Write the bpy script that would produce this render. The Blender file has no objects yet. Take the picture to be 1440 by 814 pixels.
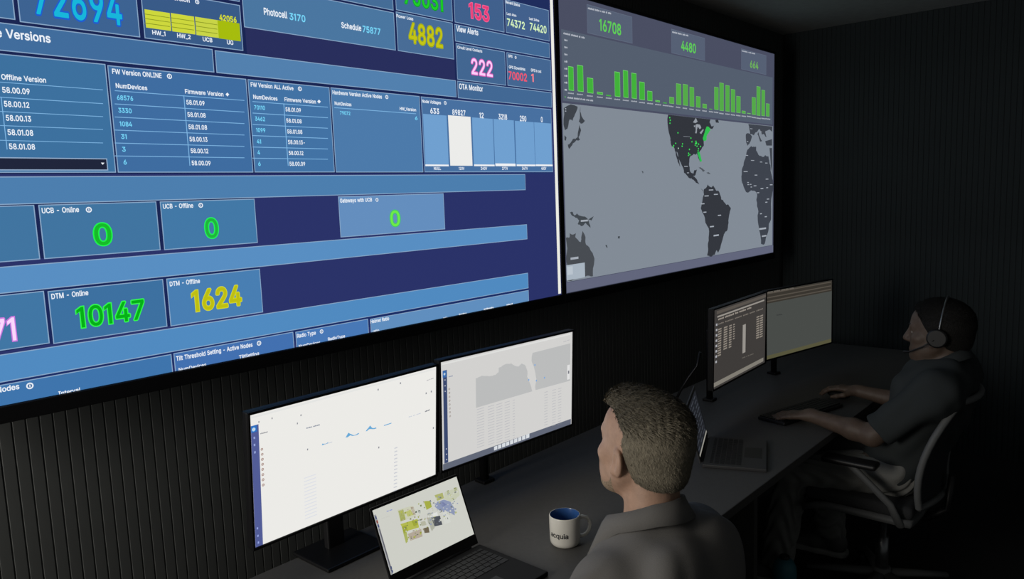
import bpy, bmesh, math, random
import numpy as np
from mathutils import Vector, Matrix

# ------------------------------------------------------------------ camera, world, lamps, exposure
SC = bpy.context.scene
COL = SC.collection
EYE = Vector((0.0, 0.0, 1.715))
cam_data = bpy.data.cameras.new('camera')
cam_data.sensor_width = 36.0
cam_data.lens = 26.64
cam_data.clip_start = 0.05
cam = bpy.data.objects.new('camera', cam_data)
COL.objects.link(cam)
right = Vector((0.6573, -0.7527, -0.0360))
fwd = Vector((0.7446, 0.6561, -0.1228))
fwd.normalize()
right = (right - fwd * right.dot(fwd)).normalized()
up = right.cross(fwd)
cam.matrix_world = Matrix(((right.x, up.x, -fwd.x, EYE.x), (right.y, up.y, -fwd.y, EYE.y),
                           (right.z, up.z, -fwd.z, EYE.z), (0, 0, 0, 1)))
SC.camera = cam

world = bpy.data.worlds.new('dim_room')
SC.world = world
world.use_nodes = True
world.node_tree.nodes['Background'].inputs[0].default_value = (0.95, 1.0, 1.0, 1)
world.node_tree.nodes['Background'].inputs[1].default_value = 0.050

SC.view_settings.view_transform = 'Standard'
SC.view_settings.look = 'None'
SC.view_settings.exposure = 0.0
SC.view_settings.gamma = 1.0
SC.view_settings.use_curve_mapping = False

def area_lamp(name, loc, target, size, power, color):
    l = bpy.data.lights.new(name, 'AREA')
    l.shape = 'RECTANGLE'; l.size, l.size_y = size
    l.energy = power; l.color = color
    o = bpy.data.objects.new(name, l); COL.objects.link(o)
    o.location = loc
    o.rotation_euler = (Vector(target) - Vector(loc)).to_track_quat('-Z', 'Y').to_euler()
    return o
# added fill lights without a seen source: one above the desk, one from left
area_lamp('fill_above_desk', (0.30, 1.25, 2.70), (0.9, 1.0, 0.0), (0.5, 0.5), 1.5, (1.0, 0.92, 0.80))
area_lamp('fill_left', (-1.10, 1.68, 1.62), (1.5, 0.72, 0.95), (0.7, 1.1), 29.0, (1.0, 0.95, 0.87))

# ------------------------------------------------------------------ materials
def lin(c):
    return tuple(((v / 255.0) / 12.92 if v / 255.0 <= 0.04045 else ((v / 255.0 + 0.055) / 1.055) ** 2.4) for v in c)

MATS = {}
def mat(name, color, rough=0.6, metal=0.0, noise=0.0, scale=60.0, bump=0.0, spec=0.5, stretch=None, bscale=None, coat=0.0, sheen=0.0):
    if name in MATS:
        return MATS[name]
    m = bpy.data.materials.new(name); m.use_nodes = True
    nt = m.node_tree; b = nt.nodes['Principled BSDF']
    b.inputs['Base Color'].default_value = (*color, 1)
    b.inputs['Roughness'].default_value = rough
    b.inputs['Metallic'].default_value = metal
    b.inputs['Specular IOR Level'].default_value = spec
    b.inputs['Coat Weight'].default_value = coat
    if sheen: b.inputs['Sheen Weight'].default_value = sheen
    if noise or bump:
        tc = nt.nodes.new('ShaderNodeTexCoord')
        src = tc.outputs['Object']
        if stretch:
            mp = nt.nodes.new('ShaderNodeMapping'); mp.inputs['Scale'].default_value = stretch
            nt.links.new(src, mp.inputs['Vector']); src = mp.outputs['Vector']
    if noise:
        n = nt.nodes.new('ShaderNodeTexNoise'); n.inputs['Scale'].default_value = scale; n.inputs['Detail'].default_value = 4
        nt.links.new(src, n.inputs['Vector'])
        r = nt.nodes.new('ShaderNodeValToRGB')
        r.color_ramp.elements[0].position = 0.3; r.color_ramp.elements[1].position = 0.7
        r.color_ramp.elements[0].color = (*[max(0, c * (1 - noise)) for c in color], 1)
        r.color_ramp.elements[1].color = (*[min(1, c * (1 + noise)) for c in color], 1)
        nt.links.new(n.outputs['Fac'], r.inputs['Fac']); nt.links.new(r.outputs['Color'], b.inputs['Base Color'])
    if bump:
        n2 = nt.nodes.new('ShaderNodeTexNoise'); n2.inputs['Scale'].default_value = bscale or scale; n2.inputs['Detail'].default_value = 3
        nt.links.new(src, n2.inputs['Vector'])
        bp = nt.nodes.new('ShaderNodeBump'); bp.inputs['Strength'].default_value = bump; bp.inputs['Distance'].default_value = 0.004
        nt.links.new(n2.outputs['Fac'], bp.inputs['Height']); nt.links.new(bp.outputs['Normal'], b.inputs['Normal'])
    MATS[name] = m
    return m

def display_mat(name, gain):
    """lit display surface: emits the colour stored per point"""
    m = bpy.data.materials.new(name); m.use_nodes = True
    nt = m.node_tree; b = nt.nodes['Principled BSDF']
    a = nt.nodes.new('ShaderNodeAttribute'); a.attribute_name = 'pixel'
    b.inputs['Base Color'].default_value = (0.004, 0.004, 0.005, 1)
    b.inputs['Roughness'].default_value = 0.35
    b.inputs['Specular IOR Level'].default_value = 0.25
    nt.links.new(a.outputs['Color'], b.inputs['Emission Color'])
    b.inputs['Emission Strength'].default_value = gain
    MATS[name] = m
    return m

M_wall = mat('wall_charcoal', (0.075, 0.078, 0.077), 0.8, noise=0.15, scale=8)
M_slat = mat('slat_charcoal', (0.090, 0.095, 0.094), 0.75, noise=0.2, scale=12, stretch=(1, 1, 0.1), spec=0.3)
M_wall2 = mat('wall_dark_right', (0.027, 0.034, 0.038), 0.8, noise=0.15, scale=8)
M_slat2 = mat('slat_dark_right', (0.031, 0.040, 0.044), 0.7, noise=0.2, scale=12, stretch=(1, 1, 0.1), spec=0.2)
M_ceil = mat('ceiling_grey', (0.34, 0.34, 0.335), 0.95, noise=0.08, scale=20)
M_floor = mat('carpet_dark', (0.025, 0.026, 0.027), 0.98, noise=0.35, scale=220, bump=0.6)
M_desk = mat('desk_laminate', (0.100, 0.097, 0.093), 0.55, noise=0.06, scale=90, spec=0.3)
M_black = mat('black_plastic', (0.012, 0.012, 0.013), 0.45, bump=0.08, scale=400)
M_bezel = mat('bezel_black', (0.006, 0.006, 0.007), 0.5, bump=0.05, scale=300, spec=0.25)
M_dkmet = mat('dark_metal', (0.03, 0.03, 0.032), 0.4, metal=0.7, bump=0.05, scale=200)
M_laptop = mat('laptop_black', (0.009, 0.009, 0.010), 0.6, spec=0.2, bump=0.06, scale=500)
M_laptop2 = mat('laptop_grey', (0.06, 0.06, 0.062), 0.45, metal=0.3, bump=0.05, scale=500)
M_key = mat('key_black', (0.010, 0.010, 0.011), 0.55, bump=0.05, scale=500)
M_mug = mat('mug_cream_glaze', (0.84, 0.815, 0.745), 0.25, noise=0.02, scale=30, coat=0.3)
M_mugin = mat('mug_blue_glaze', (0.035, 0.11, 0.33), 0.25, noise=0.05, scale=30, coat=0.3)
M_ink = mat('mug_print', (0.015, 0.015, 0.018), 0.5, noise=0.1, scale=80)
M_skin = mat('skin_fair', (0.50, 0.31, 0.22), 0.55, noise=0.10, scale=55, bump=0.12, bscale=260)
M_skin2 = mat('skin_brown', (0.125, 0.086, 0.064), 0.55, noise=0.10, scale=55, bump=0.12, bscale=260)
M_brow = mat('hair_ash', (0.135, 0.112, 0.080), 0.75, noise=0.45, scale=140, stretch=(1, 0.25, 0.25), bump=0.9, bscale=300, spec=0.25)
M_hair = mat('hair_two_tone', (0.195, 0.172, 0.128), 0.8, noise=0.2, scale=260, stretch=(1, 0.3, 0.3), bump=0.35, bscale=900, spec=0.2)
_nt = M_hair.node_tree; _b = _nt.nodes['Principled BSDF']
_a = _nt.nodes.new('ShaderNodeAttribute'); _a.attribute_name = 'tone'
_m = _nt.nodes.new('ShaderNodeMix'); _m.data_type = 'RGBA'; _m.blend_type = 'MULTIPLY'; _m.inputs[0].default_value = 1.0
_l = _b.inputs['Base Color'].links[0].from_socket
_nt.links.new(_l, _m.inputs[6]); _nt.links.new(_a.outputs['Color'], _m.inputs[7]); _nt.links.new(_m.outputs[2], _b.inputs['Base Color'])
M_hair2 = mat('hair_black', (0.012, 0.011, 0.010), 0.7, noise=0.3, scale=200, bump=0.8, spec=0.3)
M_beard = mat('beard_ash', (0.36, 0.27, 0.19), 0.85, noise=0.4, scale=350, bump=0.6, spec=0.2)
M_shirt = mat('shirt_grey', (0.175, 0.169, 0.162), 0.85, noise=0.05, scale=420, bump=0.25, bscale=700, spec=0.2)
M_shirt2 = mat('shirt_dark', (0.046, 0.053, 0.055), 0.85, noise=0.06, scale=420, bump=0.25, bscale=700, spec=0.2)
M_trou = mat('trousers_dark', (0.03, 0.032, 0.04), 0.9, noise=0.08, scale=420, bump=0.25, bscale=700, spec=0.2)
M_trou2 = mat('trousers_grey', (0.27, 0.27, 0.255), 0.9, noise=0.08, scale=420, bump=0.25, bscale=700, spec=0.2)
M_shoe = mat('shoe_black', (0.02, 0.02, 0.02), 0.6, bump=0.1, scale=200)
M_shoe2 = mat('shoe_grey', (0.16, 0.16, 0.155), 0.7, bump=0.15, scale=200)
M_sole = mat('shoe_sole_white', (0.55, 0.55, 0.52), 0.6, bump=0.1, scale=150)
M_white = mat('eye_white', (0.75, 0.74, 0.70), 0.2, noise=0.03, scale=40)
M_iris = mat('eye_iris', (0.05, 0.04, 0.03), 0.15, noise=0.3, scale=300)
M_lip = mat('lip', (0.42, 0.20, 0.16), 0.5, noise=0.08, scale=90)
M_chairf = mat('chair_fabric', (0.05, 0.052, 0.055), 0.95, noise=0.15, scale=350, bump=0.4)
M_chairg = mat('chair_grey_shell', (0.17, 0.175, 0.175), 0.6, bump=0.06, scale=200)
M_mesh = mat('chair_mesh', (0.03, 0.032, 0.036), 0.95, noise=0.2, scale=500, bump=0.4)
M_chrome = mat('steel', (0.35, 0.36, 0.37), 0.35, metal=0.9, bump=0.03, scale=100)
M_teal = mat('bottle_teal', (0.05, 0.22, 0.28), 0.45, noise=0.05, scale=40)
M_btn = mat('button_dark', (0.05, 0.05, 0.05), 0.4, bump=0.05, scale=100)

# ------------------------------------------------------------------ mesh helpers
def link(name, me, m, parent=None, smooth=False):
    o = bpy.data.objects.new(name, me)
    COL.objects.link(o)
    for x in (m if isinstance(m, (list, tuple)) else [m]):
        me.materials.append(x)
    if smooth:
        me.polygons.foreach_set('use_smooth', [True] * len(me.polygons))
    if parent:
        o.parent = parent
    return o

def thing(name, label, cat, loc=(0, 0, 0), rz=0.0, group=None):
    o = bpy.data.objects.new(name, None); COL.objects.link(o)
    o.empty_display_size = 0.05
    o.location = loc; o.rotation_euler = (0, 0, rz)
    o['label'] = label; o['category'] = cat
    if group: o['group'] = group
    return o

class MB:
    """collects solids into one mesh"""
    def __init__(s): s.bm = bmesh.new(); s.mi = 0
    def _fin(s, verts):
        for v in verts:
            for f in v.link_faces: f.material_index = s.mi
    def box(s, c, size, bevel=0.0, rot=None, seg=2):
        t = bmesh.new()
        bmesh.ops.create_cube(t, size=1.0)
        bmesh.ops.scale(t, vec=size, verts=t.verts)
        if bevel: bmesh.ops.bevel(t, geom=t.edges[:], offset=bevel, segments=seg, profile=0.6, affect='EDGES', clamp_overlap=True)
        if rot is not None: bmesh.ops.transform(t, matrix=rot.to_4x4(), verts=t.verts)
        bmesh.ops.translate(t, vec=c, verts=t.verts)
        s.merge(t); return s
    def merge(s, t):
        mp = {}
        for v in t.verts: mp[v] = s.bm.verts.new(v.co)
        for f in t.faces:
            nf = s.bm.faces.new([mp[v] for v in f.verts]); nf.material_index = s.mi; nf.smooth = f.smooth
        t.free()
    def tube(s, pts, r, n=10, cap=True, flat=None):
        pts = [Vector(p) for p in pts]
        rs = r if isinstance(r, (list, tuple)) else [r] * len(pts)
        rings = []; ref = None
        for i, p in enumerate(pts):
            d = (pts[min(i + 1, len(pts) - 1)] - pts[max(i - 1, 0)]).normalized()
            if ref is None:
                ref = Vector((0, 0, 1)) if abs(d.z) < 0.9 else Vector((0, 1, 0))
            a = (ref - d * ref.dot(d)).normalized(); b = d.cross(a); ref = a
            k = flat or 1.0
            rings.append([s.bm.verts.new(p + (a * math.cos(2 * math.pi * j / n) * k + b * math.sin(2 * math.pi * j / n)) * rs[i]) for j in range(n)])
        for A, B in zip(rings, rings[1:]):
            for j in range(n):
                f = s.bm.faces.new((A[j], A[(j + 1) % n], B[(j + 1) % n], B[j])); f.material_index = s.mi; f.smooth = True
        if cap:
            f = s.bm.faces.new(rings[0][::-1]); f.material_index = s.mi
            f = s.bm.faces.new(rings[-1]); f.material_index = s.mi
        return s
    def lathe(s, prof, n=32, c=(0, 0, 0), closed=False):
        c = Vector(c); rings = []
        for r, z in prof:
            rings.append([s.bm.verts.new(c + Vector((r * math.cos(2 * math.pi * j / n), r * math.sin(2 * math.pi * j / n), z))) for j in range(n)])
        for A, B in zip(rings, rings[1:]):
            for j in range(n):
                f = s.bm.faces.new((A[j], A[(j + 1) % n], B[(j + 1) % n], B[j])); f.material_index = s.mi; f.smooth = True
        if not closed:
            f = s.bm.faces.new(rings[0][::-1]); f.material_index = s.mi
            f = s.bm.faces.new(rings[-1]); f.material_index = s.mi
        return s
    def sphere(s, c, r, seg=16, scale=(1, 1, 1), rot=None):
        t = bmesh.new()
        bmesh.ops.create_uvsphere(t, u_segments=seg, v_segments=max(6, seg // 2), radius=r)
        bmesh.ops.scale(t, vec=scale, verts=t.verts)
        if rot is not None: bmesh.ops.transform(t, matrix=rot.to_4x4(), verts=t.verts)
        bmesh.ops.translate(t, vec=c, verts=t.verts)
        for f in t.faces: f.smooth = True
        s.merge(t); return s
    def grid(s, P, thick=0.0):
        """P[i][j] points -> sheet; thick extrudes along the normals"""
        V = [[s.bm.verts.new(p) for p in row] for row in P]
        fs = []
        for i in range(len(P) - 1):
            for j in range(len(P[0]) - 1):
                f = s.bm.faces.new((V[i][j], V[i][j + 1], V[i + 1][j + 1], V[i + 1][j])); f.material_index = s.mi; f.smooth = True; fs.append(f)
        if thick:
            s.bm.normal_update()
            bmesh.ops.solidify(s.bm, geom=fs, thickness=thick)
        return s
    def build(s, name, m, parent=None, smooth=None):
        me = bpy.data.meshes.new(name)
        bmesh.ops.recalc_face_normals(s.bm, faces=s.bm.faces[:])
        s.bm.to_mesh(me); s.bm.free()
        o = link(name, me, m, parent)
        if smooth: me.polygons.foreach_set('use_smooth', [True] * len(me.polygons))
        return o

# ------------------------------------------------------------------ room
ROOM_Y = 2.10; ROOM_X = 5.30; CEIL = 2.745
def struct(o):
    o['kind'] = 'structure'; return o
struct(MB().box((2.15, -0.45, -0.05), (6.5, 5.3, 0.1)).build('floor', M_floor))
struct(MB().box((2.15, -0.45, CEIL + 0.05), (6.5, 5.3, 0.1)).build('ceiling', M_ceil))
wall_back = struct(MB().box((2.15, ROOM_Y + 0.064, CEIL / 2), (6.5, 0.1, CEIL)).build('wall_back', M_wall))
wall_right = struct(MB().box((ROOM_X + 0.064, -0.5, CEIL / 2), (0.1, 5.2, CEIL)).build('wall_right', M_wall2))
sm = bpy.data.meshes.new('slat'); b_ = MB().box((0, 0, 0), (0.0272, 0.004, CEIL), 0.0012, seg=1); b_.bm.to_mesh(sm); b_.bm.free()
sm.materials.append(M_slat)
x = 0.10
while x < ROOM_X - 0.02:
    o = bpy.data.objects.new('slat', sm); COL.objects.link(o); o.parent = wall_back
    o.location = (x, ROOM_Y + 0.0125, CEIL / 2); x += 0.030
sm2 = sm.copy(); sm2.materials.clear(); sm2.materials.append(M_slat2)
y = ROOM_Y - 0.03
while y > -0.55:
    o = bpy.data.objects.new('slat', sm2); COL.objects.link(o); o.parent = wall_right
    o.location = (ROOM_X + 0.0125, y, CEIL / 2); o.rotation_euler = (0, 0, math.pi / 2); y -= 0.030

# ------------------------------------------------------------------ what the displays show (millimetres from the lower left corner of each screen)
LEFT_UI = [
('r',99.5,523.3,1679.6,1169.1,(24,36,82),0),
('r',1678.6,790.1,2237.5,1263,(30,44,92),0.3),
('r',1496.9,521.3,2230.3,787,(34,52,104),0.3),
('r',848.8,837.4,1672.7,930.7,(40,46,92),0.4),
('r',60.7,328,833.5,456.7,(24,36,82),0),
('r',39.6,123.6,835.6,260.1,(24,38,88),0),
('r',25.4,18.2,2043.9,98.7,(26,44,100),0),
('r',120,867.7,279.8,986.8,(62,106,152),1,(138,168,200)),
('r',288.1,864.5,555.1,975.1,(60,98,145),1,(138,168,200)),
('r',565.9,864,838.1,987.8,(56,90,135),1,(138,168,200)),
('r',649.4,996.6,838.4,1057.6,(62,98,142),1,(138,168,200)),
('r',846.2,929.6,1397.5,1051.9,(74,118,160),1,(138,168,200)),
('r',852.3,1058.1,1396.7,1148.8,(68,108,150),1,(138,168,200)),
('r',1408.1,1062.1,1672.5,1193.2,(66,105,150),1,(138,168,200)),
('r',1406.6,929.6,1670.9,1057.1,(72,108,150),1,(138,168,200)),
('r',1682.5,1061.4,1951.6,1210,(64,96,140),1,(138,168,200)),
('r',1961,1062.4,2232.7,1186.9,(66,96,140),1,(138,168,200)),
('r',1680.1,994.6,2231.3,1055,(66,104,148),1,(138,168,200)),
('r',1682.8,860.6,1950,988.4,(66,102,145),1,(138,168,200)),
('r',1959.4,861.2,2236,987.7,(68,102,145),1,(138,168,200)),
('r',1682,794.2,2236,855.4,(66,104,148),1,(138,168,200)),
('r',109.5,796.4,746.4,858.3,(64,108,156),1,(138,168,200)),
('r',752.5,796,1674.8,856.2,(82,128,174),1,(138,168,200)),
('r',97.6,526.5,464.4,789.9,(60,112,158),1,(138,168,200)),
('r',468.5,526.6,839.9,787.7,(62,108,160),1,(138,168,200)),
('r',844.3,526.8,1120.3,787.3,(66,114,164),1,(138,168,200)),
('r',1124.8,526.5,1493.7,787.3,(76,122,170),1,(138,168,200)),
('r',1500.3,526.8,2230.5,786.6,(72,112,160),1,(138,168,200)),
('r',90,454.7,2047.2,518.2,(76,126,174),1,(138,168,200)),
('r',83.9,325.9,275.5,452.6,(64,116,160),1,(138,168,200)),
('r',283.7,325.7,556.6,452.4,(64,116,160),1,(138,168,200)),
('r',565.9,325,836.9,451.9,(66,120,166),1,(138,168,200)),
('r',1126.9,321.9,1586.5,451.2,(100,142,190),1,(138,168,200)),
('r',81.3,255,2047.9,315.8,(88,142,194),1,(138,168,200)),
('r',79.9,125.9,275.5,251.7,(64,118,164),1,(138,168,200)),
('r',282.9,122.9,555.6,249.6,(60,112,160),1,(138,168,200)),
('r',564.1,121.9,836.8,249.7,(72,126,178),1,(138,168,200)),
('r',77.9,53.2,2044.5,117.1,(80,138,192),1,(138,168,200)),
('r',80.6,-3.4,559.2,48.1,(62,116,172),1,(138,168,200)),
('r',564.9,-7.2,931.6,48.8,(66,112,176),1,(138,168,200)),
('r',939.1,-4.5,1215.3,47.1,(72,120,182),1,(138,168,200)),
('r',1224.2,-3.8,2044.6,45.2,(96,142,190),1,(138,168,200)),
('r',138.7,531.8,446.3,561.2,(30,36,58),2,(150,175,205)),
('p',[(430.8,550.9),(439.1,550.6),(434.5,545.8)],(235,242,250),4),
('r',2243.4,5.2,2262.5,1302.4,(236,236,228),2),
('t','72694',320.2,889.2,515.7,76.5,(20,182,218),1,(30,92,205)),
('t','75031',1444.5,1091.2,1626.1,55.9,(30,205,40),1,(10,150,30)),
('t','4882',1458.3,964.7,1617.4,66,(196,196,20),1,(150,165,20)),
('t','153',1759.4,1090.1,1867,53.4,(228,62,118),1,(250,95,150)),
('t','222',1758.2,887.7,1875.3,56.7,(252,205,250),1,(225,90,190)),
('t','70002',1965.8,887.4,2078.2,29.9,(245,85,110),1),
('t','1',2105.3,889.8,2121.1,31,(250,130,140),1),
('t','74372',1968.5,1089.2,2075.6,28.2,(215,245,190),1),
('t','74420',2106.7,1091.4,2214.4,29.2,(215,245,190),1),
('t','0',397.6,350.7,439,52,(20,185,40),1,(30,245,70)),
('t','0',681.8,350.1,719.8,52.2,(30,180,60),1,(30,245,80)),
('t','0',1332.7,346.6,1376.5,52.4,(110,235,70),1,(60,190,110)),
('t','10147',339.3,153.5,501.1,50.1,(0,175,20),1,(50,250,70)),
('t','1624',627.9,153.8,772.4,55.9,(190,190,15),1,(205,210,30)),
('t','71',161.3,146.2,208.9,52.9,(250,215,252),1,(205,120,225)),
('t','e Versions',237.7,826.2,347.5,19.4,(235,242,250),1),
('t','Photocell',911.4,973.8,987.8,18.9,(235,242,250),1),
('t','3170',994.8,971.8,1049.6,19.4,(120,215,250),1),
('t','Schedule',1180.2,973.9,1257.4,17.4,(235,242,250),1),
('t','75877',1262.9,971.9,1335.4,20,(120,215,250),1),
('t','View Alerts',1687.8,1031.1,1803.1,20.1,(235,242,250),1),
('t','OTA Monitor',1689.5,827.8,1816.3,19.1,(235,242,250),1),
('t','Power Loss',1408.2,1038.7,1482.1,10.4,(235,242,250),1),
('t','Circuit Level Contacts',1689.4,970.8,1820.8,10.1,(235,242,250),1),
('t','GPS',1968.2,970,1993.5,10.8,(235,242,250),1),
('o',2013,974,5.5,(235,242,250),3),
('t','GPS Downlinks',1970.1,928.4,2069.3,10.9,(235,242,250),1),
('t','GPS in out',2105.1,929.4,2171.4,11.2,(235,242,250),1),
('t','Recent Status',1964.8,1172.5,2049.4,10.7,(235,242,250),1),
('t','Last 4hrs',1968.7,1130.2,2025.7,9.4,(235,242,250),1),
('t','Last 24hrs',2104.2,1131.3,2167.6,9.7,(235,242,250),1),
('r',572,891.2,636.6,936.2,(205,215,60),2),
('r',571.2,923.5,635.7,925.1,(130,145,30),3),
('r',570.2,912.3,634.7,913.9,(130,145,30),3),
('r',569.1,901.1,633.7,902.8,(130,145,30),3),
('r',639.3,890.8,701.5,937,(205,215,60),2),
('r',638.4,923.9,700.5,925.6,(130,145,30),3),
('r',637.4,912.5,699.5,914.1,(130,145,30),3),
('r',636.3,901,698.4,902.7,(130,145,30),3),
('r',704.3,890,767.5,937.3,(200,212,70),2),
('r',703.3,923.9,766.4,925.6,(130,145,30),3),
('r',702.2,912.2,765.4,913.9,(130,145,30),3),
('r',701.2,900.4,764.4,902.1,(130,145,30),3),
('r',767.4,889.2,832.5,937.6,(166,188,10),2),
('t','42056',773.7,938.4,824,15.2,(225,232,60),1,(150,165,20)),
('t','HW_1',586.4,876.5,620.1,10.7,(235,242,250),1),
('t','HW_2',651,876.9,687.4,11,(235,242,250),1),
('t','UCB',720.7,876.3,747.8,11.2,(235,242,250),1),
('t','UG',790.2,876.8,809,11.5,(235,242,250),1),
('t','By Version',616.9,971.5,693.1,9.8,(235,242,250),1),
('o',713.9,976.7,5.9,(235,242,250),3),
('t','Offline Version',238.6,733.6,328.5,11.7,(235,242,250),1),
('t','58.00.09',237.6,704.6,292.1,12.6,(235,242,250),1),
('t','58.00.12',237.9,673.9,288.2,12.6,(235,242,250),1),
('t','58.00.13',238.3,643,288.7,12.6,(235,242,250),1),
('t','58.01.08',238.5,611.1,289.8,12.7,(235,242,250),1),
('t','58.01.08',238.1,579.5,290.3,12.7,(235,242,250),1),
('r',157.9,726.5,452.7,727.9,(130,185,230),2),
('r',154.2,693.2,449.7,694.7,(130,185,230),2),
('r',151,661.8,446.6,663.2,(130,185,230),2),
('r',147.8,630.7,443.5,632.1,(130,185,230),2),
('r',144.3,598,440.5,599.4,(130,185,230),2),
('r',233.1,578.5,234.7,694.9,(130,185,230),2),
('t','FW Version ONLINE',478.2,768.4,600.2,12.1,(235,242,250),1),
('o',621,774.8,6.6,(235,242,250),3),
('t','NumDevices',483.5,734.7,560.6,11.3,(235,242,250),1),
('t','Firmware Version',658.9,734.3,767.2,11.1,(235,242,250),1),
('p',[(773.9,740.3),(784.5,740.5),(778.7,734.9)],(235,242,250),4),
('p',[(773.9,740.3),(784.5,740.5),(779.6,745.5)],(235,242,250),4),
('t','68576',483.7,705.7,522.7,11.5,(120,215,250),1),
('t','3330',484,674.7,516.2,11.5,(120,215,250),1),
('t','1084',483.9,641.6,514,11.5,(120,215,250),1),
('t','31',484.3,610.3,498,11.6,(120,215,250),1),
('t','3',483.9,578.9,492.4,11.6,(120,215,250),1),
('t','6',484.3,547,492,11.6,(120,215,250),1),
('t','58.01.09',660.2,705.8,710.5,11.9,(235,242,250),1),
('t','58.01.08',660.2,673.7,710.7,11.9,(235,242,250),1),
('t','58.01.08',660.2,641.6,711.8,12,(235,242,250),1),
('t','58.00.13',660.2,609.3,710,12,(235,242,250),1),
('t','58.00.12',660.4,578.6,709.8,12,(235,242,250),1),
('t','58.00.09',660.4,546.1,713.4,12.1,(235,242,250),1),
('r',480.3,726.6,829.4,728.3,(130,185,230),2),
('r',477.1,694.3,826.6,696,(130,185,230),2),
('r',474.1,662.3,823.9,664,(130,185,230),2),
('r',471,630.4,821.1,632,(130,185,230),2),
('r',468,598.6,818.4,600.3,(130,185,230),2),
('r',465,566.8,815.6,568.5,(130,185,230),2),
('r',654,544.4,656,728.8,(130,185,230),2),
('t','FW Version ALL Active',852.5,767.8,991.4,11.9,(235,242,250),1),
('o',1013.8,774.1,6.7,(235,242,250),3),
('t','NumDevices',857.4,734.3,935.1,11.5,(235,242,250),1),
('t','Firmware Version',958.5,734.3,1067.1,11.3,(235,242,250),1),
('p',[(1072.7,741.2),(1085.5,741.3),(1078.6,735.3)],(235,242,250),4),
('p',[(1072.7,741.2),(1085.5,741.3),(1079.5,747)],(235,242,250),4),
('t','70110',857.9,704.9,892.1,11.6,(120,215,250),1),
('t','3462',857.8,673.2,889.4,11.6,(120,215,250),1),
('t','1099',858.5,641.2,887.9,11.6,(120,215,250),1),
('t','41',858,609,871.5,11.7,(120,215,250),1),
('t','4',857.6,577.9,865.5,11.7,(120,215,250),1),
('t','6',857.1,545.6,865,11.7,(120,215,250),1),
('t','58.01.09',959.7,705.2,1012,11.6,(235,242,250),1),
('t','58.01.08',959.4,672.8,1011.8,11.6,(235,242,250),1),
('t','58.01.08',959.9,641.2,1011.7,11.6,(235,242,250),1),
('t','58.00.13-',960.3,610,1017.9,11.7,(235,242,250),1),
('t','58.00.12',960.1,578.3,1010.4,11.7,(235,242,250),1),
('t','58.00.09',959.9,546.3,1014,11.7,(235,242,250),1),
('r',854.5,725.2,1110.4,727.1,(130,185,230),2),
('r',851.8,693,1107.9,694.9,(130,185,230),2),
('r',849.1,661,1105.3,662.8,(130,185,230),2),
('r',846.4,629.8,1102.9,631.7,(130,185,230),2),
('r',843.6,597.5,1100.4,599.4,(130,185,230),2),
('r',841,566,1097.9,567.8,(130,185,230),2),
('r',954.1,546.1,956.5,726.1,(130,185,230),2),
('t','Hardware Version Active Nodes',1130.7,767.4,1326.5,12,(235,242,250),1),
('o',1347.4,773.7,6.5,(235,242,250),3),
('t','NumDevices',1136.2,734.7,1200.2,10.9,(235,242,250),1),
('t','HW_Version',1400.7,734.6,1474.2,10.6,(235,242,250),1),
('t','79072',1154.1,706.5,1193.9,11,(120,215,250),1),
('t','6',1467.3,705.4,1478.8,12.1,(120,215,250),1),
('r',1134.2,725.4,1473.7,727.4,(130,185,230),2),
('t','Node Voltages',1504.3,766.1,1594.5,10.9,(235,242,250),1),
('o',1615.9,772.2,6.5,(235,242,250),3),
('r',1505.8,549.5,1619.7,728.1,(112,160,208),2),
('r',1505,547.8,1619.2,553.7,(240,242,245),3),
('t','633',1540.6,731.9,1583.5,18.5,(235,242,250),1),
('r',1627,550.2,1743.2,730,(112,160,208),2),
('r',1627,550.2,1743.2,730,(236,236,234),3),
('t','89827',1649,733.1,1716.9,19,(235,242,250),1),
('r',1750.9,550.9,1865,728.7,(112,160,208),2),
('r',1751.4,549.1,1865.9,555.4,(240,242,245),3),
('t','12',1790.9,729,1814.3,19.7,(235,242,250),1),
('r',1869.1,551.6,1988.5,729.1,(112,160,208),2),
('r',1870.6,549.7,1990.1,560,(240,242,245),3),
('t','3218',1898.7,729.9,1948.6,20.3,(235,242,250),1),
('r',1995,552.3,2113,727.9,(112,160,208),2),
('r',1997,550.4,2115.4,557.1,(240,242,245),3),
('t','250',2025.8,729,2065.6,21,(235,242,250),1),
('r',2115.4,553,2226.1,728.1,(112,160,208),2),
('r',2118,551,2229.1,557.9,(240,242,245),3),
('t','0',2159.2,731,2170.9,21.6,(235,242,250),1),
('t','NULL',1544.6,535.2,1579.4,10,(235,242,250),1),
('t','120V',1669.3,535.5,1699,10.3,(235,242,250),1),
('t','240V',1787.1,535.7,1822.8,10.7,(235,242,250),1),
('t','277V',1908.4,535.9,1942.1,11,(235,242,250),1),
('t','347V',2028.8,536.1,2064.5,11.3,(235,242,250),1),
('t','480V',2151.9,536.3,2185,11.7,(235,242,250),1),
('t','UCB - Online',289.6,432.8,370,12.4,(235,242,250),1),
('o',392.1,437.1,6.9,(235,242,250),3),
('t','UCB - Offline',572.7,433.2,654.2,12,(235,242,250),1),
('o',675.5,438.4,6.5,(235,242,250),3),
('t','Gateways with UCB',1132.9,431.8,1260.4,12.3,(235,242,250),1),
('o',1281.5,436.2,6.1,(235,242,250),3),
('t','DTM - Online',289.5,230.1,371.2,12.6,(235,242,250),1),
('t','DTM - Offline',571.7,228.7,654.7,12.2,(235,242,250),1),
('t','Tilt Threshold Setting - Active Nodes',570.5,27.3,794.8,12.4,(235,242,250),1),
('o',815.9,33.4,7.1,(235,242,250),3),
('t','Active Nodes',106.2,31.4,202.9,12.7,(235,242,250),1),
('o',224.3,33.5,7.7,(235,242,250),3),
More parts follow.
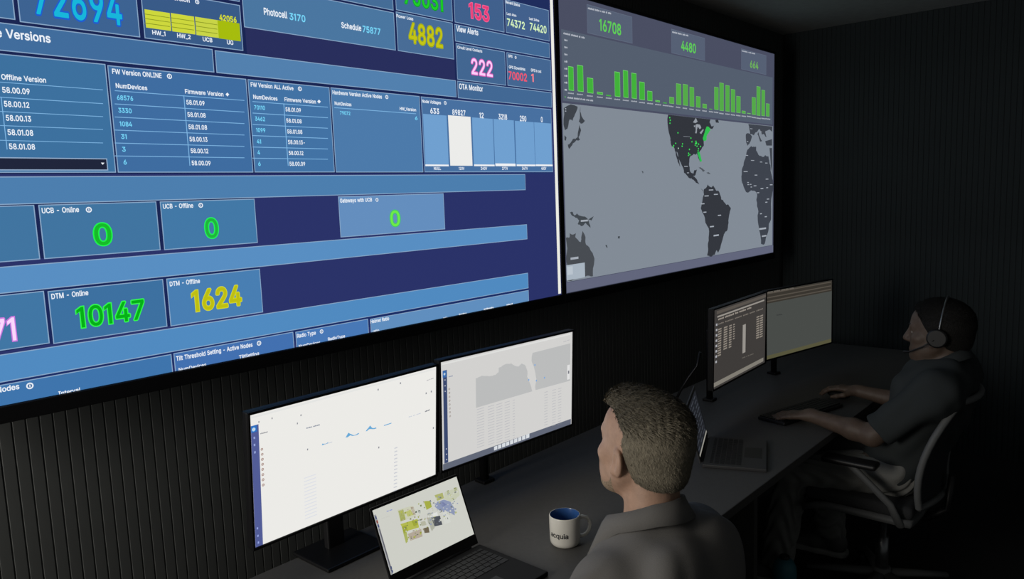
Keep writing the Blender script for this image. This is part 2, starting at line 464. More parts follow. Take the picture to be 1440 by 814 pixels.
('t','Radio Type',943.3,28,1010.8,11.9,(235,242,250),1),
('o',1032.2,33.6,6.5,(235,242,250),3),
('t','Helmet Ratio',1224.8,30,1303.8,11.8,(235,242,250),1),
('t','Interval',281.6,-3.1,330.7,10.3,(235,242,250),1),
('t','NumDevices',574.6,-2.8,652.2,9.6,(235,242,250),1),
('t','TiltSetting',750.1,-0.9,813,10.2,(235,242,250),1),
('t','NumDevices',947,-3.5,1024,9.2,(235,242,250),1),
('t','RadioType',1053.5,0.9,1119.1,9.5,(235,242,250),1),
('t','ratio',1231.4,-2.7,1258.5,9.5,(235,242,250),1),
('r',1555.6,-3.7,1559.6,1.4,(235,242,250),6),
('r',1561,-3.9,1564.9,1.3,(235,242,250),6),
('r',1566.4,-4,1570.4,2.3,(235,242,250),6),
('r',1571.8,-4.1,1575.8,1,(235,242,250),6),
('r',1636.3,-2.1,1641.4,4.3,(235,242,250),6),
('r',1643.2,-2.2,1648.3,3.1,(235,242,250),6),
('r',1650.1,-2.3,1655.2,3,(235,242,250),6),
('r',1657,-2.4,1662.1,4.1,(235,242,250),6),
('r',1663.9,-2.4,1669.1,2.8,(235,242,250),6),
('r',1670.9,-2.5,1676,2.8,(235,242,250),6),
('r',1772,-0.7,1777.9,4.8,(235,242,250),6),
('r',1780,-0.8,1786,4.7,(235,242,250),6),
('r',1788.1,-0.9,1794.1,5.8,(235,242,250),6),
('r',1796.2,-1,1802.2,4.5,(235,242,250),6),
('r',1804.3,-1.1,1810.4,4.4,(235,242,250),6),
('r',1812.5,-1.2,1818.6,5.5,(235,242,250),6),
('r',1820.7,-1.3,1826.8,4.2,(235,242,250),6),
('r',1904.6,-1.7,1910.3,3.9,(235,242,250),6),
('r',1912.3,-1.7,1918.1,5.1,(235,242,250),6),
('r',1920,-1.8,1925.8,3.9,(235,242,250),6),
('r',1927.8,-1.8,1933.6,3.8,(235,242,250),6),
('r',1935.7,-1.9,1941.5,5,(235,242,250),6)]

RIGHT_UI = [
('r',18,827.8,2241.3,1123.4,(84,94,110),1),
('r',207.7,1131.7,576.4,1254.5,(86,96,116),2,(98,108,128)),
('r',947.1,1130.1,1314.1,1250.2,(86,96,116),2,(98,108,128)),
('r',1775.6,1130.3,2139.5,1249,(86,96,116),2,(98,108,128)),
('t','16708',301.2,1157.2,478.1,49.6,(95,205,85),1),
('t','4480',1048.8,1157.5,1210,48.1,(95,205,85),1),
('t','664',1897.7,1153.2,2017.7,41.9,(110,180,85),1),
('r',216,1234.6,220.4,1241.2,(185,190,200),6),
('r',222,1234.8,226.4,1242.9,(185,190,200),6),
('r',228,1234.9,232.4,1241.6,(185,190,200),6),
('r',233.9,1235,238.4,1241.7,(185,190,200),6),
('r',240,1235.2,244.4,1243.3,(185,190,200),6),
('r',246,1235.3,250.4,1242,(185,190,200),6),
('r',252,1235.5,256.5,1242.2,(185,190,200),6),
('r',258.1,1235.6,262.6,1243.8,(185,190,200),6),
('r',269.6,1235.9,274.1,1244.1,(185,190,200),6),
('r',275.7,1236.1,280.2,1242.8,(185,190,200),6),
('r',281.8,1236.2,286.3,1242.9,(185,190,200),6),
('r',288,1236.3,292.5,1244.6,(185,190,200),6),
('r',294.1,1236.5,298.6,1243.2,(185,190,200),6),
('r',300.2,1236.6,304.8,1243.4,(185,190,200),6),
('r',312,1236.9,316.6,1243.7,(185,190,200),6),
('r',323.8,1237.2,328.4,1244,(185,190,200),6),
('r',330.1,1237.4,334.7,1244.2,(185,190,200),6),
('r',336.4,1237.5,341,1245.8,(185,190,200),6),
('r',342.6,1237.7,347.3,1244.5,(185,190,200),6),
('r',354.6,1238,359.3,1244.8,(185,190,200),6),
('r',360.9,1238.1,365.6,1246.5,(185,190,200),6),
('r',373,1238.4,377.7,1245.3,(185,190,200),6),
('r',379.4,1238.6,384.1,1245.4,(185,190,200),6),
('r',385.8,1238.7,390.5,1247.1,(185,190,200),6),
('r',392.2,1238.9,396.9,1245.8,(185,190,200),6),
('r',956.6,1231.5,961.4,1238.6,(185,190,200),6),
('r',963.1,1231.6,967.9,1240.2,(185,190,200),6),
('r',969.6,1231.7,974.4,1238.8,(185,190,200),6),
('r',976.1,1231.8,980.9,1238.9,(185,190,200),6),
('r',982.6,1231.9,987.4,1240.6,(185,190,200),6),
('r',989.1,1232.1,994,1239.2,(185,190,200),6),
('r',995.7,1232.2,1000.5,1239.3,(185,190,200),6),
('r',1002.3,1232.3,1007.1,1241,(185,190,200),6),
('r',1014.8,1232.5,1019.6,1239.7,(185,190,200),6),
('r',1021.4,1232.6,1026.3,1241.4,(185,190,200),6),
('r',1028,1232.8,1032.9,1240,(185,190,200),6),
('r',1034.6,1232.9,1039.6,1240.1,(185,190,200),6),
('r',1041.3,1233,1046.3,1241.8,(185,190,200),6),
('r',1054,1233.2,1059,1240.5,(185,190,200),6),
('r',1066.8,1233.5,1071.8,1240.7,(185,190,200),6),
('r',1073.5,1233.6,1078.5,1240.8,(185,190,200),6),
('r',1080.3,1233.7,1085.3,1242.6,(185,190,200),6),
('r',1087,1233.8,1092.1,1241.1,(185,190,200),6),
('r',1100,1234.1,1105,1241.4,(185,190,200),6),
('r',1106.8,1234.2,1111.9,1241.5,(185,190,200),6),
('r',1113.7,1234.3,1118.7,1243.2,(185,190,200),6),
('r',1120.5,1234.4,1125.6,1241.8,(185,190,200),6),
('r',1782.6,1233.3,1788.9,1240.6,(185,190,200),6),
('r',1791.1,1233.5,1797.3,1239.4,(185,190,200),6),
('r',1799.5,1233.6,1805.8,1239.6,(185,190,200),6),
('r',1808,1233.8,1814.3,1241.1,(185,190,200),6),
('r',1816.5,1234,1822.8,1240,(185,190,200),6),
('r',1825,1234.1,1831.3,1240.2,(185,190,200),6),
('r',1833.6,1234.3,1839.9,1241.7,(185,190,200),6),
('r',1842.1,1234.5,1848.5,1240.5,(185,190,200),6),
('r',1850.7,1234.6,1857.1,1240.7,(185,190,200),6),
('r',1867.1,1235,1873.6,1241,(185,190,200),6),
('r',1883.6,1235.3,1890.1,1241.4,(185,190,200),6),
('r',1892.3,1235.5,1898.8,1241.6,(185,190,200),6),
('r',1901.1,1235.6,1907.6,1243.1,(185,190,200),6),
('r',1909.8,1235.8,1916.4,1241.9,(185,190,200),6),
('r',1926.6,1236.1,1933.1,1242.3,(185,190,200),6),
('r',1935.4,1236.3,1942,1243.8,(185,190,200),6),
('r',1944.3,1236.5,1950.8,1242.6,(185,190,200),6),
('r',1953.2,1236.7,1959.7,1242.8,(185,190,200),6),
('r',1962.1,1236.8,1968.7,1244.4,(185,190,200),6),
('r',32.7,1104.3,37.2,1110.7,(185,190,200),6),
('r',38.8,1104.3,43.3,1112.2,(185,190,200),6),
('r',44.8,1104.3,49.3,1110.8,(185,190,200),6),
('r',50.9,1104.3,55.4,1110.8,(185,190,200),6),
('r',57,1104.3,61.5,1112.2,(185,190,200),6),
('r',63.1,1104.3,67.6,1110.8,(185,190,200),6),
('r',69.2,1104.3,73.7,1110.8,(185,190,200),6),
('r',75.4,1104.3,79.9,1112.2,(185,190,200),6),
('r',87.1,1104.3,91.6,1110.8,(185,190,200),6),
('r',93.3,1104.3,97.9,1112.3,(185,190,200),6),
('r',99.5,1104.3,104.1,1110.9,(185,190,200),6),
('r',105.7,1104.3,110.3,1110.9,(185,190,200),6),
('r',112,1104.3,116.6,1112.3,(185,190,200),6),
('r',118.2,1104.3,122.8,1110.9,(185,190,200),6),
('r',124.5,1104.4,129.1,1110.9,(185,190,200),6),
('r',130.8,1104.4,135.5,1112.4,(185,190,200),6),
('r',142.8,1104.4,147.5,1110.9,(185,190,200),6),
('r',149.2,1104.4,153.9,1112.4,(185,190,200),6),
('r',161.3,1104.4,166,1111,(185,190,200),6),
('r',167.7,1104.4,172.4,1111,(185,190,200),6),
('r',174.1,1104.4,178.9,1112.4,(185,190,200),6),
('r',180.5,1104.4,185.3,1111,(185,190,200),6),
('r',38.2,1077.2,43.7,1085.1,(185,190,200),6),
('r',45.6,1077.5,51.1,1083.9,(185,190,200),6),
('r',53.1,1077.8,58.6,1084.2,(185,190,200),6),
('r',36.9,1047.8,42.4,1055.6,(185,190,200),6),
('r',44.3,1048,49.8,1054.4,(185,190,200),6),
('r',51.7,1048.2,57.3,1054.7,(185,190,200),6),
('r',35.6,1018.2,41.1,1026.1,(185,190,200),6),
('r',43,1018.4,48.5,1024.9,(185,190,200),6),
('r',50.4,1018.6,55.9,1025.1,(185,190,200),6),
('r',34.5,988.7,42.7,995.2,(185,190,200),6),
('r',45.7,988.9,54,996.8,(185,190,200),6),
('r',33.2,959.1,41.4,965.5,(185,190,200),6),
('r',44.4,959.2,52.6,967.1,(185,190,200),6),
('r',31.8,929.4,40.1,935.9,(185,190,200),6),
('r',43,929.4,51.3,937.3,(185,190,200),6),
('r',30.5,901,38.8,907.5,(185,190,200),6),
('r',41.7,900.9,50,908.9,(185,190,200),6),
('r',30.1,871.1,46.6,877.7,(185,190,200),6),
('r',59.7,874.6,97.3,975.5,(66,178,58),3,(125,215,115)),
('r',125.3,875.4,168.6,987.5,(66,178,58),3,(125,215,115)),
('r',197.5,874.2,243.4,940.5,(66,178,58),3,(125,215,115)),
('r',272.2,874.1,318.2,884.7,(66,178,58),3,(125,215,115)),
('r',343.7,874.8,385.1,873.9,(66,178,58),3,(125,215,115)),
('r',416.5,874.6,461.9,987.3,(66,178,58),3,(125,215,115)),
('r',489.1,875.2,531.7,1000.8,(66,178,58),3,(125,215,115)),
('r',561.9,875.9,606.3,995.4,(66,178,58),3,(125,215,115)),
('r',631.7,875,680.3,960.2,(66,178,58),3,(125,215,115)),
('r',705.3,875.3,752.1,922.5,(66,178,58),3,(125,215,115)),
('r',781.2,874.7,824.3,882.7,(66,178,58),3,(125,215,115)),
('r',855.7,874.7,895.5,874.5,(66,178,58),3,(125,215,115)),
('r',920.4,875.5,968.7,909,(84,170,72),3,(120,190,110)),
('r',992.2,875.5,1043.9,982.4,(84,170,72),3,(120,190,110)),
('r',1064.5,875.3,1117.8,985.3,(84,170,72),3,(120,190,110)),
('r',1136.8,874.6,1186.7,976.5,(84,170,72),3,(120,190,110)),
('r',1208.9,874,1259.1,933.1,(84,170,72),3,(120,190,110)),
('r',1283.3,874.3,1333.5,897.7,(84,170,72),3,(120,190,110)),
('r',1361.9,874,1400.2,873.4,(84,170,72),3,(120,190,110)),
('r',1424.3,875,1476.5,999.9,(84,170,72),3,(120,190,110)),
('r',1489.1,872.7,1542.6,1028.8,(84,170,72),3,(120,190,110)),
('r',1565.4,873.5,1618.5,1021.2,(84,170,72),3,(120,190,110)),
('r',1637.4,873.2,1692.2,1004.6,(84,170,72),3,(120,190,110)),
('r',1709.2,873.6,1765.6,970.2,(84,170,72),3,(120,190,110)),
('r',1783,873.9,1836.2,889.5,(84,170,72),3,(120,190,110)),
('r',1858.6,876,1908.6,880.7,(84,170,72),3,(120,190,110)),
('r',1926.2,874.3,1982.7,979.4,(84,170,72),3,(120,190,110)),
('r',1995.2,873.2,2051.4,1050.1,(84,170,72),3,(120,190,110)),
('r',2068.8,875,2121.5,1034,(84,170,72),3,(120,190,110)),
('r',2140.1,875.9,2193.3,955.5,(84,170,72),3,(120,190,110)),
('r',52.8,859.9,56.8,864.3,(175,180,190),6),
('r',58.2,860,62.2,865.3,(175,180,190),6),
('r',63.6,860,67.5,864.4,(175,180,190),6),
('r',69,860.1,72.9,864.5,(175,180,190),6),
('r',74.4,860.2,78.4,865.5,(175,180,190),6),
('r',79.8,860.3,83.8,864.6,(175,180,190),6),
('r',85.2,860.3,89.2,864.7,(175,180,190),6),
('r',90.7,860.4,94.7,865.8,(175,180,190),6),
('r',118,860.1,122.1,864.5,(175,180,190),6),
('r',123.6,860.1,127.7,865.6,(175,180,190),6),
('r',129.1,860.2,133.2,864.7,(175,180,190),6),
('r',134.6,860.3,138.8,864.7,(175,180,190),6),
('r',140.2,860.4,144.4,865.8,(175,180,190),6),
('r',145.8,860.4,149.9,864.9,(175,180,190),6),
('r',151.4,860.5,155.5,865,(175,180,190),6),
('r',157,860.6,161.2,866,(175,180,190),6),
('r',192.3,858.7,196.6,863.2,(175,180,190),6),
('r',198.1,858.8,202.3,864.3,(175,180,190),6),
('r',203.8,858.8,208,863.4,(175,180,190),6),
('r',209.5,858.9,213.8,863.4,(175,180,190),6),
('r',215.3,859,219.6,864.5,(175,180,190),6),
('r',221,859.1,225.3,863.6,(175,180,190),6),
('r',226.8,859.1,231.1,863.7,(175,180,190),6),
('r',232.6,859.2,236.9,864.7,(175,180,190),6),
('r',269.2,858.7,273.6,863.3,(175,180,190),6),
('r',275.2,858.8,279.5,864.4,(175,180,190),6),
('r',281.1,858.8,285.5,863.4,(175,180,190),6),
('r',287,858.9,291.4,863.5,(175,180,190),6),
('r',293,859,297.4,864.6,(175,180,190),6),
('r',298.9,859.1,303.4,863.7,(175,180,190),6),
('r',304.9,859.1,309.3,863.7,(175,180,190),6),
('r',310.9,859.2,315.4,864.8,(175,180,190),6),
('r',341.1,859.6,345.7,864.2,(175,180,190),6),
('r',347.3,859.6,351.8,865.3,(175,180,190),6),
('r',353.3,859.7,357.9,864.4,(175,180,190),6),
('r',359.5,859.8,364,864.5,(175,180,190),6),
('r',365.6,859.9,370.2,865.6,(175,180,190),6),
('r',371.8,859.9,376.3,864.6,(175,180,190),6),
('r',377.9,860,382.5,864.7,(175,180,190),6),
('r',384.2,860.1,388.7,865.8,(175,180,190),6),
('r',410,858.6,414.6,863.4,(175,180,190),6),
('r',416.3,858.7,420.9,864.5,(175,180,190),6),
('r',422.6,858.8,427.2,863.5,(175,180,190),6),
('r',428.9,858.9,433.6,863.6,(175,180,190),6),
('r',435.2,858.9,439.9,864.7,(175,180,190),6),
('r',441.5,859,446.2,863.8,(175,180,190),6),
('r',447.9,859.1,452.6,863.9,(175,180,190),6),
('r',454.3,859.2,459,865,(175,180,190),6),
('r',482.3,859.3,487.1,864.1,(175,180,190),6),
('r',488.8,859.3,493.6,865.2,(175,180,190),6),
('r',495.3,859.4,500.1,864.2,(175,180,190),6),
('r',501.8,859.5,506.6,864.3,(175,180,190),6),
('r',508.3,859.6,513.2,865.4,(175,180,190),6),
('r',514.8,859.6,519.7,864.5,(175,180,190),6),
('r',521.4,859.7,526.3,864.6,(175,180,190),6),
('r',528,859.8,532.9,865.7,(175,180,190),6),
('r',555.5,859.8,560.4,864.7,(175,180,190),6),
('r',562.2,859.9,567.1,865.8,(175,180,190),6),
('r',568.9,860,573.8,864.8,(175,180,190),6),
('r',575.6,860,580.5,864.9,(175,180,190),6),
('r',582.3,860.1,587.3,866.1,(175,180,190),6),
('r',589,860.2,594,865.1,(175,180,190),6),
('r',595.8,860.3,600.8,865.2,(175,180,190),6),
('r',602.6,860.3,607.6,866.3,(175,180,190),6),
('r',626.6,858.6,631.6,863.5,(175,180,190),6),
('r',633.4,858.6,638.5,864.7,(175,180,190),6),
('r',640.3,858.7,645.4,863.7,(175,180,190),6),
('r',647.2,858.8,652.3,863.8,(175,180,190),6),
('r',654.1,858.9,659.3,864.9,(175,180,190),6),
('r',661.1,859,666.2,863.9,(175,180,190),6),
('r',668,859,673.2,864,(175,180,190),6),
('r',675,859.1,680.2,865.2,(175,180,190),6),
('r',701.3,858.9,706.5,863.9,(175,180,190),6),
('r',708.3,859,713.6,865.1,(175,180,190),6),
('r',715.4,859.1,720.7,864.1,(175,180,190),6),
('r',722.5,859.2,727.8,864.2,(175,180,190),6),
('r',729.7,859.2,735,865.4,(175,180,190),6),
('r',736.8,859.3,742.1,864.4,(175,180,190),6),
('r',744,859.4,749.3,864.4,(175,180,190),6),
('r',751.2,859.5,756.5,865.6,(175,180,190),6),
('r',778.2,858.5,783.6,863.6,(175,180,190),6),
('r',785.5,858.6,790.9,864.8,(175,180,190),6),
('r',792.8,858.7,798.3,863.8,(175,180,190),6),
('r',800.2,858.7,805.6,863.9,(175,180,190),6),
('r',807.5,858.8,813,865.1,(175,180,190),6),
('r',814.9,858.9,820.4,864,(175,180,190),6),
('r',822.3,859,827.8,864.1,(175,180,190),6),
('r',829.7,859.1,835.2,865.3,(175,180,190),6),
('r',852.9,858.6,858.4,863.7,(175,180,190),6),
('r',860.4,858.6,866,865,(175,180,190),6),
('r',867.9,858.7,873.5,863.9,(175,180,190),6),
('r',875.5,858.8,881.1,864,(175,180,190),6),
('r',883,858.9,888.7,865.2,(175,180,190),6),
('r',890.6,859,896.3,864.2,(175,180,190),6),
('r',898.2,859,903.9,864.3,(175,180,190),6),
('r',905.9,859.1,911.6,865.5,(175,180,190),6),
('r',916.6,858.6,920.8,863.8,(175,180,190),6),
('r',922.3,858.5,926.5,864.9,(175,180,190),6),
('r',927.9,858.5,932.2,863.7,(175,180,190),6),
('r',933.6,858.4,937.8,863.7,(175,180,190),6),
('r',939.3,858.4,943.6,864.8,(175,180,190),6),
('r',945,858.3,949.3,863.6,(175,180,190),6),
('r',950.8,858.3,955,863.6,(175,180,190),6),
('r',956.5,858.2,960.8,864.7,(175,180,190),6),
('r',987.1,858.1,991.4,863.4,(175,180,190),6),
('r',992.9,858.1,997.2,864.5,(175,180,190),6),
('r',998.7,858,1003,863.3,(175,180,190),6),
('r',1004.6,858,1008.9,863.3,(175,180,190),6),
('r',1010.4,857.9,1014.8,864.4,(175,180,190),6),
('r',1016.3,857.9,1020.6,863.2,(175,180,190),6),
('r',1022.2,857.8,1026.5,863.2,(175,180,190),6),
('r',1028.1,857.8,1032.4,864.3,(175,180,190),6),
('r',1059.4,857.6,1063.9,863,(175,180,190),6),
('r',1065.4,857.6,1069.9,864.2,(175,180,190),6),
('r',1071.4,857.6,1075.9,862.9,(175,180,190),6),
('r',1077.4,857.5,1081.9,862.9,(175,180,190),6),
('r',1083.4,857.5,1087.9,864,(175,180,190),6),
('r',1089.5,857.4,1093.9,862.8,(175,180,190),6),
('r',1095.5,857.4,1100,862.8,(175,180,190),6),
('r',1101.6,857.3,1106.1,863.9,(175,180,190),6),
('r',1132.1,857.1,1136.6,862.5,(175,180,190),6),
('r',1138.2,857,1142.8,863.7,(175,180,190),6),
('r',1144.4,857,1148.9,862.4,(175,180,190),6),
('r',1150.5,856.9,1155.1,862.4,(175,180,190),6),
('r',1156.7,856.9,1161.3,863.5,(175,180,190),6),
('r',1162.9,856.8,1167.5,862.3,(175,180,190),6),
('r',1169.1,856.8,1173.7,862.3,(175,180,190),6),
('r',1175.4,856.7,1180,863.4,(175,180,190),6),
('r',1204.9,856.4,1209.6,861.9,(175,180,190),6),
('r',1211.2,856.3,1215.9,863.1,(175,180,190),6),
('r',1217.5,856.3,1222.2,861.8,(175,180,190),6),
('r',1223.9,856.2,1228.6,861.8,(175,180,190),6),
('r',1230.2,856.2,1234.9,862.9,(175,180,190),6),
('r',1236.6,856.1,1241.3,861.7,(175,180,190),6),
('r',1243,856.1,1247.7,861.6,(175,180,190),6),
('r',1249.4,856,1254.1,862.8,(175,180,190),6),
('r',1279.7,856.5,1284.5,862.1,(175,180,190),6),
('r',1286.2,856.5,1291,863.3,(175,180,190),6),
('r',1292.7,856.4,1297.5,862,(175,180,190),6),
('r',1299.2,856.4,1304,862,(175,180,190),6),
('r',1305.7,856.3,1310.6,863.2,(175,180,190),6),
('r',1312.3,856.2,1317.1,861.9,(175,180,190),6),
('r',1318.8,856.2,1323.7,861.8,(175,180,190),6),
('r',1325.4,856.1,1330.3,863,(175,180,190),6),
('r',1358.5,856.8,1363.4,862.4,(175,180,190),6),
('r',1365.2,856.7,1370.1,863.6,(175,180,190),6),
('r',1371.8,856.6,1376.8,862.3,(175,180,190),6),
('r',1378.5,856.6,1383.5,862.3,(175,180,190),6),
('r',1385.2,856.5,1390.2,863.5,(175,180,190),6),
('r',1392,856.5,1397,862.2,(175,180,190),6),
('r',1398.7,856.4,1403.7,862.2,(175,180,190),6),
('r',1405.5,856.4,1410.5,863.4,(175,180,190),6),
('r',1420,856.8,1425.1,862.5,(175,180,190),6),
('r',1426.8,856.7,1431.9,863.7,(175,180,190),6),
('r',1433.6,856.7,1438.7,862.4,(175,180,190),6),
('r',1440.5,856.6,1445.6,862.4,(175,180,190),6),
('r',1447.4,856.6,1452.4,863.6,(175,180,190),6),
('r',1454.2,856.5,1459.3,862.3,(175,180,190),6),
('r',1461.1,856.5,1466.2,862.2,(175,180,190),6),
('r',1468,856.4,1473.1,863.5,(175,180,190),6),
('r',1484.9,854.3,1490,860.1,(175,180,190),6),
('r',1491.8,854.2,1497,861.3,(175,180,190),6),
('r',1498.8,854.2,1504,860,(175,180,190),6),
('r',1505.8,854.1,1511,859.9,(175,180,190),6),
('r',1512.8,854,1518,861.1,(175,180,190),6),
('r',1519.8,854,1525.1,859.8,(175,180,190),6),
('r',1526.9,853.9,1532.1,859.8,(175,180,190),6),
('r',1534,853.9,1539.2,861,(175,180,190),6),
('r',1561.4,854.9,1566.7,860.8,(175,180,190),6),
('r',1568.5,854.9,1573.8,862.1,(175,180,190),6),
('r',1575.7,854.8,1581,860.7,(175,180,190),6),
('r',1582.9,854.8,1588.2,860.7,(175,180,190),6),
('r',1590.1,854.7,1595.4,861.9,(175,180,190),6),
('r',1597.3,854.7,1602.7,860.6,(175,180,190),6),
('r',1604.5,854.6,1609.9,860.5,(175,180,190),6),
('r',1611.8,854.5,1617.2,861.8,(175,180,190),6),
('r',1633.7,854.4,1639.1,860.3,(175,180,190),6),
('r',1641,854.3,1646.4,861.6,(175,180,190),6),
('r',1648.4,854.3,1653.8,860.2,(175,180,190),6),
('r',1655.7,854.2,1661.2,860.2,(175,180,190),6),
('r',1663.1,854.1,1668.6,861.4,(175,180,190),6),
('r',1670.5,854.1,1676,860.1,(175,180,190),6),
('r',1677.9,854,1683.4,860,(175,180,190),6),
('r',1685.4,854,1690.9,861.3,(175,180,190),6),
('r',1705.6,854.6,1711.2,860.6,(175,180,190),6),
('r',1713.1,854.5,1718.7,861.9,(175,180,190),6),
('r',1720.7,854.5,1726.2,860.5,(175,180,190),6),
('r',1728.2,854.4,1733.8,860.5,(175,180,190),6),
('r',1735.8,854.4,1741.4,861.8,(175,180,190),6),
('r',1743.4,854.3,1749,860.4,(175,180,190),6),
('r',1751,854.3,1756.6,860.3,(175,180,190),6),
('r',1758.6,854.2,1764.2,861.6,(175,180,190),6),
('r',1779.3,854.8,1785,860.9,(175,180,190),6),
('r',1787,854.8,1792.7,862.2,(175,180,190),6),
('r',1794.7,854.7,1800.5,860.8,(175,180,190),6),
('r',1802.5,854.7,1808.2,860.8,(175,180,190),6),
('r',1810.2,854.6,1816,862.1,(175,180,190),6),
('r',1818,854.5,1823.8,860.7,(175,180,190),6),
('r',1825.8,854.5,1831.6,860.6,(175,180,190),6),
('r',1833.6,854.4,1839.4,861.9,(175,180,190),6),
('r',1854.9,857,1860.7,863.1,(175,180,190),6),
('r',1862.8,856.9,1868.6,864.4,(175,180,190),6),
('r',1870.7,856.9,1876.5,863,(175,180,190),6),
('r',1878.6,856.8,1884.5,863,(175,180,190),6),
('r',1886.5,856.7,1892.4,864.3,(175,180,190),6),
('r',1894.5,856.7,1900.4,862.9,(175,180,190),6),
('r',1902.5,856.6,1908.4,862.8,(175,180,190),6),
('r',1910.5,856.6,1916.4,864.2,(175,180,190),6),
('r',1923.1,854.9,1929.1,861.1,(175,180,190),6),
('r',1931.2,854.8,1937.1,862.4,(175,180,190),6),
('r',1939.3,854.7,1945.2,861,(175,180,190),6),
('r',1947.4,854.7,1953.4,860.9,(175,180,190),6),
('r',1955.5,854.6,1961.5,862.3,(175,180,190),6),
('r',1963.6,854.6,1969.7,860.8,(175,180,190),6),
('r',1971.8,854.5,1977.8,860.8,(175,180,190),6),
('r',1980,854.4,1986,862.1,(175,180,190),6),
('r',1992.9,853.7,1999,860,(175,180,190),6),
('r',2001.1,853.6,2007.2,861.3,(175,180,190),6),
('r',2009.4,853.5,2015.5,859.9,(175,180,190),6),
('r',2017.7,853.5,2023.8,859.8,(175,180,190),6),
('r',2026,853.4,2032.1,861.1,(175,180,190),6),
('r',2034.3,853.3,2040.5,859.7,(175,180,190),6),
('r',2042.7,853.3,2048.8,859.6,(175,180,190),6),
('r',2051,853.2,2057.2,861,(175,180,190),6),
('r',2066.6,855.5,2072.8,861.9,(175,180,190),6),
('r',2075,855.4,2081.3,863.2,(175,180,190),6),
('r',2083.5,855.4,2089.8,861.8,(175,180,190),6),
('r',2092,855.3,2098.3,861.7,(175,180,190),6),
('r',2100.5,855.2,2106.8,863.1,(175,180,190),6),
('r',2109,855.2,2115.3,861.6,(175,180,190),6),
('r',2117.5,855.1,2123.9,861.5,(175,180,190),6),
('r',2126.1,855.1,2132.5,862.9,(175,180,190),6),
('r',2137.1,856.1,2143.5,862.6,(175,180,190),6),
('r',2145.8,856,2152.2,863.9,(175,180,190),6),
('r',2154.4,856,2160.8,862.5,(175,180,190),6),
('r',2163.1,855.9,2169.5,862.4,(175,180,190),6),
('r',2171.8,855.9,2178.2,863.8,(175,180,190),6),
('r',2180.5,855.8,2187,862.3,(175,180,190),6),
('r',2189.2,855.7,2195.7,862.2,(175,180,190),6),
('r',2198,855.7,2204.5,863.6,(175,180,190),6),
('r',29.3,842.9,38.1,846.3,(90,190,80),3),
('r',48.6,839.7,52.4,845.7,(185,190,200),6),
('r',53.8,839.6,57.6,847,(185,190,200),6),
('r',59,839.6,62.8,845.7,(185,190,200),6),
('r',64.2,839.6,68,845.7,(185,190,200),6),
('r',69.4,839.6,73.3,847,(185,190,200),6),
('r',74.6,839.6,78.5,845.6,(185,190,200),6),
('r',79.9,839.6,83.8,845.6,(185,190,200),6),
('r',85.2,839.6,89.1,847,(185,190,200),6),
('r',95.2,839.6,99.1,845.6,(185,190,200),6),
('r',100.5,839.5,104.5,847,(185,190,200),6),
('r',105.8,839.5,109.7,845.6,(185,190,200),6),
('r',111.1,839.5,115.1,845.6,(185,190,200),6),
('r',116.5,839.5,120.5,847,(185,190,200),6),
('r',121.8,839.5,125.8,845.6,(185,190,200),6),
('r',127.2,839.5,131.2,845.6,(185,190,200),6),
('r',132.6,839.5,136.6,847,(185,190,200),6),
('r',142.8,839.5,146.8,845.6,(185,190,200),6),
('r',148.3,839.5,152.3,846.9,(185,190,200),6),
('r',158.6,839.4,162.6,845.6,(185,190,200),6),
('r',164,839.4,168.1,845.6,(185,190,200),6),
('r',169.5,839.4,173.6,846.9,(185,190,200),6),
('r',175,839.4,179,845.6,(185,190,200),6),
('r',185.4,839.4,189.5,845.6,(185,190,200),6),
('r',196,839.4,200.1,846.9,(185,190,200),6),
('r',201.5,839.3,205.6,845.6,(185,190,200),6),
('r',207,839.3,211.2,845.6,(185,190,200),6),
('r',217.6,839.3,221.8,845.6,(185,190,200),6),
('r',223.2,839.3,227.4,845.6,(185,190,200),6),
('r',228.9,839.3,233,846.9,(185,190,200),6),
('r',234.5,839.3,238.6,845.5,(185,190,200),6),
('r',11.2,50.2,2251.1,818.2,(130,139,150),2),
('r',8.2,2.5,2268.1,47.8,(98,102,124),2),
('p',[(906.3,817.7),(1378.5,817.6),(1365.7,800.9),(1391,778.9),(1423.2,789.1),(1397.3,764.7),(1368,769.3),(1339.9,735.3),(1314.6,712.6),(1295.8,694.9),(1296.8,672),(1264.5,647.2),(1246,636.6),(1263.8,585.5),(1251.4,579.7),(1225,613.5),(1215.5,625.8),(1191.4,621.5),(1158,614.8),(1131.9,601),(1125.5,561.8),(1142.6,525.4),(1172.1,516.9),(1184.3,536.7),(1214.4,539.6),(1198.4,511.1),(1168.4,504.4),(1216.2,482.5),(1240.2,458.2),(1207.5,466.6),(1177.6,481.7),(1148,493.3),(1107.1,504.7),(1066.9,523.8),(1061.5,544.8),(1028.1,580.4),(1000.8,626.5),(989.8,631.7),(1022.2,569.4),(1025.3,552.9),(1001.1,580.1),(981.7,615.3),(969.1,647.5),(940.8,656.6),(926.2,689.4),(911.9,726.2)],(50,53,60),3),
('p',[(1436.3,817),(1469,821.6),(1482,803.4),(1442.7,803.4)],(50,53,60),3),
('p',[(1172.3,791.7),(1205.9,816.8),(1224.9,797),(1199.6,789.1)],(150,156,165),4),
('p',[(1199.4,776.2),(1217.5,785.4),(1253.8,781.4),(1265.8,765),(1247.4,758.6),(1229.4,771.9),(1217.2,757.3),(1210.9,734.6),(1196.5,736.9)],(150,156,165),4),
('p',[(1247.2,738.8),(1290.3,762),(1294,754.8),(1265.4,732.6)],(150,156,165),4),
('p',[(1181.6,775.4),(1193.5,775.9),(1193.3,767.6),(1183.8,767.1)],(150,156,165),4),
('p',[(1232.8,553.9),(1275.7,545.4),(1310.4,531.1),(1294.1,528.2),(1263.3,539.7)],(80,85,93),3),
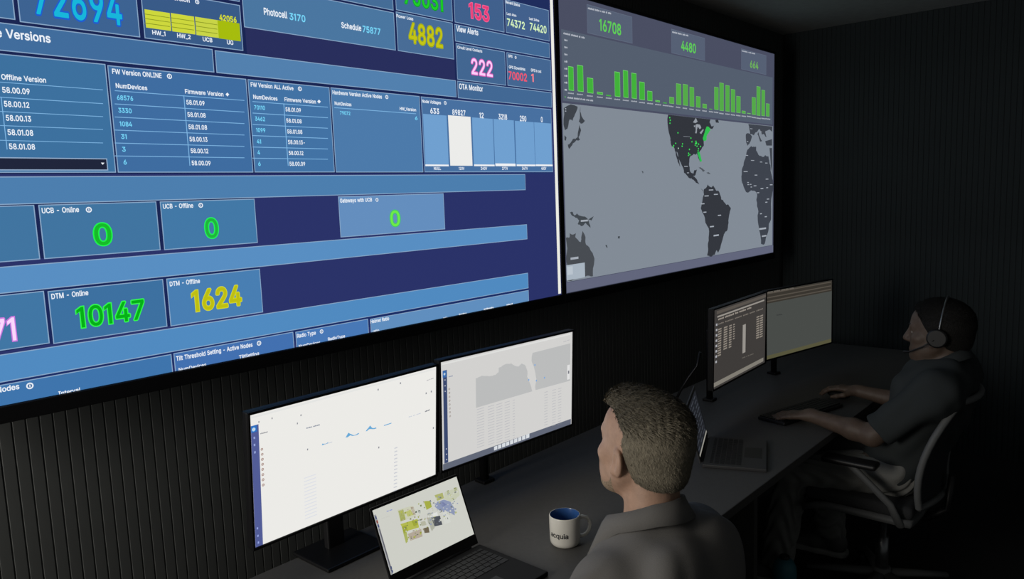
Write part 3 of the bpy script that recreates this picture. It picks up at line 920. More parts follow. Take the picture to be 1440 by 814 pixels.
('p',[(1325.3,522.3),(1353.2,525.2),(1378.7,513.5),(1344.2,516.5)],(80,85,93),3),
('p',[(1256,437.3),(1280.6,427),(1292.8,406.5),(1280.5,421.2)],(80,85,93),3),
('p',[(1294.6,430.7),(1338.9,456.3),(1364.3,444.2),(1409.4,449.4),(1441.9,422.2),(1488.2,406.3),(1508.1,369.7),(1548.8,350.3),(1603.9,335.1),(1634.6,312.4),(1617.7,283.4),(1603.7,228.3),(1575.8,179.2),(1541.3,164),(1520.7,128.5),(1490.6,81.6),(1466.3,62.1),(1446.4,78.9),(1426.4,55),(1330.2,56.9),(1342,92.9),(1348.9,140.2),(1349.5,210.3),(1311.6,241.9),(1280.8,297.2),(1256.3,327.3),(1275.3,367.3),(1294.3,401.7)],(52,55,62),3),
('p',[(1847.2,632.4),(1862.1,659.8),(1938,678.6),(1992.3,679.9),(1992.5,657.4),(2064.1,626.2),(2128.8,631.8),(2181.6,624.7),(2212.5,568.3),(2240.6,497.7),(2251.4,460.4),(2263.5,447.9),(2230.9,353.5),(2227.8,217.4),(2194.3,191.8),(2170.1,125.2),(2129.2,66.8),(2071.7,67.5),(2063,118.4),(2038.3,173.2),(2018.5,227.3),(2027.6,279.8),(1996.7,353.2),(2007.5,385.6),(1941.5,409.8),(1849.9,403.2),(1812.4,434.4),(1793,472.5),(1795.9,452.5),(1781,484.1),(1785.3,540.6),(1817.6,591.1)],(62,67,77),3),
('p',[(1876.2,815),(2239,815.7),(2239.6,782.5),(2184.3,792.3),(2126.9,778.2),(2147,744.8),(2078.7,758.1),(2046.4,789.3),(2007.1,773.6),(1899.2,755.6),(1888.5,787.9)],(64,69,78),3),
('p',[(1843.6,754.8),(1929.8,742.1),(1899.6,705),(1861.9,683.1),(1843.9,704.7)],(64,69,78),3),
('p',[(2022.8,774.2),(2054.9,736.6),(2082.3,717.9),(2050.4,713.7),(2007.2,759.5)],(64,69,78),3),
('p',[(2127.7,719.3),(2236.9,735.8),(2237.6,694.4),(2147.7,692.2)],(64,69,78),3),
('p',[(2197.5,678.1),(2237.8,679.1),(2243.7,514.5),(2219.3,568.3)],(64,69,78),3),
('p',[(11.1,243.3),(38.7,245),(39.4,262.2),(85.9,259.4),(79.3,242.4),(119.7,217.2),(136.2,267),(156.7,237.4),(161.4,201.5),(209.1,161.9),(221.4,124.6),(207.4,54.7),(143.3,58.5),(5,56.9)],(72,76,82),3),
('r',8.9,56.7,145.8,123.6,(168,180,192),4),
('r',15.7,79.7,54.7,116.3,(186,196,206),5),
('p',[(43.4,351.7),(66.6,354.2),(77.6,337.8),(95.5,346.1),(154.5,329.6),(178.2,315.8),(197.5,276.3),(159.3,301.1),(128.6,287.2),(99.4,299.2),(111.9,314),(77.3,331.6),(54.5,340.9)],(66,72,78),3),
('p',[(181.9,315.6),(224.4,327.9),(206.3,309.5)],(66,72,78),3),
('p',[(312.2,190.5),(325.2,189.6),(331.2,175.8),(320.9,178.8)],(66,72,78),3),
('p',[(419.8,224.2),(437.5,223.1),(433,212),(419.5,214.4)],(66,72,78),3),
('p',[(20.3,796.4),(121.1,809.3),(106,781.4),(81.4,746.3),(61.1,752),(42.3,711),(25.1,703.6)],(62,67,74),3),
('p',[(142.3,810.6),(148.8,770.1),(173,750.8),(141.5,737),(127.8,745.2)],(62,67,74),3),
('p',[(132,733.8),(142.7,708.3),(123.8,680.2),(132.7,666.8),(79.5,650.3),(49.8,625.2),(42.7,643.9),(80.3,668.6),(115.5,677.9),(122.7,707.5)],(62,67,74),3),
('p',[(20.8,683.4),(35,673.9),(29.8,660.3),(19.8,662)],(62,67,74),3),
('p',[(641.4,532.9),(657.5,527.5),(652.8,518.2)],(62,67,74),3),
('p',[(915.6,803.4),(922.2,808.5),(928.6,804.1),(922,798.9)],(60,225,90),5),
('p',[(920.7,790.4),(927.3,795.5),(933.7,791),(927.1,785.9)],(60,225,90),5),
('p',[(917.2,775.4),(923.8,780.4),(930.1,776),(923.6,770.9)],(60,225,90),5),
('p',[(999.4,729.5),(1006.2,734.6),(1012.8,730),(1006,724.9)],(60,225,90),5),
('p',[(1140.5,707),(1147.6,712.3),(1154.6,707.5),(1147.5,702.2)],(60,225,90),5),
('p',[(1152,687.9),(1159.1,693.1),(1166.1,688.3),(1159,683.1)],(60,225,90),5),
('p',[(1197.1,690.9),(1204.4,696.1),(1211.5,691.3),(1204.2,686)],(60,225,90),5),
('p',[(1191,680.6),(1198.2,685.8),(1205.4,681),(1198.1,675.7)],(60,225,90),5),
('p',[(1203,679.8),(1210.2,685.1),(1217.4,680.2),(1210.1,674.9)],(60,225,90),5),
('p',[(1188.5,670.4),(1195.7,675.6),(1202.8,670.8),(1195.6,665.5)],(60,225,90),5),
('p',[(1208.8,665.3),(1216.1,670.5),(1223.3,665.6),(1216,660.4)],(60,225,90),5),
('p',[(1227,677),(1234.4,682.3),(1241.6,677.4),(1234.2,672.1)],(60,225,90),5),
('p',[(1250,665.1),(1257.4,670.4),(1264.7,665.5),(1257.3,660.2)],(60,225,90),5),
('p',[(1225.5,652.1),(1232.8,657.4),(1240.1,652.4),(1232.7,647.1)],(60,225,90),5),
('p',[(1221.7,640.7),(1229.1,645.9),(1236.3,641),(1228.9,635.7)],(60,225,90),5),
('p',[(1203,683.7),(1210.3,689),(1217.5,684.1),(1210.2,678.8)],(60,225,90),5),
('p',[(975.1,674.7),(981.8,679.7),(988.4,675.1),(981.6,670)],(60,225,90),5),
('p',[(954,662.3),(960.7,667.3),(967.2,662.6),(960.5,657.6)],(60,225,90),5),
('p',[(947.3,655.1),(953.9,660.1),(960.4,655.4),(953.7,650.4)],(60,225,90),5),
('p',[(1002.4,649.4),(1009.2,654.4),(1015.8,649.7),(1009,644.6)],(170,200,180),5),
('p',[(1047.8,673.9),(1054.7,679.1),(1061.4,674.3),(1054.5,669.2)],(60,225,90),5),
('p',[(1043,661.2),(1049.9,666.3),(1056.7,661.6),(1049.8,656.5)],(60,225,90),5),
('p',[(1123.2,646.5),(1130.3,651.7),(1137.3,646.8),(1130.2,641.6)],(60,225,90),5),
('p',[(1113.6,625.7),(1120.7,630.9),(1127.6,626),(1120.5,620.9)],(60,225,90),5),
('p',[(1111.1,614.6),(1118.2,619.7),(1125.1,614.8),(1118,609.7)],(60,225,90),5),
('p',[(1127.5,618.7),(1134.6,623.9),(1141.6,619),(1134.5,613.8)],(60,225,90),5),
('p',[(1283.6,711.6),(1308.8,746.8),(1327.7,774.5),(1365.5,770.3),(1375.5,756.3),(1339.9,735.3),(1327,701.6),(1295.8,696)],(50,190,80),4),
('p',[(1218,631.6),(1246,635.5),(1272.4,585.6),(1251.5,581.4)],(45,185,80),4),
('r',1064.4,713,1135.9,714.4,(165,172,182),5),
('r',1070.9,554.4,1111.4,558.1,(165,172,182),5),
('r',1810.4,526.2,1867.3,530.6,(165,172,182),5),
('r',1101.6,519.8,1122.5,523.7,(165,172,182),5),
('r',1915.5,594.5,1961.8,598.4,(165,172,182),5),
('r',2048.5,585.9,2083.8,590.1,(165,172,182),5),
('r',2129.4,580,2165.7,584.3,(165,172,182),5),
('r',1970.3,504,2009.6,508.7,(165,172,182),5),
('r',2138.9,477.9,2180.3,482.9,(165,172,182),5),
('r',2205.9,440.8,2248.3,446.1,(165,172,182),5),
('r',1839.7,624,1872.8,627.9,(165,172,182),5),
('r',1863.1,459.7,1884.3,464.4,(165,172,182),5),
('r',1901.1,447.7,1922.7,452.5,(165,172,182),5),
('r',1955.2,437.6,1996,442.7,(165,172,182),5),
('r',2066.2,418.9,2102,424.1,(165,172,182),5),
('r',2147.8,422.9,2177.8,428.1,(165,172,182),5),
('r',1899,786.7,1935.6,789.6,(165,172,182),5),
('r',2046.5,773.1,2078.5,776.4,(165,172,182),5),
('r',1854.3,707.4,1875.3,711.2,(165,172,182),5),
('r',1353.9,422.8,1407.9,427.9,(165,172,182),5),
('r',1300.5,390.4,1351,395.7,(165,172,182),5),
('r',1415.6,396.6,1465.5,401.9,(165,172,182),5),
('r',1256.6,347.9,1300.1,353.3,(165,172,182),5),
('r',1287.1,300.2,1322.3,305.7,(165,172,182),5),
('r',1464.9,274.7,1505,280.6,(165,172,182),5),
('r',1365,214.5,1414.3,221.3,(165,172,182),5),
('r',1410,160.1,1476.2,168.5,(165,172,182),5),
('r',2053.4,259.7,2082.6,265.5,(165,172,182),5),
('r',2127,237.5,2160.2,243.7,(165,172,182),5),
('r',2041.5,161.1,2147.9,171.7,(165,172,182),5),
('r',2084.1,113.3,2153.5,122.4,(165,172,182),5),
('r',2059.8,418.7,2100.3,424,(165,172,182),5),
('r',2158.6,349.7,2195.5,355.4,(165,172,182),5),
('r',1910.5,431.3,1932.1,436.1,(165,172,182),5),
('r',1864.7,446.7,1889,451.5,(165,172,182),5),
('r',2004.2,393.5,2039.3,398.8,(165,172,182),5),
('r',2134.1,330.3,2167.3,336,(165,172,182),5),
('r',40.5,144.6,98.8,154.5,(165,172,182),5),
('r',123.8,307.3,177.9,314.8,(165,172,182),5),
('r',29.3,792.8,38,796.9,(165,172,182),5),
('r',28.8,782.8,37.6,787,(165,172,182),5)]

MON_A = [
('r',0.9,-0.8,20.9,309,(82,92,150),1),
('r',1.2,291.8,16.3,308.8,(45,110,190),2),
('o',7.9,299.3,4.9,(150,205,245),3),
('r',6.7,275.5,10.7,280.9,(150,165,215),3),
('r',6.5,257.8,10.6,263.3,(150,165,215),3),
('r',6.7,239.2,10.8,244.7,(150,165,215),3),
('r',5.8,45,9.5,50.3,(150,165,225),3),
('r',6.5,25.2,10.1,30.6,(150,165,225),3),
('r',6.9,7.3,10.6,12.8,(150,165,225),3),
('o',27.2,244.2,3.2,(150,105,90),3),
('o',27.7,231.4,3.2,(150,105,90),3),
('o',27.8,218.8,3.2,(150,105,90),3),
('o',27.5,205.8,3.2,(150,105,90),3),
('o',27.5,218.6,3.4,(150,105,90),3),
('o',27.6,206,3.4,(150,105,90),3),
('o',27.3,193.1,3.4,(150,105,90),3),
('o',27.3,179.7,3.4,(150,105,90),3),
('o',27.3,166.6,3.5,(150,105,90),3),
('o',27.4,153.2,3.5,(150,105,90),3),
('r',24.5,282.9,26.3,285.5,(130,132,140),6),
('r',27,282.8,28.8,286,(130,132,140),6),
('r',29.4,282.7,31.3,285.3,(130,132,140),6),
('r',31.9,282.6,33.8,285.2,(130,132,140),6),
('r',34.4,282.5,36.3,285.7,(130,132,140),6),
('r',36.9,282.4,38.7,285.1,(130,132,140),6),
('r',39.4,282.4,41.2,285,(130,132,140),6),
('r',41.9,282.3,43.8,285.4,(130,132,140),6),
('r',151.9,262.7,154.1,266,(120,130,150),6),
('r',154.8,262.6,156.9,265.3,(120,130,150),6),
('r',157.7,262.5,159.8,265.3,(120,130,150),6),
('r',160.6,262.4,162.7,265.8,(120,130,150),6),
('r',163.4,262.4,165.6,265.1,(120,130,150),6),
('r',166.3,262.3,168.5,265,(120,130,150),6),
('r',171.9,262.1,174,264.9,(120,130,150),6),
('r',174.8,262,177,264.8,(120,130,150),6),
('r',177.7,262,179.9,265.3,(120,130,150),6),
('r',180.6,261.9,182.8,264.7,(120,130,150),6),
('r',183.6,261.8,185.8,264.6,(120,130,150),6),
('r',186.5,261.7,188.7,265.1,(120,130,150),6),
('r',189.5,261.6,191.7,264.4,(120,130,150),6),
('r',203.2,205.9,205,208.2,(190,198,212),6),
('r',205.6,205.8,207.4,207.7,(190,198,212),6),
('r',208,205.8,209.7,207.7,(190,198,212),6),
('r',212.5,205.7,214.3,207.5,(190,198,212),6),
('r',214.9,205.6,216.7,207.9,(190,198,212),6),
('r',219.4,205.5,221.2,207.4,(190,198,212),6),
('r',221.8,205.4,223.6,207.3,(190,198,212),6),
('r',224.3,205.3,226,207.7,(190,198,212),6),
('r',226.7,205.3,228.4,207.2,(190,198,212),6),
('r',491.6,206.9,494.8,209.4,(190,198,212),6),
('r',495.9,206.9,499,209,(190,198,212),6),
('r',500.1,206.9,503.3,209,(190,198,212),6),
('r',508.3,206.9,511.4,209,(190,198,212),6),
('r',512.6,206.9,515.8,209.5,(190,198,212),6),
('r',520.8,207,524,209.1,(190,198,212),6),
('r',525.1,207,528.3,209.1,(190,198,212),6),
('r',529.5,207,532.7,209.6,(190,198,212),6),
('r',533.8,207,537.1,209.1,(190,198,212),6),
('r',560.2,300.6,561.8,302.7,(150,150,158),6),
('r',562.4,300.7,564,302.8,(150,150,158),6),
('r',564.5,300.9,566.1,303.4,(150,150,158),6),
('r',566.7,301,568.3,303.1,(150,150,158),6),
('r',570.8,301.2,572.3,303.3,(150,150,158),6),
('r',572.9,301.3,574.5,303.9,(150,150,158),6),
('r',577,301.6,578.6,303.7,(150,150,158),6),
('r',579.2,301.7,580.8,304.3,(150,150,158),6),
('r',581.3,301.8,583,303.9,(150,150,158),6),
('r',583.5,301.9,585.1,304,(150,150,158),6),
('r',585.7,302,587.3,304.6,(150,150,158),6),
('r',554,207.3,556.8,210.5,(90,95,110),6),
('r',557.7,207.4,560.5,211.3,(90,95,110),6),
('r',561.5,207.6,564.3,210.8,(90,95,110),6),
('r',565.3,207.7,568.1,210.9,(90,95,110),6),
('r',569,207.9,571.8,211.8,(90,95,110),6),
('p',[(196.6,205.9),(198.1,210.5),(207.3,207.7),(216.9,209.6),(216.7,205.7)],(105,170,215),3),
('p',[(270.9,206.3),(280.2,217.8),(286.9,212.7),(295.9,207),(315.2,207.8),(315.2,205.4),(295.8,204.6),(286.8,208.8),(277.6,205.5)],(105,170,215),3),
('p',[(337.7,206.3),(344.9,212.4),(353.1,219),(360.6,210),(374.1,207.5),(374,204.2),(359.1,206.4),(349.6,209),(342.4,205.8)],(105,170,215),3),
('p',[(400.5,207.2),(427.9,207.5),(427.9,205),(401.4,204.8)],(105,170,215),3),
('r',20.7,312.2,23.4,316.5,(140,142,150),3),
('r',55.8,312.2,58.6,316.6,(140,142,150),3),
('r',125.1,281.2,128.2,285.7,(140,142,150),3),
('r',135.9,299.8,138.9,304.3,(140,142,150),3),
('r',379.9,311.5,383.7,316.4,(140,142,150),3),
('r',459.2,312.5,463.3,317.6,(140,142,150),3),
('r',556.7,260.8,561,266.1,(140,142,150),3),
('r',577.1,261.5,581.5,266.9,(140,142,150),3),
('r',585.9,146.8,590.4,152.5,(140,142,150),3),
('r',380.3,144.7,384.1,150,(140,142,150),3),
('r',152.5,204.9,155.6,209.7,(140,142,150),3),
('r',3,327.4,595,331.7,(228,228,226),1),
('r',140.8,132.1,177.2,134.7,(222,224,230),2),
('r',140.8,122.9,177.2,125.6,(222,224,230),2),
('r',140.8,113.8,177.3,116.5,(222,224,230),2),
('r',140.8,104.6,177.3,107.3,(222,224,230),2),
('r',140.8,95.5,177.4,98.1,(222,224,230),2),
('r',140.9,86.3,177.4,89,(222,224,230),2),
('r',140.9,77.1,177.5,79.7,(222,224,230),2),
('r',140.9,67.8,177.5,70.5,(222,224,230),2),
('r',140.9,58.6,177.6,61.3,(222,224,230),2),
('r',140.9,49.3,177.6,52,(222,224,230),2),
('r',140.9,40,177.7,42.8,(222,224,230),2),
('r',141,30.8,177.7,33.5,(222,224,230),2),
('r',141,21.4,177.8,24.2,(222,224,230),2),
('r',437.7,127.4,439.8,130.1,(186,190,202),6),
('r',440.5,127.4,442.6,130.1,(186,190,202),6),
('r',443.4,127.4,445.4,130.8,(186,190,202),6),
('r',446.2,127.4,448.3,130.1,(186,190,202),6),
('r',437.4,116.8,439.5,119.6,(186,190,202),6),
('r',440.3,116.8,442.4,119.6,(186,190,202),6),
('r',443.1,116.8,445.3,120.2,(186,190,202),6),
('r',446,116.8,448.1,119.5,(186,190,202),6),
('r',437.1,106.3,439.3,109.1,(186,190,202),6),
('r',440,106.2,442.2,109,(186,190,202),6),
('r',442.9,106.2,445.1,109.6,(186,190,202),6),
('r',445.8,106.1,448,108.9,(186,190,202),6),
('r',436.8,95.7,439,98.5,(186,190,202),6),
('r',439.8,95.6,442,98.4,(186,190,202),6),
('r',442.7,95.6,444.9,99,(186,190,202),6),
('r',445.7,95.5,447.9,98.3,(186,190,202),6),
('r',436.6,85.1,438.8,87.9,(186,190,202),6),
('r',439.5,85,441.7,87.8,(186,190,202),6),
('r',442.5,84.9,444.7,88.3,(186,190,202),6),
('r',445.5,84.8,447.7,87.6,(186,190,202),6),
('r',436.3,74.5,438.5,77.3,(186,190,202),6),
('r',439.3,74.4,441.5,77.2,(186,190,202),6),
('r',442.3,74.3,444.5,77.7,(186,190,202),6),
('r',445.3,74.2,447.6,77,(186,190,202),6),
('r',436,63.9,438.2,66.7,(186,190,202),6),
('r',439,63.7,441.3,66.5,(186,190,202),6),
('r',442.1,63.6,444.4,67,(186,190,202),6),
('r',445.2,63.5,447.4,66.3,(186,190,202),6),
('r',435.7,53.2,438,56,(186,190,202),6),
('r',438.8,53.1,441.1,55.9,(186,190,202),6),
('r',441.9,52.9,444.2,56.3,(186,190,202),6),
('r',445,52.7,447.3,55.6,(186,190,202),6),
('r',435.4,42.6,437.7,45.4,(186,190,202),6),
('r',438.5,42.4,440.8,45.2,(186,190,202),6),
('r',441.7,42.2,444,45.6,(186,190,202),6),
('r',444.8,42,447.2,44.8,(186,190,202),6),
('r',435.1,31.9,437.4,34.7,(186,190,202),6),
('r',438.3,31.7,440.6,34.5,(186,190,202),6),
('r',441.5,31.5,443.8,34.9,(186,190,202),6),
('r',444.6,31.3,447,34.1,(186,190,202),6),
('r',434.8,21.2,437.2,24,(186,190,202),6),
('r',438,21,440.4,23.8,(186,190,202),6),
('r',441.2,20.7,443.6,24.2,(186,190,202),6),
('r',444.5,20.5,446.9,23.3,(186,190,202),6),
('r',434.5,10.5,436.9,13.3,(186,190,202),6),
('r',437.8,10.2,440.2,13,(186,190,202),6),
('r',441,10,443.5,13.4,(186,190,202),6),
('r',444.3,9.7,446.7,12.5,(186,190,202),6),
('r',434.2,-0.3,436.7,2.6,(186,190,202),6),
('r',437.5,-0.5,440,2.3,(186,190,202),6),
('r',440.8,-0.8,443.3,2.6,(186,190,202),6),
('r',444.1,-1.1,446.6,1.7,(186,190,202),6),
('r',433.9,-11,436.4,-8.2,(186,190,202),6),
('r',437.3,-11.3,439.7,-8.5,(186,190,202),6),
('r',440.6,-11.6,443.1,-8.2,(186,190,202),6),
('r',444,-12,446.5,-9.1,(186,190,202),6),
('r',433.6,-21.8,436.1,-18.9,(186,190,202),6),
('r',437,-22.1,439.5,-19.3,(186,190,202),6),
('r',440.4,-22.5,442.9,-19,(186,190,202),6),
('r',443.8,-22.8,446.3,-20,(186,190,202),6),
('r',433.3,-32.6,435.9,-29.7,(186,190,202),6),
('r',436.7,-32.9,439.3,-30.1,(186,190,202),6),
('r',440.2,-33.3,442.7,-29.8,(186,190,202),6),
('r',443.6,-33.7,446.2,-30.8,(186,190,202),6),
('r',433,-43.4,435.6,-40.5,(186,190,202),6),
('r',436.5,-43.8,439.1,-40.9,(186,190,202),6),
('r',440,-44.2,442.5,-40.7,(186,190,202),6),
('r',443.4,-44.6,446,-41.7,(186,190,202),6),
('r',432.7,-54.2,435.3,-51.3,(186,190,202),6),
('r',436.2,-54.6,438.8,-51.8,(186,190,202),6),
('r',439.8,-55,442.4,-51.5,(186,190,202),6),
('r',443.3,-55.5,445.9,-52.6,(186,190,202),6),
('r',432.4,-65,435.1,-62.2,(186,190,202),6),
('r',436,-65.5,438.6,-62.6,(186,190,202),6),
('r',439.5,-65.9,442.2,-62.4,(186,190,202),6),
('r',443.1,-66.4,445.7,-63.5,(186,190,202),6)]

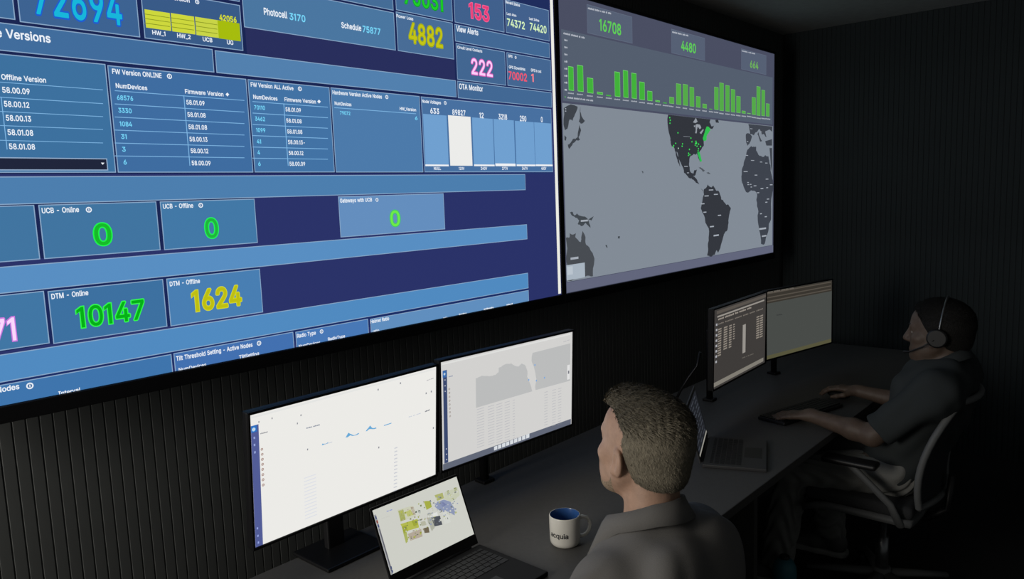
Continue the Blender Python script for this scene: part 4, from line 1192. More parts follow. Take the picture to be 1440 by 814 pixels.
MON_B = [
('r',2.3,-1.9,594.9,19.6,(98,104,120),2),
('r',7.9,20.1,23.2,309.1,(58,72,110),2),
('r',6.5,287.4,21.4,308.1,(60,105,170),3),
('o',13.6,297.8,4.5,(130,180,220),3),
('o',15.3,279.5,2.2,(150,160,185),3),
('o',15.4,261.5,2.2,(150,160,185),3),
('o',15.5,244.6,2.2,(150,160,185),3),
('o',16.6,64.4,2.2,(150,160,185),3),
('o',16.7,47.5,2.2,(150,160,185),3),
('o',16.8,30.6,2.2,(150,160,185),3),
('o',31.4,248.3,3.1,(125,110,100),3),
('o',31.6,236.2,3.1,(125,110,100),3),
('o',31.8,224.1,3.1,(125,110,100),3),
('o',32,212,3.1,(125,110,100),3),
('o',32.2,199.9,3.1,(125,110,100),3),
('o',32.4,187.8,3.1,(125,110,100),3),
('o',32.7,175.7,3.1,(125,110,100),3),
('o',32.9,163.6,3.1,(125,110,100),3),
('r',29.4,285.4,31.2,287.7,(110,125,160),6),
('r',31.9,285.3,33.7,287.6,(110,125,160),6),
('r',34.3,285.3,36.2,288.1,(110,125,160),6),
('r',36.8,285.2,38.6,287.5,(110,125,160),6),
('r',39.3,285.2,41.1,287.5,(110,125,160),6),
('r',41.7,285.1,43.6,287.9,(110,125,160),6),
('r',44.2,285.1,46,287.4,(110,125,160),6),
('p',[(139,259.8),(165.4,263.1),(195.4,255.2),(223.5,254.2),(237.4,260.7),(237.4,274),(260.5,279.7),(294,278.2),(311,267.2),(328.3,261.7),(343.9,268.9),(358.8,260.7),(370.3,236.7),(368.6,219.4),(381,196.9),(390,176.2),(394.5,163.9),(139,164.9)],(187,188,188),2),
('p',[(394.5,295.7),(587.8,296.6),(587.8,161.2),(409.9,164.6),(413.5,203.4),(403.5,240.2),(390,268)],(187,188,188),2),
('r',373.9,204.2,379.2,209.6,(120,165,220),3),
('r',403.5,249.5,409,254.9,(120,165,220),3),
('r',410.8,194,416.2,199.5,(120,165,220),3),
('r',451.3,195.9,456.9,201.5,(120,165,220),3),
('r',571.8,167.6,585.8,220.3,(225,225,225),3),
('r',575.8,188.3,582.8,199.6,(120,122,130),4),
('r',142.1,157.1,173.2,159,(186,186,190),2),
('r',189,155.5,217.8,157.4,(186,186,190),2),
('r',226,154.1,253.8,156,(186,186,190),2),
('r',263.8,152.8,287.2,154.7,(186,186,190),2),
('r',300.8,151.7,311,153.6,(186,186,190),2),
('r',454.1,145.9,470.9,148,(186,186,190),2),
('r',493.7,144.4,512.9,146.5,(186,186,190),2),
('r',524.5,143.3,542.1,145.4,(186,186,190),2),
('r',142.1,148.3,173.2,150.2,(186,186,190),2),
('r',189,146.5,217.8,148.4,(186,186,190),2),
('r',226,145,253.8,147,(186,186,190),2),
('r',263.8,143.6,287.2,145.6,(186,186,190),2),
('r',300.8,142.4,311,144.4,(186,186,190),2),
('r',454.1,136.2,470.9,138.3,(186,186,190),2),
('r',493.7,134.6,512.9,136.7,(186,186,190),2),
('r',524.5,133.4,542.1,135.5,(186,186,190),2),
('r',142.1,139.5,173.2,141.4,(186,186,190),2),
('r',189,137.5,217.8,139.4,(186,186,190),2),
('r',226,136,253.8,137.9,(186,186,190),2),
('r',263.8,134.5,287.2,136.4,(186,186,190),2),
('r',300.8,133.2,311,135.1,(186,186,190),2),
('r',454.1,126.5,470.9,128.6,(186,186,190),2),
('r',493.7,124.8,512.9,126.9,(186,186,190),2),
('r',524.5,123.5,542.1,125.6,(186,186,190),2),
('r',142.1,130.6,173.2,132.5,(186,186,190),2),
('r',189,128.6,217.8,130.5,(186,186,190),2),
('r',226,126.9,253.8,128.8,(186,186,190),2),
('r',263.8,125.3,287.2,127.2,(186,186,190),2),
('r',300.8,123.9,311,125.9,(186,186,190),2),
('r',454.1,116.8,470.9,118.9,(186,186,190),2),
('r',493.7,115,512.9,117,(186,186,190),2),
('r',524.5,113.6,542.1,115.7,(186,186,190),2),
('r',142.1,121.8,173.2,123.7,(186,186,190),2),
('r',189,119.6,217.8,121.5,(186,186,190),2),
('r',226,117.8,253.8,119.8,(186,186,190),2),
('r',263.8,116.1,287.2,118.1,(186,186,190),2),
('r',300.8,114.7,311,116.6,(186,186,190),2),
('r',454.1,107.1,470.9,109.2,(186,186,190),2),
('r',493.7,105.1,512.9,107.2,(186,186,190),2),
('r',524.5,103.7,542.1,105.8,(186,186,190),2),
('r',142.1,113,173.2,114.9,(186,186,190),2),
('r',189,110.6,217.8,112.5,(186,186,190),2),
('r',226,108.8,253.8,110.7,(186,186,190),2),
('r',263.8,107,287.2,108.9,(186,186,190),2),
('r',300.8,105.4,311,107.4,(186,186,190),2),
('r',454.1,97.4,470.9,99.5,(186,186,190),2),
('r',493.7,95.3,512.9,97.4,(186,186,190),2),
('r',524.5,93.8,542.1,95.9,(186,186,190),2),
('r',142.1,104.1,173.2,106,(186,186,190),2),
('r',189,101.7,217.8,103.6,(186,186,190),2),
('r',226,99.7,253.8,101.6,(186,186,190),2),
('r',263.8,97.8,287.2,99.7,(186,186,190),2),
('r',300.8,96.1,311,98.1,(186,186,190),2),
('r',454.1,87.7,470.9,89.8,(186,186,190),2),
('r',493.7,85.5,512.9,87.6,(186,186,190),2),
('r',524.5,83.9,542.1,86,(186,186,190),2),
('r',142.1,95.3,173.2,97.2,(186,186,190),2),
('r',189,92.7,217.8,94.6,(186,186,190),2),
('r',226,90.6,253.8,92.6,(186,186,190),2),
('r',263.8,88.6,287.2,90.6,(186,186,190),2),
('r',300.8,86.9,311,88.9,(186,186,190),2),
('r',454.1,78,470.9,80.1,(186,186,190),2),
('r',493.7,75.7,512.9,77.8,(186,186,190),2),
('r',524.5,74,542.1,76.1,(186,186,190),2),
('r',142.1,86.5,173.2,88.3,(186,186,190),2),
('r',189,83.7,217.8,85.7,(186,186,190),2),
('r',226,81.6,253.8,83.5,(186,186,190),2),
('r',263.8,79.4,287.2,81.4,(186,186,190),2),
('r',300.8,77.6,311,79.6,(186,186,190),2),
('r',454.1,68.3,470.9,70.4,(186,186,190),2),
('r',493.7,65.9,512.9,68,(186,186,190),2),
('r',524.5,64.1,542.1,66.2,(186,186,190),2),
('r',142.1,77.6,173.2,79.5,(186,186,190),2),
('r',189,74.8,217.8,76.7,(186,186,190),2),
('r',226,72.5,253.8,74.4,(186,186,190),2),
('r',263.8,70.3,287.2,72.2,(186,186,190),2),
('r',300.8,68.4,311,70.4,(186,186,190),2),
('r',454.1,58.6,470.9,60.7,(186,186,190),2),
('r',493.7,56.1,512.9,58.2,(186,186,190),2),
('r',524.5,54.2,542.1,56.3,(186,186,190),2),
('r',142.1,68.8,173.2,70.7,(186,186,190),2),
('r',189,65.8,217.8,67.7,(186,186,190),2),
('r',226,63.4,253.8,65.4,(186,186,190),2),
('r',263.8,61.1,287.2,63.1,(186,186,190),2),
('r',300.8,59.1,311,61.1,(186,186,190),2),
('r',454.1,48.9,470.9,51,(186,186,190),2),
('r',493.7,46.3,512.9,48.4,(186,186,190),2),
('r',524.5,44.3,542.1,46.4,(186,186,190),2),
('r',142.1,60,173.2,61.8,(186,186,190),2),
('r',189,56.8,217.8,58.8,(186,186,190),2),
('r',226,54.4,253.8,56.3,(186,186,190),2),
('r',263.8,51.9,287.2,53.9,(186,186,190),2),
('r',300.8,49.9,311,51.9,(186,186,190),2),
('r',454.1,39.2,470.9,41.3,(186,186,190),2),
('r',493.7,36.5,512.9,38.5,(186,186,190),2),
('r',524.5,34.4,542.1,36.5,(186,186,190),2),
('r',142.1,51.1,173.2,53,(186,186,190),2),
('r',189,47.9,217.8,49.8,(186,186,190),2),
('r',226,45.3,253.8,47.2,(186,186,190),2),
('r',263.8,42.8,287.2,44.7,(186,186,190),2),
('r',300.8,40.6,311,42.6,(186,186,190),2),
('r',454.1,29.5,470.9,31.6,(186,186,190),2),
('r',493.7,26.6,512.9,28.7,(186,186,190),2),
('r',524.5,24.5,542.1,26.6,(186,186,190),2),
('r',142.1,42.3,173.2,44.2,(186,186,190),2),
('r',189,38.9,217.8,40.8,(186,186,190),2),
('r',226,36.2,253.8,38.2,(186,186,190),2),
('r',263.8,33.6,287.2,35.6,(186,186,190),2),
('r',300.8,31.4,311,33.3,(186,186,190),2),
('r',493.7,16.8,512.9,18.9,(186,186,190),2),
('r',524.5,14.6,542.1,16.7,(186,186,190),2),
('r',142.1,33.5,173.2,35.3,(186,186,190),2),
('r',189,30,217.8,31.9,(186,186,190),2),
('r',226,27.2,253.8,29.1,(186,186,190),2),
('r',263.8,24.4,287.2,26.4,(186,186,190),2),
('r',300.8,22.1,311,24.1,(186,186,190),2),
('r',215.4,4.9,230,17.8,(215,220,225),4),
('r',233.3,5,248,18,(215,220,225),4),
('r',251.3,5.1,266.3,18.2,(215,220,225),4),
('r',269.6,5.3,284.7,18.4,(215,220,225),4),
('r',288.1,5.4,303.4,18.7,(215,220,225),4),
('r',306.8,5.6,322.2,18.9,(215,220,225),4),
('r',325.7,5.7,341.3,19.1,(215,220,225),4),
('r',344.8,5.9,360.6,19.3,(215,220,225),4),
('r',364.1,6,380.1,19.6,(215,220,225),4),
('r',4.4,326.7,587.8,331.8,(222,222,220),1),
('r',550.3,306.4,553.2,309.2,(180,180,185),6),
('r',554.3,306.7,557.2,309.4,(180,180,185),6),
('r',558.3,306.9,561.3,310.2,(180,180,185),6),
('r',562.3,307.1,565.3,309.9,(180,180,185),6),
('r',570,307.6,573,310.9,(180,180,185),6),
('r',574,307.8,577,310.6,(180,180,185),6),
('r',578.1,308.1,581.1,310.8,(180,180,185),6)]

MON_C = [
('r',-1.9,8.9,578,27.2,(128,124,115),2),
('r',29.5,315.4,597.5,329,(88,82,76),2),
('r',35.7,300.6,577.3,307.4,(150,145,138),3),
('r',44.4,288.5,53.1,294.4,(158,150,140),6),
('r',56.2,288.5,64.9,295.7,(158,150,140),6),
('r',68,288.5,76.8,294.4,(158,150,140),6),
('r',79.9,288.5,88.8,294.4,(158,150,140),6),
('r',91.9,288.5,100.7,295.7,(158,150,140),6),
('r',114.7,288.4,123.6,294.4,(158,150,140),6),
('r',126.8,288.4,135.8,295.7,(158,150,140),6),
('r',138.9,288.4,147.9,294.3,(158,150,140),6),
('r',151.1,288.4,160.2,294.3,(158,150,140),6),
('r',163.3,288.4,172.4,295.6,(158,150,140),6),
('r',175.7,288.3,184.8,294.3,(158,150,140),6),
('r',188,288.3,197.2,294.3,(158,150,140),6),
('r',200.4,288.3,209.6,295.6,(158,150,140),6),
('r',224.1,288.3,233.3,295.6,(158,150,140),6),
('r',236.6,288.3,245.9,294.3,(158,150,140),6),
('r',249.2,288.2,258.6,294.3,(158,150,140),6),
('r',273.3,288.2,282.7,295.6,(158,150,140),6),
('r',286.1,288.2,295.5,294.3,(158,150,140),6),
('r',298.9,288.2,308.4,294.3,(158,150,140),6),
('r',311.7,288.1,321.3,295.6,(158,150,140),6),
('r',324.6,288.1,334.2,294.3,(158,150,140),6),
('r',337.6,288.1,347.3,294.3,(158,150,140),6),
('r',362.4,288.1,372.1,294.2,(158,150,140),6),
('r',375.6,288.1,385.3,294.2,(158,150,140),6),
('r',388.7,288,398.5,295.6,(158,150,140),6),
('r',402,288,411.8,294.2,(158,150,140),6),
('r',45.1,269.4,55.9,273.8,(120,113,105),6),
('r',59.8,269.3,70.7,273.7,(120,113,105),6),
('r',74.5,269.1,85.4,274.5,(120,113,105),6),
('r',89.3,268.9,100.3,273.3,(120,113,105),6),
('r',117.7,268.5,128.8,274,(120,113,105),6),
('r',132.7,268.3,143.9,272.8,(120,113,105),6),
('r',147.8,268.1,159,272.6,(120,113,105),6),
('r',163,268,174.3,273.4,(120,113,105),6),
('r',178.3,267.8,189.6,272.3,(120,113,105),6),
('r',193.6,267.6,205,272.1,(120,113,105),6),
('r',223,267.2,234.5,271.7,(120,113,105),6),
('r',238.6,267,250.1,272.5,(120,113,105),6),
('r',254.2,266.8,265.9,271.4,(120,113,105),6),
('r',270,266.6,281.7,271.2,(120,113,105),6),
('r',285.8,266.4,297.6,272,(120,113,105),6),
('r',316.1,266,328,270.6,(120,113,105),6),
('r',332.2,265.8,344.1,270.4,(120,113,105),6),
('r',348.3,265.6,360.3,271.3,(120,113,105),6),
('r',364.6,265.4,376.7,270.1,(120,113,105),6),
('r',395.7,265,407.9,269.7,(120,113,105),6),
('r',412.2,264.8,424.5,269.5,(120,113,105),6),
('r',428.8,264.6,441.1,270.3,(120,113,105),6),
('r',445.5,264.4,457.9,269.1,(120,113,105),6),
('r',477.4,264,489.9,268.7,(120,113,105),6),
('r',494.3,263.8,506.9,269.6,(120,113,105),6),
('r',511.4,263.6,524.1,268.3,(120,113,105),6),
('r',528.5,263.4,541.3,268.1,(120,113,105),6),
('r',545.7,263.1,558.5,269,(120,113,105),6),
('r',44.5,245.3,78.9,251.2,(140,132,122),3),
('r',104.6,243.3,142.8,249.4,(140,132,122),3),
('r',161.3,242.4,189.4,247.9,(140,132,122),3),
('r',205,241.7,223.9,246.8,(140,132,122),3),
('r',481.3,232.4,519.5,238.6,(140,132,122),3),
('r',528.2,231.2,563.4,237.3,(140,132,122),3),
('r',44.1,235.2,78.6,241.1,(140,132,122),3),
('r',104.3,233.1,142.5,239.2,(140,132,122),3),
('r',161,232.1,189.1,237.6,(140,132,122),3),
('r',204.7,231.4,223.6,236.4,(140,132,122),3),
('r',481.1,221.5,519.4,227.7,(140,132,122),3),
('r',528,220.3,563.3,226.3,(140,132,122),3),
('r',43.8,225.1,78.3,231,(140,132,122),3),
('r',103.9,222.9,142.2,229,(140,132,122),3),
('r',160.7,221.8,188.8,227.3,(140,132,122),3),
('r',204.4,221,223.4,226,(140,132,122),3),
('r',481,210.6,519.2,216.8,(140,132,122),3),
('r',527.9,209.3,563.1,215.4,(140,132,122),3),
('r',43.4,215,77.9,220.9,(140,132,122),3),
('r',103.6,212.7,141.9,218.8,(140,132,122),3),
('r',160.4,211.5,188.5,217,(140,132,122),3),
('r',204.1,210.6,223.1,215.7,(140,132,122),3),
('r',480.8,199.8,519.1,205.9,(140,132,122),3),
('r',527.7,198.3,563,204.4,(140,132,122),3),
('r',43.1,204.9,77.6,210.7,(140,132,122),3),
('r',103.3,202.4,141.6,208.5,(140,132,122),3),
('r',160.1,201.1,188.2,206.7,(140,132,122),3),
('r',203.8,200.2,222.8,205.3,(140,132,122),3),
('r',480.6,188.8,518.9,195.1,(140,132,122),3),
('r',527.6,187.4,562.9,193.4,(140,132,122),3),
('r',42.8,194.8,77.3,200.6,(140,132,122),3),
('r',103,192.2,141.3,198.3,(140,132,122),3),
('r',159.8,190.8,187.9,196.4,(140,132,122),3),
('r',203.6,189.8,222.5,194.9,(140,132,122),3),
('r',480.5,177.9,518.8,184.1,(140,132,122),3),
('r',527.4,176.4,562.7,182.4,(140,132,122),3),
('r',42.4,184.6,76.9,190.5,(140,132,122),3),
('r',102.6,182,141,188,(140,132,122),3),
('r',159.5,180.5,187.6,186,(140,132,122),3),
('r',203.3,179.4,222.3,184.5,(140,132,122),3),
('r',480.3,167,518.6,173.2,(140,132,122),3),
('r',527.3,165.4,562.6,171.4,(140,132,122),3),
('r',42.1,174.5,76.6,180.3,(140,132,122),3),
('r',102.3,171.7,140.7,177.8,(140,132,122),3),
('r',159.2,170.1,187.3,175.7,(140,132,122),3),
('r',480.1,156.1,518.5,162.3,(140,132,122),3),
('r',527.1,154.4,562.5,160.4,(140,132,122),3),
('r',41.7,164.3,76.3,170.2,(140,132,122),3),
('r',102,161.4,140.4,167.5,(140,132,122),3),
('r',158.9,159.8,187,165.3,(140,132,122),3),
('r',480,145.1,518.3,151.4,(140,132,122),3),
('r',527,143.3,562.3,149.4,(140,132,122),3),
('r',41.4,154.2,75.9,160,(140,132,122),3),
('r',101.7,151.1,140.1,157.3,(140,132,122),3),
('r',158.6,149.4,186.7,155,(140,132,122),3),
('r',479.8,134.2,518.2,140.4,(140,132,122),3),
('r',526.8,132.3,562.2,138.4,(140,132,122),3),
('r',41,144,75.6,149.9,(140,132,122),3),
('r',40.7,133.8,75.3,139.7,(140,132,122),3),
('r',315.3,96,349.9,225.5,(150,146,140),3),
('r',21.6,267.6,36.6,276.7,(170,172,178),3),
('r',21.3,245.1,36.3,254.3,(170,172,178),3),
('r',20.9,222.5,35.9,231.8,(170,172,178),3),
('r',20.6,199.9,35.6,209.3,(170,172,178),3),
('r',20.2,177.3,35.3,186.8,(170,172,178),3),
('r',19.8,154.6,34.9,164.2,(170,172,178),3),
('r',19.5,131.9,34.6,141.5,(170,172,178),3),
('r',19.1,109.1,34.2,118.8,(170,172,178),3),
('r',311.3,73.6,318.6,77.3,(105,100,94),6),
('r',321.2,73.2,328.6,76.8,(105,100,94),6),
('r',331.2,72.7,338.6,77.2,(105,100,94),6),
('r',341.2,72.3,348.7,76,(105,100,94),6),
('r',360.4,71.5,367.8,75.1,(105,100,94),6),
('r',379.6,70.6,387.1,74.3,(105,100,94),6),
('r',389.8,70.1,397.3,74.7,(105,100,94),6),
('r',409.2,69.3,416.8,73,(105,100,94),6),
('r',419.5,68.8,427.1,72.5,(105,100,94),6),
('r',429.8,68.4,437.5,72.9,(105,100,94),6),
('r',440.2,67.9,447.8,71.6,(105,100,94),6)]

MON_D = [
('r',-2.6,272.6,584.8,328.3,(56,52,46),2),
('r',2.7,317.9,577.6,323.7,(84,78,70),3),
('r',3,297.8,577.6,303.5,(84,78,70),3),
('r',3.3,279.8,577.6,285.5,(84,78,70),3),
('r',8.8,324,15.2,329,(106,100,92),6),
('r',17.4,323.9,23.8,330,(106,100,92),6),
('r',26.1,323.8,32.5,328.8,(106,100,92),6),
('r',34.7,323.7,41.2,328.7,(106,100,92),6),
('r',43.4,323.6,49.9,329.7,(106,100,92),6),
('r',60.1,323.4,66.6,329.6,(106,100,92),6),
('r',68.9,323.3,75.5,328.4,(106,100,92),6),
('r',77.8,323.2,84.4,328.3,(106,100,92),6),
('r',86.7,323.1,93.3,329.3,(106,100,92),6),
('r',95.6,323,102.2,328.1,(106,100,92),6),
('r',104.6,322.9,111.2,328,(106,100,92),6),
('r',121.7,322.7,128.4,327.8,(106,100,92),6),
('r',130.8,322.6,137.5,327.7,(106,100,92),6),
('r',139.9,322.5,146.6,328.8,(106,100,92),6),
('r',149,322.4,155.8,327.5,(106,100,92),6),
('r',158.2,322.3,165,327.4,(106,100,92),6),
('r',167.4,322.2,174.3,328.5,(106,100,92),6),
('r',176.7,322.1,183.6,327.3,(106,100,92),6),
('r',194.4,321.9,201.3,327.1,(106,100,92),6),
('r',203.8,321.8,210.7,327,(106,100,92),6),
('r',213.2,321.7,220.2,328,(106,100,92),6),
('r',222.6,321.5,229.6,326.8,(106,100,92),6),
('r',84.3,204.6,90.1,210.1,(52,54,54),6),
('r',92.2,204.3,98.1,208.8,(52,54,54),6),
('r',100.1,204.1,106,208.6,(52,54,54),6),
('r',108.1,203.8,114,209.3,(52,54,54),6),
('r',116,203.5,122,208.1,(52,54,54),6),
('r',124,203.3,130,207.8,(52,54,54),6),
('r',2.4,0.3,584.8,18.6,(86,84,60),2)]

